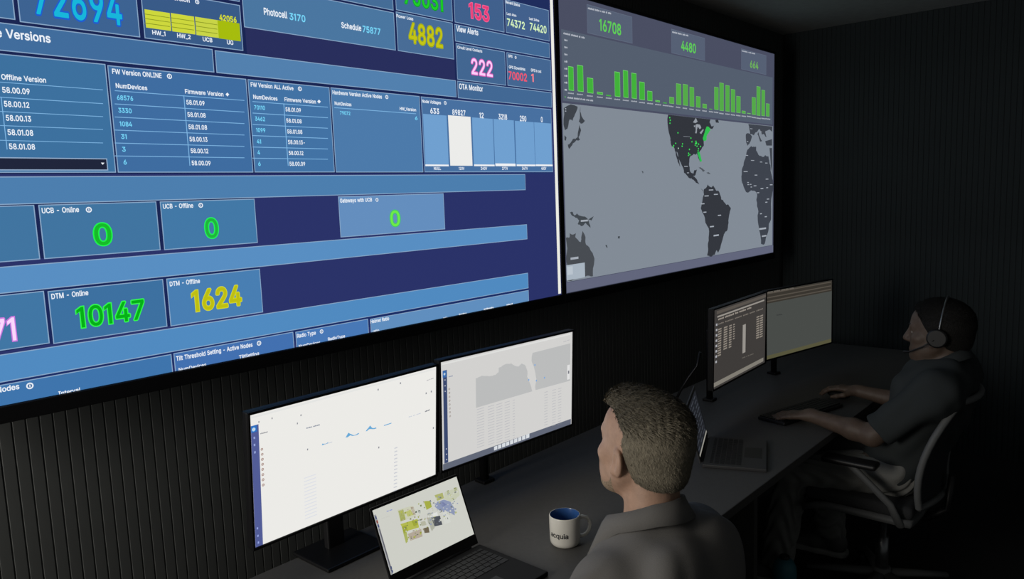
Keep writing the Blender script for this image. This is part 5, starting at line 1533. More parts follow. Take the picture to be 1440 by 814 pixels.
LAP_A = [
('r',0.8,-0.4,6.8,152.7,(150,152,158),1),
('r',2.1,141.6,6.3,148.9,(70,80,120),2),
('r',2.2,130.8,6.5,138.2,(140,70,60),2),
('r',2.4,120.2,6.7,127.5,(70,80,120),2),
('r',4.1,12.4,8.3,19.6,(70,80,120),2),
('r',4.2,3.6,8.4,10.8,(70,80,120),2),
('r',3.3,7.8,6.3,115.8,(92,92,100),2),
('r',39.9,148.2,41.6,150.8,(120,135,205),6),
('r',42.1,148,43.8,150.2,(120,135,205),6),
('r',44.3,147.9,46,150.1,(120,135,205),6),
('r',48.6,147.7,50.3,149.8,(120,135,205),6),
('r',50.9,147.6,52.6,149.7,(120,135,205),6),
('r',53.3,147.5,55,150.1,(120,135,205),6),
('r',55.5,147.3,57.2,149.5,(120,135,205),6),
('r',19.6,136.3,21.5,138.1,(198,198,190),6),
('r',22.1,136.1,24,138,(198,198,190),6),
('r',24.7,136,26.6,138.3,(198,198,190),6),
('r',27.2,135.9,29.1,137.7,(198,198,190),6),
('r',32,135.6,33.9,137.5,(198,198,190),6),
('r',34.6,135.5,36.5,137.8,(198,198,190),6),
('r',37.1,135.4,39,137.2,(198,198,190),6),
('r',39.7,135.3,41.6,137.1,(198,198,190),6),
('r',42.3,135.1,44.2,137.4,(198,198,190),6),
('p',[(71.9,142.7),(121.2,137.5),(123.1,108.5),(71,110.9)],(200,202,180),2),
('p',[(74.3,139.3),(90.9,138.2),(89,111.6),(72.7,112.1)],(150,158,50),2),
('p',[(95.5,129.8),(111.8,130.7),(117.4,114.3),(97.4,116)],(178,184,80),2),
('p',[(113.9,136.4),(124.7,134.4),(123.5,112.1),(115.1,114.4)],(178,166,150),2),
('p',[(69.2,106.1),(124.9,101),(122.6,78.7),(74.7,83.9)],(178,184,80),2),
('p',[(70.9,98.1),(86.4,97.8),(85.1,81.8),(71,79.9)],(150,158,50),2),
('p',[(105.9,101.7),(120.6,98.1),(121,86.7),(107.1,86.4)],(150,158,50),2),
('p',[(70.2,87.5),(81.9,83),(76.4,57.8),(68.9,55.3)],(168,176,96),2),
('p',[(82.7,75.4),(127.5,73.1),(124.9,53.7),(84,56.7)],(178,166,150),2),
('p',[(123.9,138.5),(161.7,138.7),(163.3,105.3),(123.7,106.4)],(206,208,198),2),
('p',[(161,137),(183,131.2),(181.3,114.3),(161.5,112.9)],(165,172,70),2),
('p',[(201.4,140.6),(230.6,138.6),(229.5,123),(204.7,123.7)],(172,176,110),2),
('p',[(238.1,138.1),(286.7,135.9),(285.4,113.8),(248.3,106.5),(228.8,121.2)],(196,200,176),2),
('p',[(246,138.6),(253.6,138.4),(251.7,127.4),(245.6,127.5)],(140,146,90),2),
('p',[(272,138.8),(282,137.5),(281.3,129.5),(272.4,129.6)],(140,146,90),2),
('p',[(190.6,113),(204,122),(228.1,119.5),(248.3,106.5),(253.8,88.6),(248.2,68.8),(236.9,78.7),(222,92),(203.8,96.5)],(140,150,180),2),
('p',[(207,117),(221.5,115.8),(232,104.2),(216.7,103.7)],(110,118,160),2),
('p',[(169.4,89.7),(199.1,84.6),(198.1,59.9),(171.5,64.1)],(78,82,90),2),
('p',[(159.9,102.7),(176,100.7),(170.2,60.8),(158.6,55.7),(154.4,81.9)],(172,174,160),2),
('p',[(210.5,88.3),(232.4,86.3),(227.8,56.6),(206.2,58.8)],(210,212,205),2),
('p',[(135.5,72),(152,69.5),(149.9,55.3),(134,59.4)],(110,100,80),2),
('p',[(134.6,123.3),(143.9,116.9),(139.1,110.2),(133.5,114.1)],(170,174,170),2),
('p',[(131.6,90.3),(147.3,88.3),(147.7,76.8),(132,78.9)],(180,180,160),2),
('p',[(158.7,99.3),(193.8,96.2),(192.6,87),(158.2,91.9)],(222,224,220),2),
('p',[(121.1,129.4),(125,129.4),(125,127.6),(121.1,127.6)],(196,198,186),3),
('p',[(78.6,93.8),(83.5,93.7),(83.5,89.9),(78.6,90.1)],(120,130,80),3),
('p',[(115.6,96.6),(120.7,96.4),(120.7,92.5),(115.7,92.6)],(120,130,80),3),
('p',[(120.2,66.8),(125.4,66.6),(125.4,62.7),(120.2,62.9)],(150,158,50),3),
('p',[(236.1,125),(239.5,125),(239.4,120.7),(236.1,120.7)],(196,198,186),3),
('p',[(254.5,83.8),(257,83.7),(256.9,80.2),(254.5,80.3)],(196,198,186),3),
('p',[(203.3,102.9),(206.3,102.8),(206.3,100.4),(203.3,100.5)],(140,150,180),3),
('p',[(252,85.5),(257.9,85.3),(257.9,83.7),(252,83.9)],(120,125,120),3),
('p',[(127.5,84.8),(132.8,84.6),(132.8,81.6),(127.5,81.7)],(120,130,80),3),
('p',[(151.4,93.8),(155.2,93.7),(155.1,91.5),(151.3,91.6)],(196,198,186),3),
('p',[(120.9,77.5),(122.9,77.5),(122.9,74.1),(120.9,74.2)],(178,184,80),3),
('p',[(126.6,97.3),(131.4,97.1),(131.4,95.2),(126.6,95.3)],(100,108,90),3),
('p',[(211.4,133.3),(216.3,133.3),(216.2,130.3),(211.4,130.3)],(140,150,180),3),
('p',[(109.1,103.9),(113.5,103.8),(113.5,101.7),(109.1,101.8)],(150,140,120),3),
('p',[(132.2,75.3),(135.2,75.2),(135.1,71.9),(132.2,72)],(206,208,198),3),
('p',[(251.1,130.1),(254.5,130),(254.5,128.4),(251.1,128.4)],(140,150,180),3),
('p',[(145.4,131.3),(150.5,131.2),(150.4,126.8),(145.4,126.8)],(120,130,80),3),
('p',[(78.7,114.2),(83.6,114.1),(83.6,111.4),(78.7,111.5)],(178,166,150),3),
('p',[(256.6,98.1),(259,98),(258.9,94.5),(256.5,94.5)],(214,214,208),3),
('p',[(254.1,119),(258,118.9),(257.8,114.3),(254,114.3)],(196,198,186),3),
('p',[(140.9,136.7),(144.7,136.7),(144.7,134),(140.9,134.1)],(150,158,50),3),
('p',[(220.2,71.7),(222.6,71.6),(222.5,67),(220.1,67.1)],(120,125,120),3),
('p',[(157.6,122.3),(159.8,122.3),(159.8,118.5),(157.6,118.5)],(150,158,50),3),
('p',[(180.9,70),(183,69.9),(183,66.9),(180.9,67)],(120,125,120),3),
('p',[(117.6,62.6),(122.8,62.4),(122.8,60),(117.6,60.2)],(178,184,80),3),
('p',[(267,96.7),(271.3,96.6),(271.3,94.3),(267,94.4)],(140,150,180),3),
('p',[(156.8,134.8),(160.6,134.8),(160.6,131.2),(156.8,131.3)],(196,198,186),3),
('p',[(158.3,121.8),(160.3,121.7),(160.3,119.4),(158.3,119.4)],(206,208,198),3),
('p',[(121.7,121.5),(125.3,121.4),(125.3,119.1),(121.7,119.2)],(206,208,198),3),
('p',[(132,71.5),(136.2,71.4),(136.2,66.9),(132,67.1)],(150,140,120),3),
('p',[(146.1,71.9),(150,71.8),(150,70),(146.1,70.2)],(150,158,50),3),
('p',[(111.6,71.2),(114.8,71.1),(114.8,67.7),(111.6,67.8)],(178,166,150),3),
('p',[(226.5,95),(230.4,94.9),(230.4,92.6),(226.5,92.8)],(214,214,208),3),
('p',[(223.6,84.5),(229.8,84.3),(229.7,79.8),(223.6,80)],(196,198,186),3),
('p',[(87.3,61.9),(89.2,61.8),(89.2,57.7),(87.3,57.8)],(206,208,198),3),
('p',[(96.5,62.9),(101.8,62.7),(101.8,59.2),(96.5,59.4)],(150,158,50),3),
('p',[(162.6,103.4),(168.5,103.3),(168.5,101.1),(162.6,101.2)],(150,158,170),3),
('p',[(75.1,64.6),(79.3,64.5),(79.3,62.3),(75.1,62.4)],(150,158,50),3),
('p',[(146.1,81.3),(151.7,81.1),(151.7,77.9),(146.1,78.1)],(196,198,186),3),
('p',[(252.9,124.9),(257.8,124.8),(257.7,120.6),(252.8,120.7)],(176,182,120),3),
('p',[(177.4,82.4),(181.2,82.3),(181.2,80.5),(177.4,80.6)],(120,125,120),3),
('p',[(215.2,130.1),(221.1,130.1),(221.1,126.6),(215.2,126.6)],(120,125,120),3),
('p',[(101,109.2),(104,109.1),(104,106.6),(101,106.6)],(150,158,50),3),
('p',[(87.3,62.8),(90.6,62.6),(90.7,58.9),(87.4,59)],(100,108,90),3),
('p',[(134.9,119.9),(140.4,119.8),(140.4,117.1),(134.9,117.1)],(100,108,90),3),
('p',[(87.9,66.2),(91.7,66),(91.7,63.3),(87.9,63.4)],(150,140,120),3),
('p',[(235.4,86.9),(240.3,86.8),(240.2,82.3),(235.3,82.4)],(206,208,198),3),
('p',[(189.3,73.5),(193.1,73.3),(193.1,69.3),(189.3,69.5)],(150,158,170),3),
('p',[(103.9,70.6),(108.5,70.4),(108.5,67.9),(103.9,68.1)],(178,166,150),3),
('p',[(247.5,121),(252.8,120.9),(252.8,119.3),(247.5,119.4)],(206,208,198),3),
('p',[(132.5,96.8),(137.6,96.6),(137.6,93.3),(132.5,93.5)],(100,108,90),3),
('p',[(174.1,100.5),(179.7,100.4),(179.6,97.7),(174.1,97.9)],(150,158,170),3),
('p',[(213.1,71.8),(215.1,71.7),(215.1,70),(213.1,70.1)],(176,182,120),3),
('p',[(251,102.6),(256.7,102.5),(256.6,99.1),(250.9,99.2)],(150,158,170),3),
('p',[(258,105.3),(263,105.2),(262.9,102.2),(258,102.3)],(150,158,170),3),
('p',[(99.6,78),(105.4,77.8),(105.4,75.3),(99.6,75.5)],(150,140,120),3),
('p',[(155,93.5),(158.1,93.5),(158.1,89.1),(155,89.2)],(178,166,150),3),
('p',[(109.7,77),(111.8,76.9),(111.8,73.5),(109.7,73.6)],(178,184,80),3),
('p',[(255.4,116.6),(259,116.5),(258.9,114),(255.4,114)],(196,198,186),3),
('p',[(80.1,135.4),(85.1,135.3),(85.1,131.4),(80.1,131.5)],(178,184,80),3),
('p',[(270.4,128),(277.1,128),(277,124.2),(270.3,124.3)],(120,125,120),3),
('p',[(281.3,133.5),(284.2,133.5),(284.2,130.3),(281.2,130.3)],(206,208,198),3),
('p',[(254.1,123.5),(260,123.5),(260,120.9),(254,121)],(214,214,208),3),
('p',[(258.6,111.8),(261.8,111.7),(261.7,108.5),(258.6,108.6)],(120,125,120),3),
('p',[(116.5,109.3),(120.6,109.2),(120.6,106.1),(116.6,106.2)],(150,140,120),3),
('p',[(156.2,79.6),(159.8,79.5),(159.8,75.5),(156.2,75.6)],(120,125,120),3),
('p',[(128.2,106.4),(131.1,106.4),(131.1,102.2),(128.2,102.2)],(150,158,50),3),
('p',[(160.4,97),(163.8,96.9),(163.8,92.5),(160.3,92.6)],(214,214,208),3),
('p',[(199.2,126.9),(203.2,126.8),(203.2,122.2),(199.2,122.3)],(206,208,198),3),
('p',[(197.6,113.5),(200.9,113.5),(200.9,111.6),(197.6,111.7)],(214,214,208),3),
('p',[(124.6,120.5),(130.2,120.4),(130.2,116.5),(124.6,116.6)],(100,108,90),3),
('p',[(103.4,118.8),(105.8,118.7),(105.8,117.1),(103.4,117.1)],(120,130,80),3),
('p',[(148.5,94.9),(150.4,94.8),(150.4,92.6),(148.5,92.6)],(120,130,80),3),
('p',[(225.4,124),(227.8,124),(227.7,121.5),(225.3,121.6)],(196,198,186),3),
('p',[(242.7,95.9),(248.8,95.7),(248.7,91.9),(242.6,92.1)],(120,125,120),3),
('p',[(212.6,93.4),(218.5,93.2),(218.4,89.4),(212.5,89.6)],(140,150,180),3),
('p',[(178.2,88.7),(184,88.5),(183.9,86.5),(178.2,86.7)],(176,182,120),3),
('p',[(155.1,121.7),(159.1,121.7),(159.1,119.9),(155.1,120)],(120,130,80),3),
('p',[(104,70.5),(107.9,70.4),(107.9,67.3),(104,67.5)],(120,130,80),3),
('p',[(131.9,107.4),(135.4,107.3),(135.4,104.5),(131.9,104.6)],(178,166,150),3),
('p',[(79.5,68.5),(82.4,68.4),(82.5,64.6),(79.5,64.7)],(150,158,50),3),
('p',[(91.9,128),(94.6,128),(94.6,124.8),(91.9,124.8)],(150,158,50),3),
('p',[(161.9,85.9),(167.6,85.8),(167.6,82.9),(161.9,83.1)],(140,150,180),3),
('p',[(208.6,79),(214.7,78.8),(214.7,76),(208.6,76.3)],(176,182,120),3),
('p',[(232.1,83.1),(235,83),(234.9,79.9),(232,80)],(120,125,120),3),
('p',[(254.5,114.8),(260.4,114.7),(260.4,111.8),(254.5,111.9)],(176,182,120),3),
('p',[(210.8,82.3),(213.9,82.2),(213.8,78),(210.7,78.1)],(140,150,180),3),
('p',[(204.7,116.5),(209.5,116.4),(209.5,113.8),(204.7,113.9)],(150,158,170),3),
('p',[(228.2,79.1),(234.2,78.9),(234.1,75.3),(228.1,75.5)],(196,198,186),3),
('p',[(207,96.4),(211.1,96.3),(211,91.8),(206.9,91.9)],(120,125,120),3),
('p',[(264.4,126.7),(268.8,126.7),(268.7,123.3),(264.3,123.4)],(206,208,198),3),
('p',[(192.5,120.2),(197.4,120.1),(197.4,117.5),(192.4,117.5)],(140,150,180),3),
('p',[(195,128.1),(197.5,128),(197.4,123.4),(195,123.5)],(196,198,186),3),
('p',[(234.9,104.1),(237.3,104.1),(237.2,101.8),(234.9,101.8)],(206,208,198),3),
('p',[(122.4,66.1),(124.2,66.1),(124.2,62.5),(122.4,62.6)],(150,158,50),3),
('p',[(115.7,118.2),(120.9,118.1),(120.9,115.7),(115.7,115.8)],(150,140,120),3),
('p',[(146.4,93.1),(149,93.1),(149,90.1),(146.4,90.1)],(150,158,50),3),
('p',[(86.6,97.2),(90.7,97.1),(90.7,94.8),(86.7,94.9)],(120,130,80),3),
('p',[(112,83.9),(114.5,83.8),(114.5,82.3),(112,82.4)],(150,140,120),3),
('p',[(237.7,77.3),(241.3,77.2),(241.2,72.8),(237.7,72.9)],(196,198,186),3),
('p',[(250.4,78.6),(253.9,78.5),(253.8,75),(250.3,75.1)],(150,158,170),3),
('p',[(122.2,98.8),(125.7,98.7),(125.7,95.4),(122.2,95.5)],(150,158,50),3),
('p',[(201.7,93.6),(207,93.5),(207,91.7),(201.7,91.8)],(120,125,120),3),
('p',[(277.6,127.7),(283,127.6),(282.9,123),(277.4,123.1)],(206,208,198),3),
('p',[(123.8,120.9),(128.8,120.9),(128.8,117.4),(123.8,117.5)],(100,108,90),3),
('p',[(76.4,92.1),(78.8,92),(78.8,89.8),(76.4,89.9)],(206,208,198),3),
('p',[(247.2,130.6),(250.6,130.5),(250.5,127.1),(247.1,127.2)],(196,198,186),3),
('p',[(194.2,75.4),(199.1,75.2),(199,70.6),(194.2,70.8)],(206,208,198),3),
('p',[(244.5,89.4),(250,89.2),(250,87.1),(244.4,87.3)],(214,214,208),3),
('p',[(115.7,134.6),(120.1,134.5),(120.1,130.8),(115.7,130.8)],(150,140,120),3),
('p',[(216.6,81.3),(219.3,81.2),(219.3,78.9),(216.5,79)],(140,150,180),3),
('p',[(251,77.2),(257.4,77),(257.3,72.5),(250.9,72.7)],(176,182,120),3),
('p',[(207.9,119.7),(212.8,119.6),(212.8,116.5),(207.8,116.6)],(176,182,120),3),
('p',[(232.8,85.4),(236.9,85.3),(236.9,82),(232.7,82.1)],(150,158,170),3),
('p',[(179.1,111.9),(182.8,111.8),(182.8,110.1),(179.1,110.2)],(176,182,120),3),
('p',[(262.1,126.4),(265.2,126.4),(265.2,124),(262.1,124)],(196,198,186),3),
('p',[(188.3,123.9),(193.3,123.9),(193.2,121.1),(188.3,121.2)],(120,125,120),3),
('p',[(181.6,129.7),(184.4,129.7),(184.4,127),(181.6,127.1)],(140,150,180),3),
('p',[(275.3,124.7),(277.9,124.6),(277.8,122),(275.2,122.1)],(206,208,198),3),
('p',[(210.3,115.7),(214.5,115.6),(214.5,113.9),(210.3,114)],(120,125,120),3),
('p',[(130,83.9),(132.5,83.8),(132.5,79.3),(130,79.4)],(196,198,186),3),
('p',[(194.8,113.2),(198.8,113.1),(198.8,111.1),(194.8,111.2)],(206,208,198),3),
('p',[(79.9,75.7),(82.5,75.6),(82.6,73.2),(79.9,73.3)],(196,198,186),3),
('p',[(195.5,134),(199.6,133.9),(199.5,129.3),(195.4,129.4)],(206,208,198),3),
('p',[(178.9,124.7),(181.9,124.7),(181.8,122.1),(178.9,122.1)],(120,125,120),3),
('p',[(78.3,85.1),(81.8,85),(81.9,81.2),(78.4,81.3)],(196,198,186),3),
('p',[(102.3,133.8),(106.6,133.8),(106.6,131.6),(102.3,131.6)],(178,166,150),3),
('p',[(216.5,101.2),(219.2,101.1),(219.2,98.4),(216.4,98.5)],(196,198,186),3),
('p',[(203.4,100.3),(209.6,100.1),(209.5,97.8),(203.4,97.9)],(120,125,120),3),
('p',[(136.9,97.5),(140.3,97.4),(140.3,93.3),(136.9,93.4)],(178,166,150),3),
('p',[(111.4,101.3),(113.5,101.2),(113.5,97.9),(111.4,97.9)],(178,184,80),3),
('p',[(113,125),(117.3,125),(117.3,123.3),(113,123.4)],(178,166,150),3),
('p',[(225.8,80),(231,79.8),(231,78.1),(225.8,78.3)],(206,208,198),3),
('p',[(244.9,128.2),(248.2,128.1),(248.2,126.4),(244.9,126.4)],(140,150,180),3),
('p',[(159.9,75.5),(164.5,75.3),(164.5,71.5),(159.9,71.7)],(140,150,180),3),
('p',[(171.5,84.1),(177.3,84),(177.3,81.5),(171.5,81.7)],(206,208,198),3),
('p',[(158.5,137.3),(160.7,137.3),(160.7,134.4),(158.5,134.5)],(150,140,120),3),
('p',[(89.8,104),(92.8,103.9),(92.8,99.9),(89.9,100)],(150,158,50),3),
('p',[(254.2,85.6),(259.5,85.5),(259.4,81.5),(254.1,81.7)],(140,150,180),3),
('p',[(91,129.8),(96.6,129.7),(96.6,126.6),(91,126.7)],(150,158,50),3),
('p',[(180.1,133),(184.8,133),(184.8,129.4),(180.1,129.4)],(120,125,120),3),
('p',[(194.9,102.2),(197.1,102.1),(197.1,100.4),(194.9,100.4)],(120,125,120),3),
('p',[(98.5,63.4),(104.2,63.2),(104.2,60.2),(98.5,60.4)],(178,184,80),3),
('p',[(169.7,90.2),(174.1,90),(174.1,88.2),(169.7,88.3)],(140,150,180),3),
('p',[(204.4,132.9),(207.1,132.9),(207.1,128.9),(204.4,129)],(206,208,198),3),
('p',[(179.2,107.5),(183.7,107.4),(183.6,102.8),(179.1,102.9)],(196,198,186),3),
('p',[(103.6,109.2),(106.4,109.2),(106.4,105.8),(103.6,105.9)],(100,108,90),3),
('p',[(106.4,100.2),(110.6,100.1),(110.6,96.9),(106.4,97)],(150,158,50),3),
('p',[(108.1,64.7),(113.8,64.5),(113.8,62.5),(108.1,62.7)],(100,108,90),3),
('p',[(102.3,64.2),(106.9,64),(106.9,61),(102.3,61.2)],(150,140,120),3)]
GLYPH_B = {
'0':(453,[[34,172,28,259,37,355,65,435,106,490,162,524,226,536,298,522,354,483,386,440,410,380,425,251,419,171,403,107,378,55,348,19,306,-10,250,-25,194,-24,146,-9,105,19,74,57,50,107],[130,231,136,331,162,403,185,427,210,438,242,438,268,427,290,405,306,374,322,291,318,179,290,104,266,80,242,71,210,71,183,83,161,107,146,139]]),
'1':(290,[[110,-20,215,-20,215,529,142,529,10,450,10,352,110,412]]),
'2':(453,[[50,-14,44,2,47,58,266,294,294,338,300,370,294,402,274,425,242,438,210,439,186,432,162,412,138,345,58,343,47,354,46,378,63,442,106,495,162,526,242,535,314,515,358,482,386,441,400,386,396,330,380,290,348,242,201,82,210,77,394,76,409,58,408,-6,402,-15,386,-20,66,-20]]),
'3':(453,[[30,95,24,131,31,147,110,152,126,143,137,107,158,86,190,73,238,71,286,91,304,115,309,139,302,180,273,211,230,226,150,229,137,243,138,307,243,427,62,434,50,451,54,520,70,529,374,529,386,523,392,507,390,451,271,315,273,307,318,293,358,268,386,235,403,203,412,163,410,115,398,75,378,43,345,11,300,-13,238,-26,182,-24,126,-9,86,14,50,51]]),
'4':(453,[[26,91,20,106,23,170,232,522,250,529,322,525,330,514,328,498,144,186,258,183,266,330,290,338,346,337,358,330,364,186,426,178,433,162,433,106,418,86,364,82,363,2,357,-14,338,-20,282,-20,268,-14,258,85,42,85]]),
'5':(453,[[46,93,40,131,49,147,126,150,140,139,155,99,174,83,206,71,246,73,287,99,301,123,307,155,305,187,291,219,270,241,246,253,190,254,126,226,62,233,50,243,76,507,82,523,102,529,366,529,380,523,386,507,386,451,377,435,174,432,168,427,159,347,166,342,230,354,286,345,334,321,374,282,401,227,411,163,401,99,371,43,334,8,294,-14,238,-26,190,-25,142,-12,94,18,65,51]]),
'6':(453,[[50,111,45,187,67,259,107,331,234,517,250,529,322,529,335,523,339,499,229,339,322,314,362,284,386,251,404,203,409,147,398,91,378,51,346,15,300,-13,250,-25,194,-24,146,-10,103,19,70,59],[146,147,147,179,160,211,185,235,210,244,242,244,274,231,292,211,305,179,306,139,294,107,273,83,242,70,210,70,178,84,154,115]]),
'7':(453,[[48,438,42,450,42,506,56,528,392,529,410,514,409,442,184,-6,168,-20,96,-20,83,-14,77,2,290,426,280,432,64,432]]),
'8':(453,[[38,92,32,147,43,195,67,235,104,267,69,307,51,363,55,419,78,467,126,510,198,534,278,529,342,499,384,451,401,395,391,323,349,267,397,219,418,163,417,99,390,44,356,11,310,-13,254,-25,190,-24,142,-13,94,13,57,51],[142,109,135,139,143,171,163,195,190,210,230,215,262,210,294,191,313,163,316,131,309,107,294,89,268,75,230,69,190,74,158,89],[158,349,153,379,158,402,190,433,222,440,254,436,278,424,294,403,296,355,282,331,262,317,230,310,198,314,174,327]]),
'9':(453,[[50,301,44,370,61,434,103,490,162,525,242,535,306,519,365,474,400,410,408,330,386,250,346,178,210,-18,130,-20,116,-14,111,2,223,170,154,185,114,205,74,246],[146,346,148,378,164,410,186,429,218,440,250,437,282,418,299,394,307,362,304,322,290,293,266,273,234,264,202,267,170,286,152,314]]),
'.':(188,[[36,14,33,62,47,86,68,101,116,104,140,90,155,70,158,22,144,-2,124,-18,76,-21,52,-8]]),
':':(188,[[36,14,33,62,47,86,68,101,116,104,140,90,155,70,158,22,144,-2,124,-18,76,-21,52,-8],[36,289,30,318,34,342,68,376,116,379,140,365,156,342,157,294,141,270,124,257,76,254,52,268]]),
'/':(249,[[0,-91,-4,-66,160,542,176,553,240,552,253,542,254,526,90,-82,72,-96]]),
'-':(453,[[100,174,94,190,94,246,108,264,340,264,356,249,356,182,340,168,116,168]]),
'_':(319,[[-14,-71,-20,-54,-20,2,-6,19,322,20,339,2,338,-62,322,-76,2,-76]]),
'a':(389,[[16,65,10,105,15,145,25,169,48,197,104,226,240,248,255,257,252,281,241,297,200,311,168,308,145,297,104,254,32,273,24,281,22,297,57,353,112,389,184,404,256,395,316,361,344,321,356,273,357,1,350,-15,336,-20,272,-20,263,-15,256,2,192,-26,120,-24,56,5,31,33],[112,99,115,121,136,138,248,159,255,153,247,105,232,86,208,72,144,69,120,81]]),
'b':(424,[[39,-14,33,2,33,514,47,528,119,528,133,514,135,375,191,401,263,402,323,378,367,337,389,298,404,250,407,146,394,90,368,42,335,7,295,-16,247,-27,207,-27,167,-16,135,6,119,-19,55,-20],[135,160,137,234,148,266,167,290,193,306,231,309,263,299,282,282,303,234,308,178,296,122,271,84,231,67,183,75,152,106]]),
'c':(396,[[20,128,15,210,30,282,68,345,116,382,188,404,260,398,324,367,368,314,381,282,378,266,300,242,287,250,271,282,252,299,220,309,179,306,140,276,120,226,117,178,125,130,142,98,172,73,212,67,245,74,268,91,289,130,300,137,379,114,382,98,361,50,334,18,300,-6,260,-22,212,-28,172,-25,124,-10,91,10,60,42,36,82]]),
'd':(424,[[20,127,14,186,20,250,39,306,73,354,116,386,180,404,236,400,288,378,296,522,316,529,372,529,387,522,392,506,392,2,386,-14,372,-20,308,-19,299,-14,292,4,252,-18,220,-27,180,-28,132,-17,97,2,63,34,38,74],[124,133,118,218,129,258,143,282,164,300,188,308,220,309,252,295,280,258,291,210,287,146,268,98,228,70,180,70,148,90]]),
'e':(404,[[20,128,15,210,30,282,68,345,116,383,188,404,260,397,324,363,364,314,381,274,390,226,391,170,380,152,119,146,129,114,147,90,196,67,228,67,260,78,300,125,378,106,385,90,368,50,342,18,308,-6,264,-22,212,-28,172,-25,124,-10,91,10,59,42,36,80],[124,241,130,266,149,290,172,304,204,310,252,297,273,274,285,242]]),
'f':(254,[[-8,313,-14,330,-12,386,0,398,60,402,67,474,102,522,136,541,176,549,232,545,261,530,262,514,240,454,176,451,163,434,163,402,242,394,248,378,248,330,243,314,232,308,168,307,162,298,162,2,152,-17,80,-20,62,-6,61,298,56,307]]),
'g':(425,[[20,131,15,211,27,275,54,331,100,376,132,393,180,404,244,398,292,370,295,387,308,399,372,399,388,391,392,-29,372,-92,332,-136,268,-164,196,-170,124,-157,68,-125,32,-77,33,-61,44,-50,100,-21,116,-27,140,-56,164,-71,196,-77,236,-74,277,-53,289,-29,291,3,284,12,244,-9,196,-15,156,-11,116,2,84,22,56,51,36,84],[124,139,118,219,129,259,144,283,164,300,196,309,228,307,258,291,280,259,292,203,287,147,268,106,228,82,180,82,148,99]]),
'h':(410,[[39,-14,33,2,33,514,47,528,119,528,133,514,135,376,199,402,263,401,319,377,358,330,377,258,376,-6,359,-20,295,-20,279,-9,274,258,265,282,250,298,207,309,159,291,136,250,133,-6,119,-19,55,-20]]),
'i':(167,[[27,457,21,482,26,506,59,539,83,544,107,539,131,523,142,506,146,482,141,458,107,427,83,423,59,428],[35,-9,34,386,51,399,115,399,127,394,134,378,133,-6,115,-20,51,-20]]),
'j':(167,[[-24,-157,-30,-141,-27,-77,-16,-68,23,-61,32,-37,34,387,48,399,120,398,134,379,134,-29,128,-77,109,-117,72,-148,24,-162],[24,464,26,507,40,527,64,541,88,543,112,537,130,523,144,499,141,459,128,441,104,426,80,423,56,429,37,443]]),
'k':(381,[[39,-14,33,2,33,514,47,528,119,528,128,522,134,506,135,256,279,398,359,399,379,386,375,366,230,218,389,10,391,-6,375,-20,287,-19,151,147,134,130,134,2,128,-14,111,-20]]),
'l':(189,[[39,43,33,88,33,512,47,528,119,528,133,512,135,80,143,72,175,74,187,64,200,0,191,-15,175,-19,103,-18,63,3]]),
'm':(610,[[39,-14,33,2,33,378,39,394,119,398,135,376,183,401,239,405,287,387,319,354,375,394,447,406,511,387,551,350,568,314,577,266,577,2,567,-17,495,-20,477,-6,474,274,455,301,415,310,378,298,357,266,355,2,349,-14,335,-20,271,-20,255,-6,252,274,231,303,199,310,159,297,136,258,133,-6,119,-19,55,-20]]),
'n':(410,[[39,-14,33,2,33,378,39,394,55,399,119,398,135,374,183,398,239,404,279,397,319,377,358,330,375,274,377,2,371,-14,359,-20,295,-20,277,-6,274,258,265,282,250,298,207,309,159,291,136,250,133,-6,119,-19,55,-20]]),
'o':(415,[[20,128,15,210,30,282,68,345,124,387,196,404,276,393,338,354,378,298,400,210,391,114,356,42,324,10,292,-10,244,-25,204,-28,124,-10,91,10,60,42,36,82],[124,134,117,178,119,218,130,258,145,282,164,299,196,309,236,306,260,292,289,250,299,194,293,138,268,91,228,68,180,70,148,90]]),
'p':(424,[[39,-157,33,-141,34,387,47,398,119,398,135,372,175,396,231,404,279,398,311,385,365,339,400,267,409,163,388,75,343,14,279,-22,199,-26,167,-16,135,5,133,-149,119,-162,55,-163],[135,160,137,235,149,267,167,291,198,307,231,309,255,303,280,283,303,235,308,179,297,123,271,84,231,67,183,75,151,107]]),
'q':(424,[[20,127,14,195,24,267,52,328,92,371,132,393,180,404,244,398,292,370,294,387,308,399,383,395,392,379,388,-154,372,-163,308,-163,297,-157,291,-141,290,-5,284,1,246,-21,204,-28,156,-24,116,-10,84,12,56,43,36,77],[124,133,117,171,118,219,129,259,144,283,164,300,196,309,228,307,252,295,279,259,291,211,288,147,268,99,228,70,180,70,147,91]]),
'r':(259,[[39,-14,33,2,34,386,47,398,111,399,125,394,135,379,191,403,255,400,263,378,263,322,255,306,175,300,151,283,136,258,133,-6,119,-19,55,-20]]),
's':(365,[[22,69,16,98,22,108,94,127,110,119,129,82,158,68,214,70,237,82,247,98,246,114,230,128,102,165,70,184,46,210,31,242,28,290,38,324,62,358,118,393,182,404,254,394,305,362,342,301,342,282,334,272,262,258,230,300,190,312,142,300,129,274,150,251,270,218,327,178,347,138,351,98,341,58,318,22,286,-3,246,-20,198,-28,142,-25,94,-10,62,10,38,37]]),
't':(227,[[-8,313,-13,326,-13,382,0,398,40,400,45,406,45,470,56,489,136,488,146,470,146,406,152,399,208,399,221,390,224,326,216,312,146,302,146,102,152,74,208,72,220,62,233,6,224,-15,176,-24,128,-19,89,-2,65,22,46,78,45,302]]),
'u':(410,[[39,85,33,141,33,381,39,393,55,399,111,399,131,389,137,117,159,82,199,70,247,84,273,125,278,389,303,399,359,399,375,389,377,5,367,-18,295,-20,271,2,239,-15,199,-24,127,-16,71,21]]),
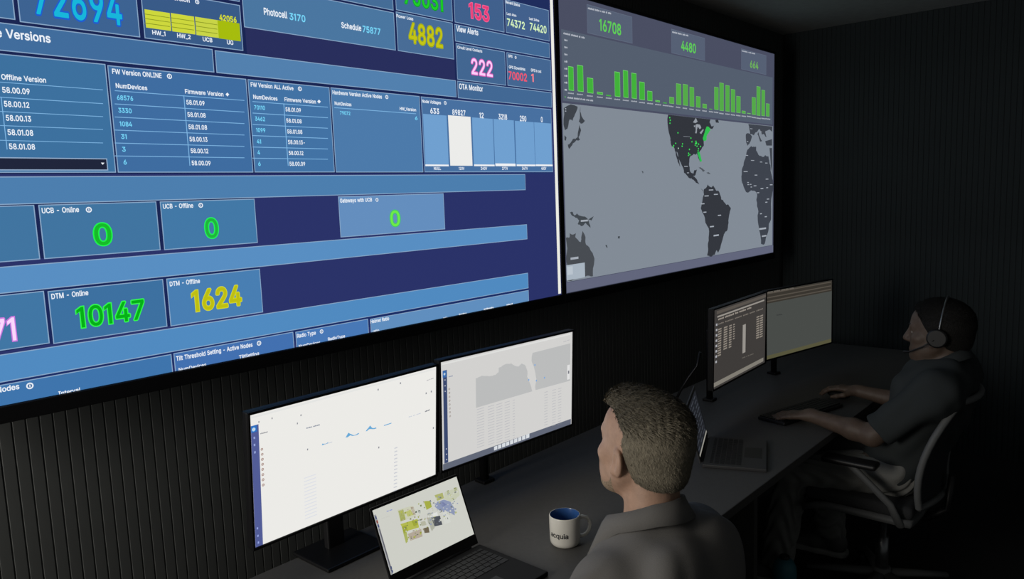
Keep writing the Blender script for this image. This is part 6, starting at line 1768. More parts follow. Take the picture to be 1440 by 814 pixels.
'v':(389,[[3,360,-1,386,11,398,83,399,99,392,195,133,291,394,371,399,387,391,389,370,245,-6,235,-18,163,-20,147,-13]]),
'w':(567,[[9,357,4,386,17,398,89,399,100,394,169,160,233,386,249,399,329,395,393,174,401,167,465,392,481,399,558,394,563,370,444,-14,433,-20,369,-20,353,-12,289,207,281,214,217,-8,201,-20,137,-20,124,-14]]),
'x':(379,[[7,-14,4,10,130,194,11,370,15,394,31,399,111,396,191,274,271,396,351,399,365,394,369,370,250,194,375,10,372,-14,359,-20,279,-18,191,112,103,-16,23,-20]]),
'y':(389,[[3,360,-2,385,11,398,83,399,99,393,195,133,291,393,307,399,371,399,391,385,213,-87,177,-135,123,-162,59,-162,35,-154,28,-143,48,-71,59,-66,99,-69,112,-63,128,-39,140,1]]),
'z':(380,[[28,-14,22,2,26,58,212,298,204,303,38,306,28,322,28,378,34,394,52,399,332,399,346,394,353,378,350,322,168,82,180,76,348,74,359,58,359,2,353,-14,332,-20,44,-20]]),
'A':(480,[[2,-14,-1,10,182,514,202,529,282,528,296,514,482,-6,466,-20,394,-20,381,-14,330,122,154,122,146,115,98,-15,18,-20],[186,221,234,373,242,375,293,226,282,219]]),
'B':(456,[[46,-14,40,2,40,506,45,522,62,529,262,528,310,520,342,506,390,464,416,402,418,362,409,322,368,266,411,226,433,178,436,114,418,58,371,10,302,-16,62,-20],[150,77,145,90,148,210,278,207,306,194,327,170,334,122,310,90,262,78],[150,305,145,314,145,426,150,432,262,430,286,423,308,402,316,378,314,354,286,318,246,306]]),
'C':(510,[[26,185,21,283,42,379,90,459,154,509,242,534,338,526,378,510,418,484,470,419,492,355,491,339,482,331,402,329,391,339,370,387,346,412,306,431,258,435,218,427,178,403,147,363,130,315,124,235,138,165,170,113,218,81,274,73,330,87,365,115,392,171,402,180,474,180,490,171,487,131,462,75,426,32,378,-1,322,-21,266,-27,202,-19,154,0,106,33,74,69,44,123]]),
'D':(502,[[46,-14,40,2,40,506,45,522,62,529,254,527,318,515,366,493,411,458,438,423,461,378,475,330,482,258,478,202,463,138,440,90,380,26,342,4,294,-12,214,-20,62,-20],[150,77,145,90,145,426,150,432,238,431,294,418,342,383,371,322,378,234,363,162,338,122,294,91,238,78]]),
'E':(419,[[46,-14,40,2,40,506,45,522,62,529,382,526,392,506,392,450,382,434,150,432,145,426,149,306,358,306,371,298,375,282,375,226,358,209,150,209,145,202,145,90,150,77,382,76,395,58,390,-13,374,-20,62,-20]]),
'F':(410,[[46,-14,40,2,40,506,45,522,62,529,366,529,382,524,388,514,389,450,374,432,150,432,145,426,145,306,150,298,350,298,366,282,363,210,342,201,150,201,145,194,144,-6,126,-20,62,-20]]),
'G':(520,[[26,185,21,283,41,379,89,459,154,510,242,535,338,525,382,507,418,483,449,451,474,412,492,363,490,337,474,329,410,329,394,334,367,387,330,420,282,435,226,430,194,416,163,387,143,355,130,315,124,235,142,155,186,99,218,82,250,74,306,77,346,96,378,131,392,171,386,179,282,179,267,187,263,259,274,274,474,276,494,267,497,179,481,107,442,45,386,1,330,-20,266,-27,202,-19,154,-1,106,33,74,68,44,123]]),
'H':(517,[[46,-14,40,2,40,506,45,522,62,529,126,529,142,518,145,314,150,309,366,309,372,314,374,516,390,529,470,524,477,506,477,2,471,-14,454,-20,390,-20,373,-6,370,210,150,212,145,202,144,-6,126,-20,62,-20]]),
'I':(300,[[17,-14,11,2,11,58,17,71,98,82,98,426,17,438,11,450,12,514,33,529,281,525,289,506,287,442,273,432,209,432,203,426,203,90,209,77,281,73,289,58,288,-6,281,-16,265,-20,33,-20]]),
'J':(396,[[19,94,13,147,19,187,35,193,99,193,117,179,121,115,142,83,163,73,195,70,236,91,251,139,253,515,267,528,347,525,356,507,356,139,345,75,323,35,291,5,251,-16,203,-26,139,-22,99,-8,61,19,36,51]]),
'K':(467,[[46,-14,40,2,40,506,45,522,62,529,126,529,142,518,145,314,150,306,350,523,446,529,462,523,468,506,462,494,272,290,466,10,463,-14,446,-20,374,-20,358,-14,198,210,145,154,142,-9,126,-20,62,-20]]),
'L':(393,[[46,-14,40,2,41,514,54,528,126,529,139,522,145,506,145,82,150,77,366,76,381,58,380,-6,358,-20,62,-20]]),
'M':(628,[[46,-14,40,2,40,506,46,523,62,529,150,529,166,522,310,154,318,149,461,522,478,529,566,529,582,523,588,506,588,2,582,-14,566,-20,502,-20,485,-6,484,274,478,293,358,-11,342,-20,286,-20,267,-6,150,288,144,290,142,307,141,-6,126,-20,62,-20]]),
'N':(523,[[46,-14,40,2,40,506,45,522,62,529,134,529,151,522,374,171,380,514,398,529,462,529,478,522,483,506,483,2,478,-13,462,-20,390,-20,373,-14,150,337,144,322,144,-6,126,-20,62,-20]]),
'O':(533,[[26,185,21,283,42,379,91,459,162,513,218,531,266,536,354,520,427,475,481,403,500,355,512,283,512,227,500,155,482,107,450,58,410,19,370,-5,314,-23,266,-27,202,-19,154,0,106,33,74,70,44,123],[130,191,124,259,132,323,152,371,186,410,226,430,282,435,330,421,370,388,402,323,410,235,395,163,354,105,322,84,290,75,250,74,218,82,186,99,162,123]]),
'P':(445,[[46,-14,40,2,40,506,45,522,62,529,254,528,297,522,342,505,395,458,424,394,426,314,404,250,366,206,310,176,254,166,150,166,145,154,142,-9,126,-20,62,-20],[150,262,145,274,145,426,150,432,254,431,302,410,318,386,324,346,320,314,302,285,254,264]]),
'Q':(533,[[26,185,21,282,33,354,61,418,106,475,170,516,242,534,314,531,378,509,426,476,458,441,489,386,506,330,513,250,504,170,482,106,432,34,486,-38,487,-54,474,-67,394,-67,346,-14,290,-26,242,-26,154,0,106,33,74,70,42,128],[130,191,124,258,131,322,151,370,186,410,226,430,282,435,330,421,370,388,400,330,410,250,400,178,370,121,322,177,242,179,229,170,226,154,283,74,226,79,194,94,163,122]]),
'R':(449,[[46,-14,40,2,40,506,45,522,62,529,254,528,310,519,350,502,382,477,408,442,423,402,429,354,424,306,410,266,388,234,347,202,345,194,445,10,446,-8,430,-20,342,-17,238,172,230,178,150,178,145,170,142,-9,126,-20,62,-20],[150,275,145,282,145,426,150,432,262,430,294,419,310,404,322,378,325,346,318,314,302,293,254,276]]),
'S':(447,[[24,99,20,145,40,157,112,155,144,95,168,80,208,70,248,71,288,83,314,105,325,129,320,161,296,182,136,235,88,262,59,289,36,337,32,385,44,433,70,473,128,515,208,535,296,526,368,488,395,457,414,417,421,377,408,359,328,360,296,417,264,433,232,438,192,435,160,421,142,401,135,369,144,349,168,331,328,278,368,255,400,225,422,185,428,137,418,81,392,38,348,1,296,-20,240,-28,168,-24,120,-9,77,17,47,49]]),
'T':(449,[[18,438,12,450,12,506,26,528,418,529,434,519,437,450,426,434,282,431,277,426,277,2,266,-18,194,-20,174,-6,173,426,162,432,34,432]]),
'U':(517,[[46,122,40,178,40,506,46,523,62,529,126,529,142,517,149,146,164,114,190,89,222,76,262,72,302,78,328,90,353,114,368,146,374,516,390,529,462,528,472,522,477,506,476,154,456,82,414,26,374,-2,318,-22,262,-28,198,-22,142,-1,102,27,65,74]]),
'V':(480,[[2,489,-3,514,10,528,82,529,99,522,242,127,378,520,394,529,466,528,482,514,290,-16,202,-20,186,-9]]),
'W':(686,[[2,484,-3,514,10,528,82,529,98,520,194,160,290,521,306,529,386,527,399,514,490,165,586,519,602,529,682,524,687,498,544,-14,530,-20,458,-20,436,-6,346,325,338,322,250,-6,234,-20,154,-20,141,-14]]),
'X':(474,[[4,-14,1,10,174,258,12,498,15,522,28,529,116,525,236,347,364,526,444,529,460,523,463,498,302,266,473,10,470,-14,452,-20,380,-20,368,-14,236,176,106,-14,92,-20,20,-20]]),
'Y':(472,[[2,493,-3,514,10,528,90,529,106,522,234,312,370,526,458,528,474,514,472,498,288,202,288,2,274,-19,202,-20,186,-10,183,202]]),
'Z':(438,[[26,-13,25,58,278,426,266,432,34,433,20,450,25,522,42,529,394,529,410,523,417,506,413,450,160,82,170,77,410,74,419,58,419,2,413,-14,394,-20,42,-20]]),
' ':(240,[])}
GLYPH_O = {
'0':(453,[[10,186,6,283,12,339,23,387,37,427,59,467,106,518,138,538,170,550,202,556,250,556,290,548,329,531,361,507,383,483,416,427,437,363,447,283,446,219,437,147,417,83,391,35,354,-5,306,-34,250,-48,186,-45,122,-21,74,19,47,59,22,123],[154,205,153,299,170,371,184,395,202,412,226,417,250,412,270,395,282,374,299,307,299,203,292,163,280,131,266,109,250,97,226,92,202,97,182,115,170,138]]),
'1':(290,[[88,-42,237,-42,237,551,135,551,-12,463,-12,330,88,390]]),
'2':(453,[[26,-18,22,50,31,74,247,306,269,338,278,370,273,394,258,409,234,417,210,416,192,410,178,397,166,346,146,324,130,320,50,323,31,338,24,362,31,418,47,458,69,490,98,517,133,538,170,551,210,557,258,555,298,546,330,531,373,498,406,450,422,394,420,338,405,290,378,245,330,186,255,106,258,100,266,99,394,98,415,90,427,74,431,58,431,-6,425,-22,410,-37,394,-42,66,-42,42,-36]]),
'3':(453,[[6,101,2,131,5,147,16,163,38,173,126,170,144,155,154,123,165,107,198,94,230,92,262,101,279,115,287,139,281,171,257,195,222,204,150,206,134,212,120,227,115,251,118,315,192,403,182,410,62,411,44,419,31,435,28,451,28,515,38,536,54,548,70,551,374,551,401,539,414,515,414,459,411,443,307,323,352,299,382,275,407,243,428,195,435,147,430,99,415,59,387,19,342,-17,294,-38,238,-48,166,-44,110,-26,62,5,24,51]]),
'4':(453,[[2,88,-2,154,2,178,211,530,226,545,242,550,314,551,338,541,351,522,351,498,273,362,346,359,374,346,385,322,386,208,434,199,450,183,455,162,452,90,434,69,386,60,384,-6,378,-23,354,-41,274,-41,252,-30,242,-14,240,58,234,63,34,64,12,74],[186,206,183,210,234,295,240,282,240,210,234,205]]),
'5':(453,[[22,98,18,131,21,147,34,163,54,172,126,172,142,168,158,153,174,112,190,99,214,92,238,94,264,107,280,131,285,155,284,179,275,203,262,220,238,232,190,231,142,206,126,204,54,213,38,223,30,234,26,259,54,515,62,533,78,547,94,551,366,551,382,548,395,539,408,515,408,451,405,435,392,419,366,410,190,409,185,379,190,372,230,376,270,372,318,356,366,323,404,275,426,219,432,147,419,83,386,27,343,-13,294,-37,238,-48,174,-44,126,-29,77,3,39,51]]),
'6':(453,[[26,118,22,163,24,195,46,267,90,344,218,532,234,546,250,551,322,551,346,543,361,523,364,507,360,491,268,355,322,339,360,315,391,283,415,243,428,195,430,139,419,83,394,35,346,-13,298,-37,242,-48,178,-44,122,-22,79,11,45,59],[170,137,170,180,178,198,194,214,218,223,242,222,263,211,276,195,284,171,284,139,274,115,258,99,234,91,202,95,179,115]]),
'7':(453,[[24,434,20,450,22,522,32,538,56,550,392,551,416,542,430,522,430,434,201,-22,176,-40,96,-42,80,-38,61,-22,55,-6,56,10,256,410,56,410,38,418]]),
'8':(453,[[14,97,10,147,17,187,38,232,67,267,38,323,28,379,31,411,40,443,69,491,102,521,134,539,174,552,214,557,262,555,294,548,334,531,366,508,405,459,417,427,423,395,417,331,385,267,413,235,430,203,441,163,442,123,429,67,405,27,360,-13,302,-39,246,-48,174,-44,118,-27,70,4,31,51],[158,132,160,155,169,171,190,186,214,192,246,191,270,182,286,167,294,147,292,123,281,107,262,96,238,92,206,93,182,100,164,115],[182,351,176,363,176,387,184,403,198,413,222,418,246,416,262,408,273,395,276,363,267,347,254,337,214,332,194,339]]),
'9':(453,[[26,308,22,346,24,386,34,426,49,458,72,490,98,514,136,538,170,550,210,557,250,556,298,546,330,531,362,509,387,482,411,442,425,402,430,362,428,314,419,274,403,234,362,162,236,-22,226,-34,210,-41,122,-41,106,-34,95,-22,89,-6,93,18,186,154,130,171,82,203,45,250],[170,332,171,378,186,402,202,413,226,418,250,414,266,403,278,386,285,362,283,330,272,306,250,290,226,285,202,290,182,306]]),
' ':(240,[])}
GLYPH_T = {
'0':(453,[[42,167,35,259,44,355,66,421,83,451,106,480,154,514,186,524,226,529,290,517,314,506,344,483,380,435,402,382,413,331,418,251,413,179,398,115,377,67,346,27,314,2,266,-16,210,-19,154,-5,114,21,82,58,57,107],[130,171,123,235,124,299,132,347,149,395,174,427,202,443,234,446,266,437,288,419,306,392,319,355,327,315,331,251,327,195,318,147,305,115,282,84,258,68,226,63,202,66,178,78,158,99,141,131]]),
'1':(290,[[117,-13,208,-13,208,522,144,522,17,446,17,359,117,419]]),
'2':(453,[[58,-11,51,2,51,50,56,58,272,290,298,330,307,370,302,402,282,428,250,443,210,446,178,436,157,418,145,394,137,354,130,349,66,349,58,352,53,362,55,394,67,434,82,459,106,486,134,506,162,518,226,529,266,524,300,514,346,484,378,442,393,386,388,330,370,286,338,240,184,74,194,70,394,69,402,58,401,-6,386,-13]]),
'3':(453,[[38,93,31,131,38,143,110,145,120,139,134,99,158,77,198,64,246,65,275,75,296,91,311,115,316,139,314,163,306,187,278,217,238,232,158,235,145,243,147,307,259,435,254,439,62,442,57,451,59,515,70,522,374,522,382,518,385,507,385,459,382,451,254,307,310,289,342,271,372,243,392,211,404,171,405,131,394,83,374,49,342,17,294,-8,238,-19,182,-17,134,-5,91,19,59,51]]),
'4':(453,[[34,94,27,106,27,162,235,514,250,522,314,521,323,514,319,498,132,178,266,176,270,322,282,331,346,330,355,322,356,314,357,178,418,175,423,170,423,98,418,93,357,90,354,-6,338,-13,282,-13,270,-6,266,92]]),
'5':(453,[[54,90,47,131,54,142,126,143,134,135,147,99,173,75,206,64,246,66,270,76,295,99,308,123,314,155,312,187,300,219,279,243,254,258,222,264,190,261,160,251,126,233,59,243,55,259,85,515,102,522,374,519,379,507,379,451,374,441,166,439,162,435,151,339,158,331,214,346,278,340,326,318,366,281,394,227,404,163,394,99,368,51,334,16,286,-9,238,-19,190,-18,144,-5,103,19,73,51]]),
'6':(453,[[58,107,51,163,57,211,74,259,116,331,242,516,258,522,330,519,335,507,331,499,215,331,218,328,282,322,322,306,354,282,382,243,398,195,401,139,391,91,370,51,330,11,290,-9,242,-19,194,-17,146,-2,106,26,74,67],[146,116,138,147,141,187,157,219,178,239,210,251,250,250,279,235,300,211,314,171,312,131,298,99,274,75,242,63,202,65,168,83]]),
'7':(453,[[56,441,49,458,49,506,56,520,392,522,402,514,402,442,176,-6,168,-13,96,-13,86,-6,84,2,302,434,296,439]]),
'8':(453,[[46,90,39,147,51,195,78,237,118,267,97,283,78,307,60,355,61,411,81,459,102,483,126,502,158,517,198,527,270,524,302,514,334,496,358,475,376,451,387,427,394,395,392,355,383,323,363,291,334,267,359,251,383,227,398,203,410,171,414,139,411,107,401,75,387,51,350,16,310,-6,254,-18,190,-17,142,-5,98,19,66,51],[134,110,128,139,135,171,158,200,190,217,230,222,270,214,302,193,320,163,323,131,312,99,294,80,265,67,222,62,182,69,150,87],[150,350,146,379,151,403,166,426,190,441,230,447,262,441,286,426,301,403,306,371,301,347,284,323,257,307,222,303,190,309,166,324]]),
'9':(453,[[58,298,52,330,51,370,57,402,69,434,106,483,137,506,162,517,194,526,242,528,274,523,306,511,338,491,362,467,392,410,401,370,401,330,393,290,378,250,327,162,212,-6,202,-13,130,-13,119,-6,118,2,238,178,234,182,170,187,122,208,82,247],[146,311,139,346,141,378,155,410,178,433,210,446,242,446,274,434,298,410,313,370,313,330,301,298,274,269,242,258,202,260,170,277]]),
' ':(240,[])}

def glyph(ch, kind, cache={}):
    """one letter: outline contours filled -> (advance, points, faces)"""
    key = (ch, kind)
    if key not in cache:
        adv, loops = {'B': GLYPH_B, 'O': GLYPH_O, 'T': GLYPH_T}[kind].get(ch, (300, []))
        cu = bpy.data.curves.new('t', 'CURVE'); cu.dimensions = '2D'; cu.fill_mode = 'FRONT'
        for q in loops:
            sp = cu.splines.new('POLY'); sp.points.add(len(q) // 2 - 1); sp.use_cyclic_u = True
            for i, p in enumerate(sp.points): p.co = (q[2 * i] / 1000, q[2 * i + 1] / 1000, 0, 1)
        ob = bpy.data.objects.new('t', cu)
        me = ob.to_mesh() if loops else None
        pts, fs = [], []
        if me:
            pts = [(v.co.x, v.co.y) for v in me.vertices]; fs = [tuple(p.vertices) for p in me.polygons]
        ob.to_mesh_clear(); bpy.data.objects.remove(ob); bpy.data.curves.remove(cu)
        cache[key] = (adv / 1000, pts, fs)
    return cache[key]
def text_mesh(s, kind='B', cache={}):
    """line of outline lettering -> (verts, faces)"""
    key = (s, kind)
    if key not in cache:
        V = []; fs = []; x = 0
        for ch in s:
            adv, pts, polys = glyph(ch, kind)
            i0 = len(V)
            V += [(a + x, b, 0.0) for a, b in pts]
            fs += [tuple(k + i0 for k in p) for p in polys]
            x += adv
        cache[key] = (np.array(V).reshape(-1, 3), fs)
    return cache[key]
CAPH = None
def cap_height():
    global CAPH
    if CAPH is None:
        v, _ = text_mesh('H'); CAPH = float(v[:, 1].max())
    return CAPH

class Flat:
    """flat coloured print on a screen lying in local x (right), z (up), facing -y; sizes in metres"""
    def __init__(s): s.v = []; s.f = []; s.c = []
    def poly(s, pts, col, layer):
        i = len(s.v); s.v += [(x, -layer * 0.00012 - 0.0002, z) for x, z in pts]
        s.c += [lin(col)] * len(pts); s.f.append(tuple(range(i, i + len(pts))))
    def mesh_at(s, v, fs, col, layer):
        i = len(s.v); s.v += [(float(a), -layer * 0.00012 - 0.0002, float(b)) for a, b in v]
        s.c += [lin(col)] * len(v); s.f += [tuple(k + i for k in f) for f in fs]
    def build(s, name, m, parent, w, h):
        me = bpy.data.meshes.new(name); me.from_pydata(s.v, [], s.f)
        at = me.color_attributes.new('pixel', 'FLOAT_COLOR', 'POINT')
        at.data.foreach_set('color', np.array([(*c, 1) for c in s.c], dtype=np.float32).ravel())
        bm = bmesh.new(); bm.from_mesh(me)
        bmesh.ops.triangulate(bm, faces=bm.faces[:], ngon_method='EAR_CLIP')
        for co, no in (((0, 0, 0), (-1, 0, 0)), ((w, 0, 0), (1, 0, 0)), ((0, 0, 0), (0, 0, -1)), ((0, 0, h), (0, 0, 1))):
            bmesh.ops.bisect_plane(bm, geom=bm.verts[:] + bm.edges[:] + bm.faces[:], plane_co=co, plane_no=no, clear_outer=True)
        bm.normal_update()
        for f in bm.faces:
            if f.normal.y > 0: f.normal_flip()
        bm.to_mesh(me); bm.free()
        return link(name, me, m, parent)

def paint(ui, m, parent, w, h, names):
    """ui list -> sub-parts of a screen: names = (shapes, writing)"""
    A, T = Flat(), Flat()
    k = 0.001
    for e in ui:
        if e[0] == 'r':
            _, x0, z0, x1, z1, col, layer = e[:7]
            q = lambda a, b, c, d: [(a * k, b * k), (c * k, b * k), (c * k, d * k), (a * k, d * k)]
            if len(e) > 7:
                A.poly(q(x0, z0, x1, z1), e[7], layer)
                t = 2.2 if w > 1 else 0.6
                A.poly(q(x0 + t, z0 + t, x1 - t, z1 - t), col, layer + 0.5)
            else:
                A.poly(q(x0, z0, x1, z1), col, layer)
        elif e[0] == 'p':
            pts = e[1]
            if len(pts) > 4:                       # ragged coastlines and blotches
                rg = random.Random(len(pts) * 7 + int(pts[0][0]))
                for it in range(2):
                    q = []
                    for i, (a, b) in enumerate(pts):
                        c, d = pts[(i + 1) % len(pts)]
                        j = 0.16 if w > 1 else 0.08
                        if math.hypot(c - a, d - b) > (130 if w > 1 else 45): j = 0.0
                        q += [(a, b), ((a + c) / 2 + (d - b) * rg.uniform(-j, j), (b + d) / 2 - (c - a) * rg.uniform(-j, j))]
                    pts = q
            A.poly([(a * k, b * k) for a, b in pts], e[2], e[3])
        elif e[0] == 'o':
            _, cx, cz, r, col, layer = e; r = abs(r)
            ring = lambda rr: [((cx + rr * math.cos(t * math.pi / 8)) * k, (cz + rr * math.sin(t * math.pi / 8)) * k) for t in range(16)]
            A.poly(ring(r), col, layer)
            base = (72, 112, 158) if w > 1 else (225, 222, 218)
            A.poly(ring(r * 0.62), base, layer + 0.5)
            A.poly([((cx + a * r) * k, (cz + b * r) * k) for a, b in ((-.14, -.42), (.14, -.42), (.14, .42), (-.14, .42))], col, layer + 1)
        else:
            _, s, x0, z, x1, hh, col, bold = e[:8]
            v, fs = text_mesh(s)
            if not len(v): continue
            a0, a1 = v[:, 0].min(), v[:, 0].max()
            sx = (x1 - x0) / (a1 - a0) * k; sz = hh / cap_height() * k
            f2 = lambda vv: np.stack([(vv[:, 0] - a0) * sx + x0 * k, vv[:, 1] * sz + z * k], 1)
            if len(e) > 8:
                ov, of = text_mesh(s, 'O')
                T.mesh_at(f2(ov), of, e[8], 4.5)
                v, fs = text_mesh(s, 'T')
            T.mesh_at(f2(v), fs, col, 6)
    A.build(names[0], m, parent, w, h)['kind'] = 'stuff'
    if T.v: T.build(names[1], m, parent, w, h)['kind'] = 'stuff'

def screen_panel(w, h, col, m, parent, loc, rot=(0, 0, 0), y=0.0):
    """the lit panel itself: origin at its lower left corner"""
    f = Flat(); f.poly([(0, 0), (w, 0), (w, h), (0, h)], col, -1)
    o = f.build('screen', m, parent, w, h)
    o.location = loc; o.rotation_euler = rot
    return o

# ------------------------------------------------------------------ the two wall displays
DW, DH, DZ = 2.266, 1.272, 1.281
def wall_display(x0, ui, gain, bg, label, names):
    t = thing('wall_display', label, 'display', (x0, 2.0, DZ), 0, 'big displays on the slatted wall')
    b = 0.014; bb = 0.040
    f = MB()
    f.box((DW / 2, 0.028, DH / 2), (DW + 2 * b, 0.05, DH + 2 * b), 0.003)          # body behind the panel
    for c, sz in (((DW / 2, 0.0, DH + b / 2 + 0.001), (DW + 2 * b, 0.012, b)), ((DW / 2, 0.0, -bb / 2 - 0.001), (DW + 2 * b, 0.016, bb)),
                  ((-b / 2 - 0.001, 0.0, DH / 2), (b, 0.012, DH + 2 * b)), ((DW + b / 2 + 0.001, 0.0, DH / 2), (b, 0.012, DH + 2 * b))):
        f.box(c, sz, 0.002, seg=1)
    f.build('bezel', M_bezel, t)
    MB().box((DW / 2, 0.073, DH / 2), (DW * 0.6, 0.042, DH * 0.6), 0.004).build('wall_mount', M_dkmet, t)
    m = display_mat('lit_panel_' + names[0], gain)
    s = screen_panel(DW, DH, bg, m, t, (0, 0, 0))
    paint(ui, m, s, DW, DH, names)
    return t
wall_display(0.328, LEFT_UI, 1.0, (42, 50, 104), 'large bright blue wall display of number tiles and version tables, left of the map display', ('dashboard_tiles', 'dashboard_text'))
wall_display(2.625, RIGHT_UI, 1.0, (74, 78, 98), 'large dimmer wall display with green bar chart over a grey world map', ('chart_and_map', 'chart_text'))

# ------------------------------------------------------------------ desk
desk = thing('desk', 'long dark charcoal desk running along the slatted wall under the displays', 'desk', (2.6, 1.38, 0))
DF = 0.982; DB = 1.79; DX0, DX1 = 0.55, 4.75
MB().box(((DX0 + DX1) / 2 - 2.6, (DF + DB) / 2 - 1.38, 0.725), (DX1 - DX0, DB - DF, 0.03), 0.003).build('desktop', M_desk, desk)
for lx in (DX0 + 0.03, 2.55, DX1 - 0.03):
    MB().box((lx - 2.6, 0.03, 0.355), (0.03, 0.62, 0.708), 0.003).build('leg', M_desk, desk)
MB().box((0, 0.33, 0.50), (DX1 - DX0 - 0.1, 0.018, 0.36), 0.002).build('modesty_panel', M_desk, desk)

# ------------------------------------------------------------------ desk monitors
def monitor(c, yaw, pitch, w, h, ui, gain, bg, label, foot=False):
    # c = centre of the lit panel; foot stands on the desk straight below the back
    yaw = math.radians(yaw); pitch = math.radians(pitch)
    n = Vector((math.sin(yaw), -math.cos(yaw), 0))
    base = Vector((c[0], c[1], 0)) - n * 0.075
    t = thing('monitor', label, 'monitor', (base.x, base.y, 0.74), yaw, 'desk monitors')
    off = Vector((0, -0.075, c[2] - 0.74))
    R = Matrix.Rotation(-pitch, 3, 'X')
    b = 0.007
    f = MB()
    f.box(off + R @ Vector((0, 0.014, 0)), (w + 2 * b, 0.022, h + 2 * b), 0.004, R)
    for cc, sz in (((0, 0.0, h / 2 + b / 2 + 0.0005), (w + 2 * b, 0.008, b)), ((0, 0.0, -h / 2 - b / 2 - 0.0005), (w + 2 * b, 0.008, b)),
                   ((-w / 2 - b / 2 - 0.0005, 0, 0), (b, 0.008, h + 2 * b)), ((w / 2 + b / 2 + 0.0005, 0, 0), (b, 0.008, h + 2 * b))):
        f.box(off + R @ Vector(cc), sz, 0.0015, R, seg=1)
    f.box(off + R @ Vector((0, 0.035, -0.01)), (w * 0.42, 0.03, h * 0.5), 0.01, R)
    f.build('housing', M_bezel, t)
    zt = off.z + 0.02
    if foot:
        MB().box((0, 0.045, zt / 2 + 0.006), (0.055, 0.022, zt), 0.005).build('stand_neck', M_black, t)
        MB().box((0, 0.02, 0.0055), (0.20, 0.17, 0.011), 0.004).build('stand_foot', M_dkmet, t)
    else:                                  # slim post through the desktop close behind the panel
        MB().tube([(0, 0.075, 0.0), (0, 0.075, zt)], 0.015, 12).build('clamp_post', M_bezel, t)
        MB().box((0, 0.075, 0.006), (0.05, 0.05, 0.012), 0.003).build('clamp', M_bezel, t)
        MB().box((0, 0.055, off.z), (0.06, 0.05, 0.06), 0.006).build('arm', M_bezel, t)
    m = display_mat('lit_panel_monitor_%d' % len(MATS), gain)
    s = screen_panel(w, h, bg, m, t, off + R @ Vector((-w / 2, 0, -h / 2)), (-pitch, 0, 0))
    if ui: paint(ui, m, s, w, h, ('screen_graphics', 'screen_text'))
    return t
monitor((1.187, 1.631, 1.057), 0.0, -4.4, 0.598, 0.336, MON_A, 1.0, (236, 235, 231), 'near bright white monitor with short blue charts and purple sidebar, left of its neighbour', foot=True)
monitor((1.800, 1.602, 1.067), -3.8, -2.8, 0.598, 0.336, MON_B, 1.0, (210, 209, 207), 'bright monitor showing a grey map above a table, with a dock strip')
mc = monitor((3.169, 1.439, 1.046), 2.8, -0.7, 0.598, 0.336, MON_C, 1.0, (62, 59, 57), 'far dark monitor full of small text rows, left of the plain one')
monitor((3.779, 1.402, 1.050), -11.0, 0.3, 0.586, 0.329, MON_D, 1.0, (72, 75, 72), 'far monitor with a plain grey page, nearest the right wall')
tag_cable = MB().tube([(2.86, 1.62, 0.745), (2.86, 1.60, 0.80), (2.83, 1.56, 0.86), (2.85, 1.53, 0.92), (2.87, 1.50, 0.97), (2.88, 1.49, 1.03)], 0.006, 8).build('cable', M_dkmet)
tag_cable['label'] = 'thin dark cable rising from the desk beside the far dark monitor'; tag_cable['category'] = 'cable'

# ------------------------------------------------------------------ laptops
def laptop(hinge, yaw, pitch, w, d, lidh, body, ui, gain, bg, scr, label):
    """hinge: middle of the hinge line; scr = (width, height, gap below) of the lit panel"""
    yaw = math.radians(yaw); pitch = math.radians(pitch)
    t = thing('laptop', label, 'laptop', (hinge[0], hinge[1], 0.74), yaw, 'laptops on the desk')
    MB().box((0, -d / 2, 0.0065), (w, d, 0.012), 0.003).build('base', body, t)
    R = Matrix.Rotation(-pitch, 3, 'X')
    o0 = Vector((0, 0.004, 0.0135))
    MB().box(o0 + R @ Vector((0, 0.003, lidh / 2)), (w, 0.006, lidh), 0.0025, R).build('lid', body, t)
    MB().tube([(-w * 0.4, 0.004, 0.0125), (w * 0.4, 0.004, 0.0125)], 0.0045, 8).build('hinge', M_black, t)
    kb = MB()
    for r in range(6):
        n = (14, 14, 14, 13, 12, 9)[r]; tot = w * 0.88
        for c in range(n):
            kw = tot / n
            wid = kw - 0.0025
            kb.box((-tot / 2 + (c + 0.5) * kw, -0.028 - r * 0.0185, 0.0131), (wid, 0.0155 if r else 0.010, 0.0014))
    k = kb.build('keyboard', M_key, t); k['kind'] = 'stuff'
    MB().box((0, -d * 0.78, 0.01265), (w * 0.34, d * 0.28, 0.0006), 0.0).build('touchpad', M_black, t)
    m = display_mat('lit_panel_laptop_%d' % len(MATS), gain)
    s = screen_panel(scr[0], scr[1], bg, m, t, o0 + R @ Vector((-scr[0] / 2, -0.0002, scr[2])), (-pitch, 0, 0))
    if ui: paint(ui, m, s, scr[0], scr[1], ('screen_graphics', 'screen_text'))
    return t
laptop((1.283, 1.424), -1.3, 22.0, 0.306, 0.250, 0.200, M_laptop, LAP_A, 1.0, (205, 206, 198), (0.294, 0.165, 0.028), 'black laptop showing a photo page, open in front of the nearer bearded person')
F2 = [('r', 8 + (i % 3) * 95, 20 + (i // 3) * 17, 60 + (i % 3) * 95 + (i * 7) % 30, 24 + (i // 3) * 17, (64, 68, 76), 1) for i in range(27)] + [('r', 0, 0, 296, 8, (150, 148, 140), 1)]
laptop((2.506, 1.275), 22.5, 14.5, 0.322, 0.215, 0.205, M_laptop2, F2, 1.0, (30, 32, 37), (0.296, 0.172, 0.020), 'grey laptop standing turned sideways on the desk to the right of the bearded man')

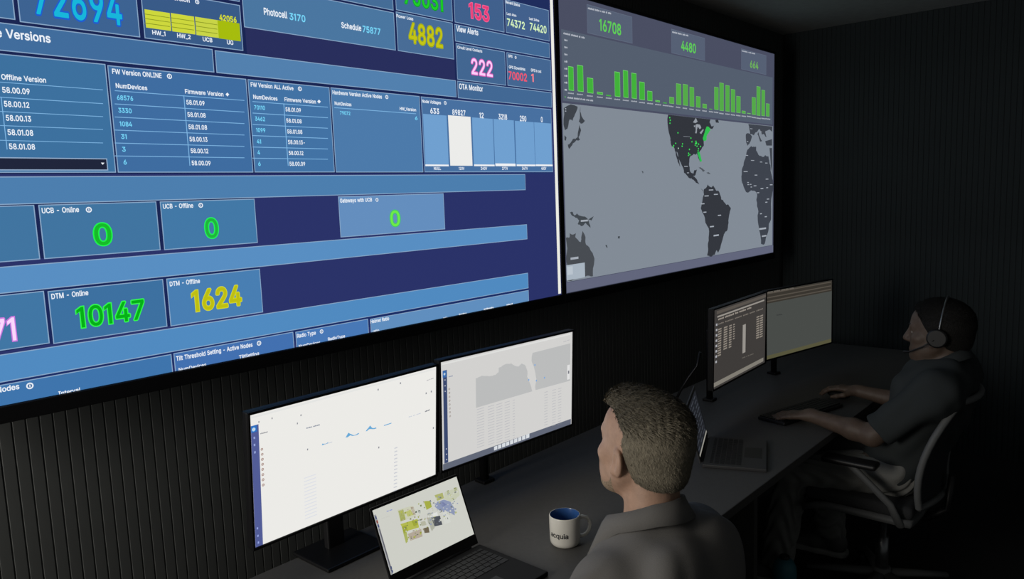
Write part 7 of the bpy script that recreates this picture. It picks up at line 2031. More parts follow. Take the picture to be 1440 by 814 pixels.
# ------------------------------------------------------------------ mug
mug = thing('mug', 'cream mug with blue inside and dark lettering beside the bearded man', 'mug', (1.603, 1.247, 0.74))
prof = [(0.030, 0.0), (0.037, 0.002), (0.0415, 0.008), (0.043, 0.016), (0.0435, 0.05), (0.0435, 0.084), (0.0425, 0.0865), (0.0412, 0.0865)]
MB().lathe(prof + [(0.0402, 0.084), (0.0398, 0.05), (0.039, 0.012), (0.0, 0.0095)][:0] + [(0.0405, 0.0845)], 48, closed=False).build('cup', M_mug, mug) if False else None
b = MB(); b.mi = 0; b.lathe(prof, 48, closed=True)
b.bm.faces.new([v for v in b.bm.verts[:48]][::-1])
b.build('cup', M_mug, mug)
b = MB(); b.lathe([(0.0412, 0.0865), (0.0402, 0.084), (0.0398, 0.05), (0.039, 0.014), (0.034, 0.008), (0.001, 0.0075)], 48, closed=True).build('cup_inside', M_mugin, mug)
hr = Vector((0.80, -0.60, 0)).normalized()
hp = [hr * r + Vector((0, 0, z)) for r, z in ((0.040, 0.071), (0.052, 0.073), (0.064, 0.069), (0.072, 0.058), (0.074, 0.046), (0.071, 0.033), (0.063, 0.022), (0.052, 0.017), (0.040, 0.018))]
MB().tube(hp, 0.0062, 12, flat=0.8).build('handle', M_mug, mug)
v, fs = text_mesh('acquia')
a0, a1 = v[:, 0].min(), v[:, 0].max()
sc = 0.056 / (a1 - a0)
dirc = math.atan2(-1.247, -1.603)                 # towards the viewer
pts = []
for p in v:
    th = dirc - math.radians(62) + ((p[0] - a0) * sc) / 0.0437
    pts.append((0.0437 * math.cos(th), 0.0437 * math.sin(th), 0.033 + p[1] * sc))
me = bpy.data.meshes.new('lettering'); me.from_pydata(pts, [], fs)
link('lettering', me, M_ink, mug)

# ------------------------------------------------------------------ keyboard and mouse of the far person
kx = thing('keyboard', 'black keyboard under the far person\'s left hand', 'keyboard', (3.19, 1.175, 0.74), math.radians(-14))
MB().box((0, 0, 0.008), (0.42, 0.13, 0.014), 0.004).build('case', M_black, kx)
kb = MB()
for r in range(6):
    for c in range(20):
        kb.box((-0.195 + c * 0.0205, 0.052 - r * 0.0195, 0.017), (0.0175, 0.0165, 0.005), 0.0)
k = kb.build('keys', M_key, kx); k['kind'] = 'stuff'
ms = thing('computer_mouse', 'dark mouse under the far person\'s right hand', 'mouse', (3.515, 1.125, 0.74), math.radians(-5))
MB().sphere((0, 0, 0.0195), 0.03, 20, (1.0, 1.75, 0.63)).build('shell', M_black, ms)
bt = MB().tube([(0, 0.020, 0.0355), (0, 0.034, 0.0325)], 0.0035, 8).build('scroll_wheel', M_chrome, ms)

# ------------------------------------------------------------------ office chairs
def chair(loc, rz, label, back=True):
    t = thing('office_chair', label, 'chair', (loc[0], loc[1], 0), rz, 'office chairs')
    base = MB()
    for i in range(5):
        a = 2 * math.pi * i / 5 + 0.5
        u = Vector((math.cos(a), math.sin(a), 0))
        base.tube([u * 0.03 + Vector((0, 0, 0.10)), u * 0.16 + Vector((0, 0, 0.085)), u * 0.29 + Vector((0, 0, 0.066))], [0.026, 0.021, 0.016], 8, flat=0.7)
    base.lathe([(0.036, 0.07), (0.04, 0.09), (0.034, 0.13)], 16).build('star_base', M_chairg, t)
    for i in range(5):
        a = 2 * math.pi * i / 5 + 0.5
        u = Vector((math.cos(a), math.sin(a), 0)); w = Vector((-u.y, u.x, 0))
        c = MB()
        for sgn in (-1, 1):
            q = u * 0.29 + w * 0.018 * sgn + Vector((0, 0, 0.028))
            c.tube([q - w * 0.009, q + w * 0.009], 0.0275, 16)
        c.tube([u * 0.29 + Vector((0, 0, 0.028)), u * 0.29 + Vector((0, 0, 0.07))], 0.008, 8)
        c.build('caster', M_black, t)
    MB().lathe([(0.025, 0.10), (0.025, 0.26), (0.016, 0.262), (0.016, 0.37)], 16).build('gas_post', M_chrome, t)
    MB().box((0, 0.0, 0.385), (0.18, 0.26, 0.045), 0.012).build('mechanism', M_black, t)
    # shell with a turned-up edge, cushion on it
    P = []
    for j in range(9):
        yy = -0.165 + 0.405 * j / 8
        row = []
        for i in range(11):
            xx = -1 + 2 * i / 10
            row.append(Vector((xx * 0.265, yy, 0.440 + 0.020 * abs(xx) ** 3 - 0.030 * max(0, (yy - 0.12) / 0.12) ** 2)))
        P.append(row)
    MB().grid(P, 0.024).build('seat_shell', M_chairg, t)
    cu = MB(); cu.box((0, 0.035, 0.476), (0.49, 0.40, 0.05), 0.024, seg=4); cu.build('seat_cushion', M_chairf, t, True)
    # reclined back: frame loop with mesh
    def bp(x, v):    # v 0..1 from bottom to top
        wdt = 0.215 + 0.03 * math.sin(math.pi * min(1, v * 1.1)) - 0.05 * max(0, v - 0.75) / 0.25
        z = 0.50 + 0.41 * v
        y = -0.180 - 0.02 * math.sin(math.pi * v) * -1 - 0.11 * v ** 1.5 - 0.035 * (1 - x * x)
        return Vector((x * wdt, y, z))
    if back:
        MB().grid([[bp(-1 + 2 * i / 12, j / 12) for i in range(13)] for j in range(13)], 0.006).build('back_mesh', M_mesh, t)
        loop = [bp(-1, j / 10) for j in range(11)] + [bp(-1 + 2 * i / 10, 1) for i in range(1, 10)] + [bp(1, 1 - j / 10) for j in range(11)] + [bp(1 - 2 * i / 10, 0) for i in range(1, 10)]
        loop.append(loop[0])
        MB().tube(loop, 0.013, 8, cap=False).build('back_frame', M_chairg, t)
    else:
        MB().grid([[Vector((bp(-1 + 2 * i / 12, j / 12).x, bp(-1 + 2 * i / 12, j / 12).y, 0.50 + 0.26 * j / 12)) for i in range(13)] for j in range(13)], 0.02).build('back_mesh', M_mesh, t)
    MB().tube([(0, -0.05, 0.385), (0, -0.17, 0.39), (0, -0.235, 0.44), (0, -0.245, 0.58)], [0.03, 0.028, 0.024, 0.02], 10, flat=0.6).build('back_bracket', M_black, t)
    for sx in (-1, 1):
        a = MB()
        a.tube([(sx * 0.15, -0.12, 0.40), (sx * 0.270, -0.13, 0.44), (sx * 0.290, -0.10, 0.52), (sx * 0.292, 0.02, 0.625), (sx * 0.292, 0.05, 0.65)], [0.014, 0.016, 0.017, 0.017, 0.017], 10, flat=0.7)
        a.build('arm_support', M_chairg, t)
        MB().box((sx * 0.292, 0.045, 0.658), (0.07, 0.20, 0.022), 0.010, seg=3).build('arm_pad', M_black, t, True)
    return t

# ------------------------------------------------------------------ people: blended solids -> one continuous surface
class Field:
    def __init__(s, lo, hi, h):
        s.lo = np.array(lo, float); s.h = h
        s.n = np.ceil((np.array(hi, float) - s.lo) / h).astype(int) + 1
        s.F = np.full(s.n, 0.5, np.float32)
    def _sub(s, lo, hi):
        a = np.maximum(np.floor((np.array(lo) - s.lo) / s.h).astype(int), 0)
        b = np.minimum(np.ceil((np.array(hi) - s.lo) / s.h).astype(int) + 1, s.n)
        if np.any(b <= a): return None, None
        g = [(s.lo[i] + s.h * np.arange(a[i], b[i])).astype(np.float32) for i in range(3)]
        P = np.stack(np.meshgrid(*g, indexing='ij'), -1)
        return tuple(slice(a[i], b[i]) for i in range(3)), P
    def _mix(s, sl, d, k, op):
        A = s.F[sl]
        if op == 'sub':
            d = -d
            hh = np.clip(0.5 - 0.5 * (A - d) / k, 0, 1)
            s.F[sl] = A + (d - A) * hh + k * hh * (1 - hh)
        elif op == 'and':
            hh = np.clip(0.5 - 0.5 * (A - d) / k, 0, 1)
            s.F[sl] = A + (d - A) * hh + k * hh * (1 - hh)
        else:
            hh = np.clip(0.5 + 0.5 * (A - d) / k, 0, 1)
            s.F[sl] = A + (d - A) * hh - k * hh * (1 - hh)
    def cap(s, a, b, ra, rb=None, k=0.02, op='add', X=None):
        rb = ra if rb is None else rb
        a = np.array(a, float); b = np.array(b, float)
        if X is not None: a = X[0] @ a + X[1]; b = X[0] @ b + X[1]
        m = max(ra, rb) + 2 * k + 0.02
        sl, P = s._sub(np.minimum(a, b) - m, np.maximum(a, b) + m)
        if sl is None: return
        ba = b - a; t = np.clip(((P - a) @ ba.astype(np.float32)) / max(ba @ ba, 1e-12), 0, 1)
        d = np.linalg.norm(P - (a + t[..., None] * ba), axis=-1) - (ra + (rb - ra) * t)
        s._mix(sl, d.astype(np.float32), k, op)
    def ell(s, c, r, k=0.02, op='add', X=None, R=None):
        c = np.array(c, float); r = np.array(r, float); Q = np.eye(3) if R is None else R
        if X is not None: c = X[0] @ c + X[1]; Q = X[0] @ Q
        m = r.max() + 2 * k + 0.02
        sl, P = s._sub(c - m, c + m)
        if sl is None: return
        L = (P - c) @ Q
        k0 = np.linalg.norm(L / r, axis=-1); k1 = np.linalg.norm(L / (r * r), axis=-1)
        d = np.where(k1 > 1e-9, k0 * (k0 - 1) / np.maximum(k1, 1e-9), -r.min())
        s._mix(sl, d.astype(np.float32), k, op)
    def fn(s, lo, hi, f, k=0.004, op='and'):
        sl, P = s._sub(lo, hi)
        s._mix(sl, f(P).astype(np.float32), k, op)
    def mesh(s, name):
        F = s.F; S = F < 0; n = np.array(F.shape)
        c = np.zeros(n - 1, np.int8)
        corners = [(i, j, k) for i in (0, 1) for j in (0, 1) for k in (0, 1)]
        for (i, j, k) in corners: c += S[i:n[0] - 1 + i, j:n[1] - 1 + j, k:n[2] - 1 + k]
        act = np.argwhere((c > 0) & (c < 8))
        idx = np.full(n - 1, -1, np.int32); idx[act[:, 0], act[:, 1], act[:, 2]] = np.arange(len(act))
        V = np.zeros((len(act), 3)); cnt = np.zeros(len(act))
        val = {q: F[act[:, 0] + q[0], act[:, 1] + q[1], act[:, 2] + q[2]] for q in corners}
        for q in corners:
            for ax in range(3):
                if q[ax] == 0:
                    w = list(q); w[ax] = 1; w = tuple(w)
                    fa, fb = val[q], val[w]; cr = (fa < 0) != (fb < 0)
                    t = np.where(cr, fa / np.where(cr, fa - fb, 1), 0)
                    p = np.tile(np.array(q, float), (len(act), 1)); p[:, ax] += t
                    V += p * cr[:, None]; cnt += cr
        V = (V / cnt[:, None] + act) * s.h + s.lo
        Q = []
        for ax in range(3):
            o1, o2 = [(1, 2), (2, 0), (0, 1)][ax]
            a = [slice(1, -1)] * 3; a[ax] = slice(0, -1); b = list(a); b[ax] = slice(1, None)
            A = S[tuple(a)]; B = S[tuple(b)]
            e = np.argwhere(A != B); off = np.array([1, 1, 1]); off[ax] = 0; e = e + off
            inside = S[e[:, 0], e[:, 1], e[:, 2]]
            def cell(d1, d2):
                q = e.copy(); q[:, o1] += d1; q[:, o2] += d2
                return idx[q[:, 0], q[:, 1], q[:, 2]]
            quad = np.stack([cell(-1, -1), cell(0, -1), cell(0, 0), cell(-1, 0)], 1)
            quad[~inside] = quad[~inside][:, ::-1]
            Q.append(quad)
        Q = np.concatenate(Q); Q = Q[(Q >= 0).all(1)]
        me = bpy.data.meshes.new(name)
        me.vertices.add(len(V)); me.vertices.foreach_set('co', V.astype(np.float32).ravel())
        me.loops.add(len(Q) * 4); me.loops.foreach_set('vertex_index', Q.astype(np.int32).ravel())
        me.polygons.add(len(Q)); me.polygons.foreach_set('loop_start', np.arange(0, len(Q) * 4, 4, dtype=np.int32))
        me.update(calc_edges=True); me.validate()
        return me

def wrinkle(me, f):
    n = len(me.vertices)
    co = np.empty(n * 3, np.float32); me.vertices.foreach_get('co', co); co = co.reshape(-1, 3)
    no = np.empty(n * 3, np.float32); me.vertices.foreach_get('normal', no); no = no.reshape(-1, 3)
    co += no * f(co)[:, None]
    me.vertices.foreach_set('co', co.ravel()); me.update()

def rot(yaw, pitch, roll=0.0):
    """yaw to the left, pitch = looking up, roll"""
    return np.array((Matrix.Rotation(yaw, 3, 'Z') @ Matrix.Rotation(pitch, 3, 'X') @ Matrix.Rotation(roll, 3, 'Y')))

def head_prims(F, X, j=None):
    F.ell((0, -0.018, 0.036), (0.077, 0.100, 0.082), 0.02, X=X)
    F.ell((0, 0.030, -0.020), (0.066, 0.068, 0.090), 0.03, X=X)
    F.ell((0, 0.042, -0.078), (0.052, 0.050, 0.038), 0.025, X=X)
    F.cap((-0.062, 0.0, -0.045), (-0.03, 0.062, -0.088), 0.017, 0.016, 0.025, X=X)
    F.cap((0.062, 0.0, -0.045), (0.03, 0.062, -0.088), 0.017, 0.016, 0.025, X=X)
    F.ell((0, 0.082, -0.095), (0.022, 0.017, 0.018), 0.015, X=X)
    F.cap((-0.034, 0.082, 0.026), (0.034, 0.082, 0.026), 0.013, 0.013, 0.016, X=X)
    F.ell((0, 0.048, 0.052), (0.058, 0.046, 0.046), 0.02, X=X)
    for sx in (-1, 1):
        F.ell((sx * 0.036, 0.056, -0.050), (0.025, 0.029, 0.034), 0.02, X=X)
        F.ell((sx * 0.046, 0.062, -0.018), (0.022, 0.022, 0.018), 0.018, X=X)
        F.ell((sx * 0.031, 0.105, 0.004), (0.018, 0.017, 0.012), 0.010, 'sub', X=X)
        F.cap((sx * 0.021, 0.087, 0.012), (sx * 0.043, 0.080, 0.011), 0.0050, 0.0045, 0.006, X=X)     # upper lid
        F.cap((sx * 0.021, 0.085, -0.004), (sx * 0.042, 0.080, -0.003), 0.0045, 0.004, 0.006, X=X)   # lower lid
    F.cap((0, 0.092, 0.018), (0, 0.112, -0.026), 0.0085, 0.0125, 0.012, X=X)
    for sx in (-1, 1): F.ell((sx * 0.012, 0.100, -0.031), (0.009, 0.011, 0.008), 0.008, X=X)
    F.cap((-0.018, 0.090, -0.0615), (0.018, 0.090, -0.0615), 0.0065, 0.0065, 0.008, X=X)
    F.cap((-0.015, 0.089, -0.0745), (0.015, 0.089, -0.0745), 0.0075, 0.0075, 0.008, X=X)
    F.cap((-0.022, 0.106, -0.068), (0.022, 0.106, -0.068), 0.0042, 0.0042, 0.006, 'sub', X=X)
    for sx in (-1, 1):     # ears
        E = np.array(Matrix.Rotation(sx * 0.30, 3, 'Z') @ Matrix.Rotation(-0.20, 3, 'X'))
        F.ell((sx * 0.081, -0.003, -0.012), (0.0075, 0.019, 0.031), 0.007, X=X, R=E)
        F.ell((sx * 0.079, 0.009, -0.034), (0.0070, 0.010, 0.012), 0.006, X=X)
        F.ell((sx * 0.0880, 0.004, -0.010), (0.0080, 0.0095, 0.018), 0.005, 'sub', X=X, R=E)

def hand_prims(F, wrist, fdir, pdir, curl, thumb_side, spread=0.16, k=0.006):
    """wrist, finger direction, palm normal (towards the palm side), curl per joint in rad"""
    w = Vector(wrist); f = Vector(fdir).normalized(); p = Vector(pdir); p = (p - f * p.dot(f)).normalized()
    s = f.cross(p) * thumb_side          # towards the thumb
    T = lambda v: np.array(v)
    F.cap(T(w - f * 0.01), T(w + f * 0.02), 0.024, 0.023, 0.015)
    for q in (-0.022, -0.007, 0.008, 0.023):
        F.cap(T(w + f * 0.012 + s * q * 0.6), T(w + f * 0.078 + s * q), 0.0125, 0.0115, 0.012)
    L = {0.030: (0.040, 0.024, 0.020), 0.010: (0.044, 0.028, 0.021), -0.010: (0.041, 0.026, 0.020), -0.029: (0.032, 0.020, 0.018)}
    for q, ls in L.items():
        base = w + f * (0.084 - abs(q - 0.008) * 0.25) + s * q * 0.85
        d = (f + s * q * spread * 18 * 0.25).normalized(); a = 0.0; pt = base
        for i, l in enumerate(ls):
            a += curl[i]
            dd = d * math.cos(a) + p * math.sin(a)
            nx = pt + dd * l
            F.cap(T(pt), T(nx), 0.0090 - i * 0.0008, 0.0086 - i * 0.0010, k)
            pt = nx
    b0 = w + f * 0.022 + s * 0.022 + p * 0.006
    b1 = b0 + (f * 0.6 + s * 0.75 + p * 0.25).normalized() * 0.042
    b2 = b1 + (f * 0.9 + s * 0.30 + p * 0.30).normalized() * 0.030
    b3 = b2 + (f * 0.95 + s * 0.05 + p * 0.30).normalized() * 0.022
    F.cap(T(b0), T(b1), 0.0150, 0.0110, 0.012); F.cap(T(b1), T(b2), 0.0105, 0.0095, k); F.cap(T(b2), T(b3), 0.0095, 0.0075, k)

def add_strands(me, tone, L0, head, m):
    """short individual locks standing on the hair volume, combed back on top and down at the sides; one mesh with it"""
    rng = np.random.default_rng(7)
    n = len(me.vertices)
    co = np.empty(n * 3, np.float32); me.vertices.foreach_get('co', co); co = co.reshape(-1, 3)
    no = np.empty(n * 3, np.float32); me.vertices.foreach_get('normal', no); no = no.reshape(-1, 3)
    nl = no @ head.astype(np.float32)
    keep = np.argwhere((nl[:, 2] > -0.55) & (L0[:, 2] > -0.055)).ravel()
    pick = rng.choice(keep, 15000)
    topw = sstep(0.05, 0.085, L0[pick, 2])
    comb = np.stack([rng.normal(0, 0.25, len(pick)), -0.75 + 0.2 * rng.normal(size=len(pick)) + 0 * topw, -1.0 + 1.1 * topw], 1) @ head.T
    N = no[pick]; comb = comb - N * (comb * N).sum(1, keepdims=True)
    comb /= np.linalg.norm(comb, axis=1, keepdims=True) + 1e-6
    L = (0.006 + 0.010 * topw) * rng.uniform(0.6, 1.3, len(pick))
    side = np.cross(N, comb); wdt = (0.00045 + 0.0003 * topw)[:, None]
    root = co[pick] - N * 0.0012 + rng.normal(0, 0.0008, (len(pick), 3))
    mid = root + (comb * 0.55 + N * 0.30) * L[:, None]
    tip = root + (comb + N * (0.22 + 0.12 * rng.random(len(pick)))[:, None]) * L[:, None]
    V = np.concatenate([co, root - side * wdt, root + side * wdt, mid - side * wdt * 0.8, mid + side * wdt * 0.8, tip])
    k = len(pick); i = n + np.arange(k)
    F = [tuple(p.vertices) for p in me.polygons]
    quads = np.stack([i, i + k, i + 3 * k, i + 2 * k], 1).tolist(); tris = np.stack([i + 2 * k, i + 3 * k, i + 4 * k], 1).tolist()
    nm = bpy.data.meshes.new('hair'); nm.from_pydata(V.tolist(), [], F + [tuple(q) for q in quads] + [tuple(q) for q in tris])
    tn = np.concatenate([tone] + [tone[pick] * rng.uniform(0.7, 1.55, k)] * 1)
    sv = tn[n:]; tn = np.concatenate([tone, sv, sv, sv, sv, sv * 1.15])
    at = nm.color_attributes.new('tone', 'FLOAT_COLOR', 'POINT')
    at.data.foreach_set('color', np.stack([tn, tn, tn, np.ones_like(tn)], 1).astype(np.float32).ravel())
    sm_ = np.ones(len(nm.polygons), bool); sm_[len(F):] = False
    nm.polygons.foreach_set('use_smooth', sm_)
    return nm

def sided(J, n, sx): return J[n + ('_l' if sx < 0 else '_r')]

def torso_prims(F, J, g, k=0.05):
    """g = how far clothing stands off"""
    px, py, pz = J['pelvis']
    F.ell(J['pelvis'], (0.172 + g, 0.125 + g, 0.11 + g), k)
    F.ell(J['belly'], (0.160 + g, 0.125 + g, 0.15 + g), k)
    F.ell(J['chest'], (0.178 + g, 0.122 + g, 0.17 + g), k)
    for sx in (-1, 1):
        s = np.array(sided(J, 'shoulder', sx)); n = np.array(J['neck'])
        F.cap(n + (0, -0.012, -0.055), s * 0.88 + n * 0.12 + (0, 0, -0.008), 0.056 + g, 0.054 + g, 0.04)
        F.cap(n + (0, -0.010, -0.010), n * 0.45 + s * 0.55 + (0, -0.005, 0.004), 0.046 + g, 0.042 + g, 0.035)
        F.ell(np.array(J['chest']) + (sx * 0.075, 0.075, 0.03), (0.08 + g, 0.045 + g, 0.07 + g), 0.04)   # front of the chest
        F.ell(np.array(J['chest']) + (sx * 0.085, -0.075, 0.05), (0.075 + g, 0.045 + g, 0.10 + g), 0.04)  # shoulder blades

def person(label, loc, J, head, skin, hair_fn, hair_m, shirt_m, trou_m, shoe_m, sleeve, hands, wr, collar, beard=None, rz=0.0):
    t = thing('person', label, 'person', loc, rz)
    hp = np.array(J['head']); X = (head, hp)
    N = lambda k: np.array(J[k], float)
    # ---- body
    allp = np.array([v for v in J.values()])
    F = Field(allp.min(0) - (0.20, 0.24, 0.14), allp.max(0) + (0.20, 0.26, 0.18), 0.0040)
    torso_prims(F, J, 0.0)
    F.cap(N('neck') + (0, -0.005, -0.02), hp + head @ np.array((0, -0.028, -0.055)), 0.064, 0.058, 0.025)
    for sx in (-1, 1):
        S, E, W = (N(q + ('_l' if sx < 0 else '_r')) for q in ('shoulder', 'elbow', 'wrist'))
        F.cap(S, E, 0.052, 0.041, 0.03); F.ell(S + (sx * 0.002, 0, -0.012), (0.055, 0.058, 0.066), 0.05)
        m = E * 0.7 + W * 0.3
        F.cap(E, m, 0.041, 0.041, 0.02); F.cap(m, W, 0.040, 0.026, 0.02)
        fd, pd, cu, ts = hands[0 if sx < 0 else 1]
        hand_prims(F, W, fd, pd, cu, ts)
        Hh, K, A = (N(q + ('_l' if sx < 0 else '_r')) for q in ('hip', 'knee', 'ankle'))
        F.cap(Hh, K, 0.084, 0.058, 0.03); F.cap(K, K * 0.6 + A * 0.4, 0.055, 0.053, 0.02); F.cap(K * 0.6 + A * 0.4, A, 0.053, 0.037, 0.02)
        F.cap(A + (0, 0.0, -0.02), A + (0, 0.15, -0.062), 0.036, 0.024, 0.02)
    head_prims(F, X)
    body = link('body', F.mesh('body'), skin, t, True)
    # ---- eyes, brows, mouth
    for sx in (-1, 1):
        c = hp + head @ np.array((sx * 0.0315, 0.0775, 0.004))
        e = MB(); e.sphere(c, 0.0120, 20)
        for f in e.bm.faces:
            d = head.T @ (np.array(f.calc_center_median()) - c)
            if d[1] > 0.0105: f.material_index = 1
        e.build('eye', [M_white, M_iris], t)
        MB().tube([Vector(hp + head @ np.array((sx * q, yy, zz))) for q, yy, zz in ((0.014, 0.0965, 0.029), (0.026, 0.0965, 0.034), (0.038, 0.090, 0.034), (0.048, 0.079, 0.029))], [0.003, 0.0042, 0.004, 0.002], 6).build('eyebrow', M_brow if beard else hair_m, t)
    MB().tube([Vector(hp + head @ np.array((q, yy, zz))) for q, yy, zz in ((-0.021, 0.0905, -0.068), (-0.01, 0.0965, -0.0672), (0, 0.0975, -0.068), (0.01, 0.0965, -0.0672), (0.021, 0.0905, -0.068))], [0.001, 0.0028, 0.003, 0.0028, 0.001], 6).build('lips', M_lip, t)
    # ---- hair
    hf = Field((-0.13, -0.17, -0.14), (0.13, 0.15, 0.19), 0.0026)
    hair_fn(hf)
    hm = hf.mesh('hair')
    co = np.empty(len(hm.vertices) * 3, np.float32); hm.vertices.foreach_get('co', co); co = co.reshape(-1, 3)
    L0 = co.copy()
    co = co @ head.T.astype(np.float32) + hp.astype(np.float32); hm.vertices.foreach_set('co', co.ravel()); hm.update()
    tone = (0.62 + 0.55 * (1 - sstep(0.030, 0.090, L0[:, 2] + 0.25 * np.clip(L0[:, 1], -1, 0.03)))) * (0.72 + 0.28 * sstep(-0.045, -0.025, L0[:, 2])) + 0.55 * sstep(0.055, 0.085, L0[:, 1])
    at = hm.color_attributes.new('tone', 'FLOAT_COLOR', 'POINT')
    at.data.foreach_set('color', np.stack([tone, tone, tone, np.ones_like(tone)], 1).astype(np.float32).ravel())
    hm = add_strands(hm, tone, L0, head, hair_m)
    link('hair', hm, hair_m, t, False)
    if beard:
        bf = Field((-0.10, -0.05, -0.15), (0.10, 0.14, 0.03), 0.0026); beard(bf); bm_ = bf.mesh('beard')
        co = np.empty(len(bm_.vertices) * 3, np.float32); bm_.vertices.foreach_get('co', co); co = co.reshape(-1, 3)
        co = co @ head.T.astype(np.float32) + hp.astype(np.float32); bm_.vertices.foreach_set('co', co.ravel()); bm_.update()
        link('beard', bm_, M_beard, t, True)
    # ---- shirt
    lo = np.minimum.reduce([N('pelvis'), N('shoulder_l'), N('elbow_l'), N('shoulder_r'), N('elbow_r')]) - (0.25, 0.28, 0.14)
    hi = np.maximum.reduce([N('neck'), N('shoulder_l'), N('elbow_l'), N('shoulder_r'), N('elbow_r')]) + (0.25, 0.28, 0.12)
    Fs = Field(lo, hi, 0.0045)
    torso_prims(Fs, J, 0.013)
    for sx in (-1, 1):
        S, E = (N(q + ('_l' if sx < 0 else '_r')) for q in ('shoulder', 'elbow'))
        d = (E - S) / np.linalg.norm(E - S); e = S + (E - S) * sleeve
        Fs.ell(S + (sx * 0.002, 0, -0.012), (0.066, 0.070, 0.078), 0.06)
        G = Field(np.minimum(S, e) - 0.16, np.maximum(S, e) + 0.16, 0.0045)
        G.cap(S, e + d * 0.05, 0.064, 0.064, 0.02)
        G.fn(np.minimum(S, e) - 0.16, np.maximum(S, e) + 0.16, lambda P: (P - e) @ d.astype(np.float32), 0.004)
        G.cap(e + d * 0.03, e - d * 0.022, 0.060, 0.052, 0.004, 'sub')
        def sleevefn(P, G=G):
            ij = np.rint((P - G.lo) / G.h).astype(int); ok = ((ij >= 0) & (ij < G.n)).all(-1)
            ij = np.clip(ij, 0, G.n - 1); v = G.F[ij[..., 0], ij[..., 1], ij[..., 2]]
            return np.where(ok, v, 0.2)
        # resample on the shirt lattice (same spacing, so shift G onto it)
        a = np.rint((G.lo - Fs.lo) / Fs.h).astype(int)
        i0 = np.maximum(a, 0); i1 = np.minimum(a + G.n, Fs.n); j0 = i0 - a; j1 = j0 + (i1 - i0)
        sl = tuple(slice(i0[i], i1[i]) for i in range(3)); sj = tuple(slice(j0[i], j1[i]) for i in range(3))
        Fs._mix(sl, G.F[sj], 0.05, 'add')
    nd = hp - N('neck'); nd /= np.linalg.norm(nd)
    Fs.cap(N('neck') + nd * 0.020 + (0, 0.012, 0), N('neck') + nd * 0.14, 0.071, 0.090, 0.008, 'sub')
    hz = J['pelvis'][2] - 0.035
    Fs.fn(lo, hi, lambda P: hz - P[..., 2], 0.006)
    sm_ = Fs.mesh('shirt')
    wrinkle(sm_, wr)
    shirt = link('shirt', sm_, shirt_m, t, True)
    # collar: stand and turned-down leaf round the neck
    c0 = N('neck') + nd * collar.get('up', 0.03) + np.array((0, 0.004, 0))
    az = nd; ay = np.array((0, 1.0, 0)); ay = ay - az * (ay @ az); ay /= np.linalg.norm(ay); ax = np.cross(ay, az)
    P = []
    nphi = 44
    for i in range(nphi + 1):
        ph = -collar['open'] + 2 * collar['open'] * i / nphi
        fr = abs(ph) / collar['open']; c, s_ = math.cos(ph), math.sin(ph)
        rad = lambda r: ax * s_ * r - ay * c * r * 1.08
        drop = -0.026 * max(0, fr - 0.35) / 0.65
        top = collar['h'] - 0.010 * fr; pt = collar['point'] * max(0, (fr - 0.66) / 0.34) ** 1.6
        lean = 0.018 * max(0, fr - 0.5)
        row = [c0 + rad(0.069) + az * (-0.015 + drop), c0 + rad(0.0685 + lean) + az * (top * 0.6 + drop), c0 + rad(0.0710 + lean) + az * (top + drop),
               c0 + rad(0.0765 + lean) + az * (top + 0.001 + drop), c0 + rad(0.083 + lean * 1.6) + az * (top * 0.55 + drop), c0 + rad(0.094 + lean * 2 + pt * 0.35) + az * (-0.004 + drop - pt * 0.75)]
        P.append([Vector(q) for q in row])
    cb = MB().grid(P, 0.0022).build('collar', shirt_m, shirt)
    pl = []
    # ---- trousers
    lo = np.minimum.reduce([N(q) for q in ('pelvis', 'hip_l', 'knee_l', 'ankle_l', 'hip_r', 'knee_r', 'ankle_r')]) - 0.22
    hi = np.maximum.reduce([N(q) for q in ('pelvis', 'hip_l', 'knee_l', 'ankle_l', 'hip_r', 'knee_r', 'ankle_r')]) + 0.22
    Ft = Field(lo, hi, 0.005)
    Ft.ell(J['pelvis'], (0.181, 0.136, 0.118), 0.05)
    for sx in (-1, 1):
        Hh, K, A = (N(q + ('_l' if sx < 0 else '_r')) for q in ('hip', 'knee', 'ankle'))
        Ft.cap(Hh, K, 0.097, 0.074, 0.03); Ft.cap(K, A + (0, 0, 0.01), 0.073, 0.062, 0.02)
        Ft.fn(A - 0.11, A + (0.11, 0.11, 0.02), lambda P, A=A: A[2] - 0.012 - P[..., 2], 0.004)
    Ft.fn(lo, hi, lambda P: P[..., 2] - (J['pelvis'][2] + 0.055), 0.006)
    tm = Ft.mesh('trousers')
    def tw(co):
        z = co[:, 2]; low = np.clip((J['knee_l'][2] + 0.10 - z) / 0.1, 0, 1)
        return (0.0045 * np.sin(z * 95 + 14 * np.sin(co[:, 0] * 25) + 10 * co[:, 1]) + 0.003 * np.sin(z * 55 - co[:, 0] * 60 + co[:, 1] * 48)) * (0.35 + 0.65 * low)
    wrinkle(tm, tw)
    link('trousers', tm, trou_m, t, True)
    # ---- shoes
    for sx in (-1, 1):
        A = N('ankle' + ('_l' if sx < 0 else '_r'))
        toe = np.array(J['toe' + ('_l' if sx < 0 else '_r')]); dv = toe - np.array((A[0], A[1], toe[2])); dv /= np.linalg.norm(dv); dv[2] = 0
        q = np.array((-dv[1], dv[0], 0))
        fs_ = Field(A - 0.26, A + 0.26, 0.005)
        flo = lambda u, v, z: np.array((A[0], A[1], 0)) + dv * u + q * v + np.array((0, 0, z))
        fs_.ell(flo(-0.03, 0, 0.055), (0.042, 0.042, 0.050), 0.02); fs_.cap(flo(-0.02, 0, 0.060), flo(0.07, 0, 0.050), 0.040, 0.038, 0.02)
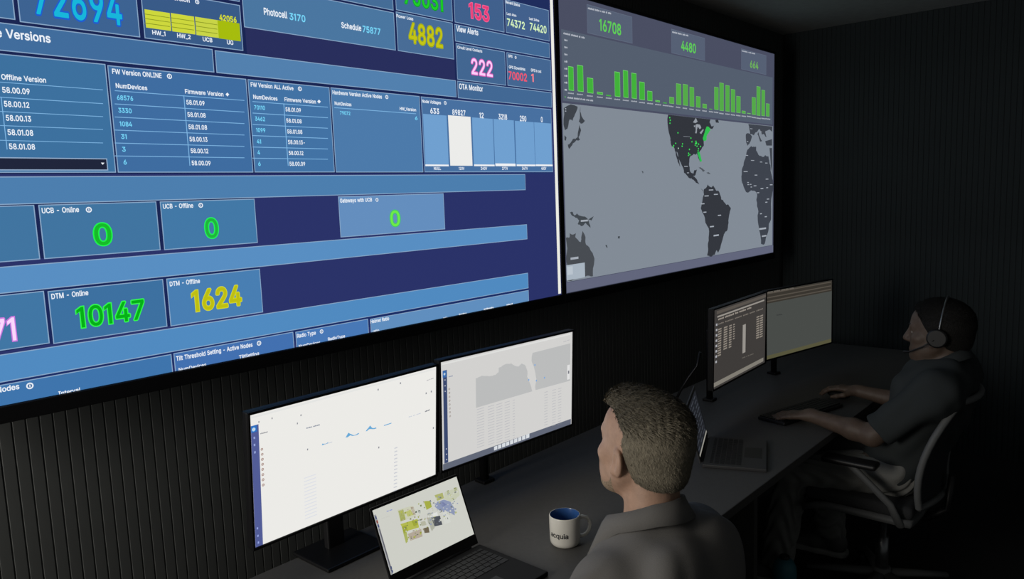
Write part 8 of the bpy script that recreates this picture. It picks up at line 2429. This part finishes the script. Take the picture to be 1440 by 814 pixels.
        fs_.cap(flo(0.07, 0.004, 0.048), flo(0.15, 0.004, 0.036), 0.040, 0.030, 0.02); fs_.cap(flo(-0.02, 0, 0.07), flo(-0.015, 0, 0.105), 0.043, 0.045, 0.02)
        fs_.fn(A - 0.26, A + 0.26, lambda P: 0.022 - P[..., 2], 0.004)
        sh = link('shoe', fs_.mesh('shoe'), shoe_m, t, True)
        so = Field(A - 0.26, A + 0.26, 0.005)
        so.cap(flo(-0.035, 0, 0.02), flo(0.06, 0, 0.02), 0.046, 0.043, 0.02); so.cap(flo(0.06, 0, 0.02), flo(0.148, 0.004, 0.02), 0.045, 0.040, 0.02)
        so.fn(A - 0.26, A + 0.26, lambda P: np.maximum(0.002 - P[..., 2], P[..., 2] - 0.030), 0.004)
        link('sole', so.mesh('sole'), M_sole, sh, True)['label'] = 'pale sole'
    return t, shirt

def sstep(a, b, x): t = np.clip((x - a) / (b - a), 0, 1); return t * t * (3 - 2 * t)
def cranium(F, g, k=0.03):
    F.ell((0, -0.018, 0.036), (0.077 + g, 0.100 + g, 0.082 + g), k)

def hair_short(F):
    """short sides, longer swept top with a raised front"""
    cranium(F, 0.0065)
    F.ell((0, -0.035, -0.022), (0.066, 0.082, 0.068), 0.02)
    F.ell((0, -0.022, 0.075), (0.064, 0.086, 0.052), 0.025)
    F.ell((0, 0.030, 0.096), (0.050, 0.050, 0.032), 0.025)
    F.ell((-0.006, 0.062, 0.097), (0.048, 0.025, 0.025), 0.018)
    def mask(P):
        x, y, z = P[..., 0], P[..., 1], P[..., 2]
        ax = np.abs(x)
        yf = np.interp(z, [-0.10, -0.045, -0.03, 0.0, 0.03, 0.055, 0.080, 0.10, 0.13], [-0.045, -0.032, -0.020, -0.016, -0.012, -0.004, 0.030, 0.085, 0.12])
        yf = yf + 0.010 * sstep(0.03, 0.06, z) * np.sin(ax * 60)
        zb = np.interp(y, [-0.12, -0.07, -0.035, -0.022, 0.02], [-0.060, -0.060, -0.050, -0.024, -0.030])
        n = 0.002 * np.sin(x * 420 + z * 160) * np.sin(y * 380 + z * 300)
        return np.maximum((y - yf), (zb - z)) + n
    F.fn(F.lo, F.lo + F.h * F.n, mask, 0.006)
    def strands(P):    # swept-back locks on top
        return F.F + 0.0007 * sstep(0.04, 0.09, P[..., 2]) * np.sin(P[..., 0] * 300 + 6 * np.sin(P[..., 1] * 40)) + 0.0005 * np.sin(P[..., 0] * 800 + P[..., 2] * 500) * np.sin(P[..., 1] * 700)
    sl, P = F._sub(F.lo, F.lo + F.h * F.n); F.F[sl] = strands(P).astype(np.float32)

def hair_crop(F):
    cranium(F, 0.010)
    F.ell((0, -0.035, -0.02), (0.067, 0.083, 0.068), 0.02)
    F.ell((0, 0.0, 0.082), (0.062, 0.085, 0.048), 0.03)
    def mask(P):
        x, y, z = P[..., 0], P[..., 1], P[..., 2]
        yf = np.interp(z, [-0.10, -0.045, -0.03, 0.0, 0.04, 0.075, 0.10, 0.13], [-0.045, -0.030, 0.012, 0.020, 0.045, 0.066, 0.080, 0.12])
        zb = np.interp(y, [-0.12, -0.07, -0.035, -0.022, 0.02], [-0.066, -0.066, -0.050, -0.020, -0.026])
        return np.maximum((y - yf), (zb - z)) + 0.0015 * np.sin(x * 600) * np.sin(y * 560) * np.sin(z * 580)
    F.fn(F.lo, F.lo + F.h * F.n, mask, 0.006)

def beard_short(F):
    g = 0.0035
    F.ell((0, 0.042, -0.078), (0.052 + g, 0.050 + g, 0.038 + g), 0.025)
    for sx in (-1, 1): F.cap((sx * 0.062, 0.0, -0.045), (sx * 0.03, 0.062, -0.088), 0.017 + g, 0.016 + g, 0.025)
    F.ell((0, 0.082, -0.095), (0.024 + g, 0.018 + g, 0.020 + g), 0.015)
    def mask(P):
        x, y, z = P[..., 0], P[..., 1], P[..., 2]
        zt = np.interp(np.abs(x), [0.0, 0.022, 0.032, 0.05, 0.075], [-0.083, -0.083, -0.058, -0.050, -0.028])
        return np.maximum(np.maximum(z - zt, 0.018 - y), -0.118 - z)
    F.fn(F.lo, F.lo + F.h * F.n, mask, 0.006)

# near man: sits upright at the desk edge, head turned a little to the right, looking up at the displays
J1 = dict(pelvis=(0, -0.08, 0.575), belly=(-0.005, -0.075, 0.685), chest=(-0.015, -0.055, 0.850), neck=(-0.020, -0.028, 0.996), head=(0, 0.0, 1.157),
          shoulder_l=(-0.172, -0.022, 0.900), shoulder_r=(0.138, -0.045, 0.908), elbow_l=(-0.245, 0.062, 0.662), elbow_r=(0.205, 0.01, 0.67),
          wrist_l=(-0.150, 0.205, 0.655), wrist_r=(0.130, 0.185, 0.655), hip_l=(-0.09, -0.07, 0.565), hip_r=(0.09, -0.07, 0.565),
          knee_l=(-0.13, 0.36, 0.555), knee_r=(0.13, 0.36, 0.555), ankle_l=(-0.14, 0.38, 0.10), ankle_r=(0.14, 0.38, 0.10), toe_l=(-0.16, 0.55, 0.0), toe_r=(0.16, 0.55, 0.0))
def ridge(t): return np.maximum(0, np.sin(t)) ** 3
def wr1(co):
    x, y, z = co[:, 0], co[:, 1], co[:, 2]
    w = 0.0022 * np.sin(26 * x + 34 * z + 3 * np.sin(19 * y)) + 0.0020 * np.sin(-41 * x + 30 * z + 24 * y + 2 * np.sin(23 * x))
    back = 0.0040 * ridge(30 * x + 22 * z + 1.6 * np.sin(16 * z)) * sstep(0.0, -0.06, y) * sstep(0.62, 0.80, z) * sstep(0.97, 0.88, z)
    fold = 0.015 * ridge(48 * (z - 0.95) + 40 * y + 26 * x + 2 * np.sin(18 * x)) * sstep(-0.04, 0.02, y) * sstep(0.70, 0.85, z) * (x < 0.1)
    return w + back + fold
hd = ((0.35, 0.9, -0.2), (0, -0.25, -1), (0.35, 0.35, 0.25), -1)
hd_r = ((-0.35, 0.9, -0.2), (0, -0.25, -1), (0.35, 0.35, 0.25), 1)
p1, s1 = person('person with ash hair and short beard in grey collared shirt beside the mug', (1.38, 0.85, 0), J1, rot(math.radians(-13), math.radians(6)), M_skin,
                hair_short, M_hair, M_shirt, M_trou, M_shoe, 0.80, (hd, hd_r), wr1, dict(open=2.5, h=0.040, point=0.075, up=0.022), beard_short)
# far person: leans to the keyboard, looks straight at the plain monitor
J2 = dict(pelvis=(0, 0.10, 0.580), belly=(0, 0.055, 0.71), chest=(0, -0.020, 0.87), neck=(0, -0.068, 1.00), head=(0, -0.030, 1.130),
          shoulder_l=(-0.190, -0.070, 0.945), shoulder_r=(0.190, -0.065, 0.945), elbow_l=(-0.235, 0.135, 0.755), elbow_r=(0.275, 0.105, 0.760),
          wrist_l=(-0.205, 0.380, 0.785), wrist_r=(0.262, 0.335, 0.790), hip_l=(-0.09, 0.10, 0.57), hip_r=(0.09, 0.10, 0.57),
          knee_l=(-0.20, 0.46, 0.53), knee_r=(0.17, 0.46, 0.545), ankle_l=(-0.17, 0.53, 0.10), ankle_r=(0.24, 0.44, 0.10), toe_l=(-0.18, 0.70, 0.0), toe_r=(0.22, 0.62, 0.0))
def wr2(co):
    x, y, z = co[:, 0], co[:, 1], co[:, 2]
    return 0.003 * np.sin(30 * x + 42 * z + 3 * np.sin(21 * y)) + 0.0025 * np.sin(-36 * x + 44 * z + 38 * y)
h2l = ((-0.12, 1.0, -0.10), (0.1, -0.05, -1), (0.10, 0.30, 0.25), -1)
h2r = ((-0.02, 1.0, 0.06), (0, 0.1, -1), (0.25, 0.40, 0.25), 1)
p2, s2 = person('person in a dark short-sleeved shirt wearing a headset, typing at the far monitors', (3.24, 0.70, 0), J2, rot(math.radians(4), math.radians(0)), M_skin2,
                hair_crop, M_hair2, M_shirt2, M_trou2, M_shoe2, 0.88, (h2l, h2r), wr2, dict(open=2.5, h=0.034, point=0.045))
for z in (0.88, 0.79, 0.70):
    pass

# headset on the far person
hs = thing('headset', 'black headset worn by the far person typing', 'headset', (3.24, 0.67, 1.130), math.radians(4))
band = [Vector((0.092 * math.cos(a), -0.012 - 0.015 * math.sin(a), 0.012 + 0.128 * math.sin(a))) for a in [math.pi * i / 20 for i in range(21)]]
MB().tube(band, 0.0075, 10, flat=0.5).build('headband', M_chrome, hs)
for sx in (-1, 1):
    e = MB(); Q = Matrix.Rotation(math.pi / 2, 3, 'Y')
    t_ = MB(); t_.lathe([(0.030, -0.010), (0.036, -0.006), (0.036, 0.006), (0.030, 0.012)], 24)
    bmesh.ops.transform(t_.bm, matrix=(Matrix.Translation((sx * 0.096, -0.008, -0.004)) @ Q.to_4x4()), verts=t_.bm.verts)
    t_.build('ear_cup', M_black, hs)
MB().tube([(-0.104, 0.0, -0.010), (-0.100, 0.040, -0.040), (-0.080, 0.085, -0.066), (-0.058, 0.108, -0.074)], [0.003, 0.003, 0.003, 0.006], 8).build('microphone_boom', M_black, hs)

# chairs
chair((3.23, 0.85), 0.0, 'grey-framed office chair with mesh back and armrests under the far person')
chair((1.38, 0.80), 0.0, 'office chair under the bearded man, its low back hidden behind the shirt', back=False)

# teal bottle on the floor
bt = thing('bottle', 'teal bottle standing on the floor by the far person\'s left shoe', 'bottle', (2.90, 1.13, 0))
MB().lathe([(0.043, 0.0), (0.048, 0.006), (0.048, 0.15), (0.046, 0.178), (0.036, 0.200), (0.018, 0.212)], 28).build('body', M_teal, bt)
MB().lathe([(0.018, 0.210), (0.020, 0.214), (0.020, 0.222), (0.014, 0.226)], 20).build('lid', M_black, bt)
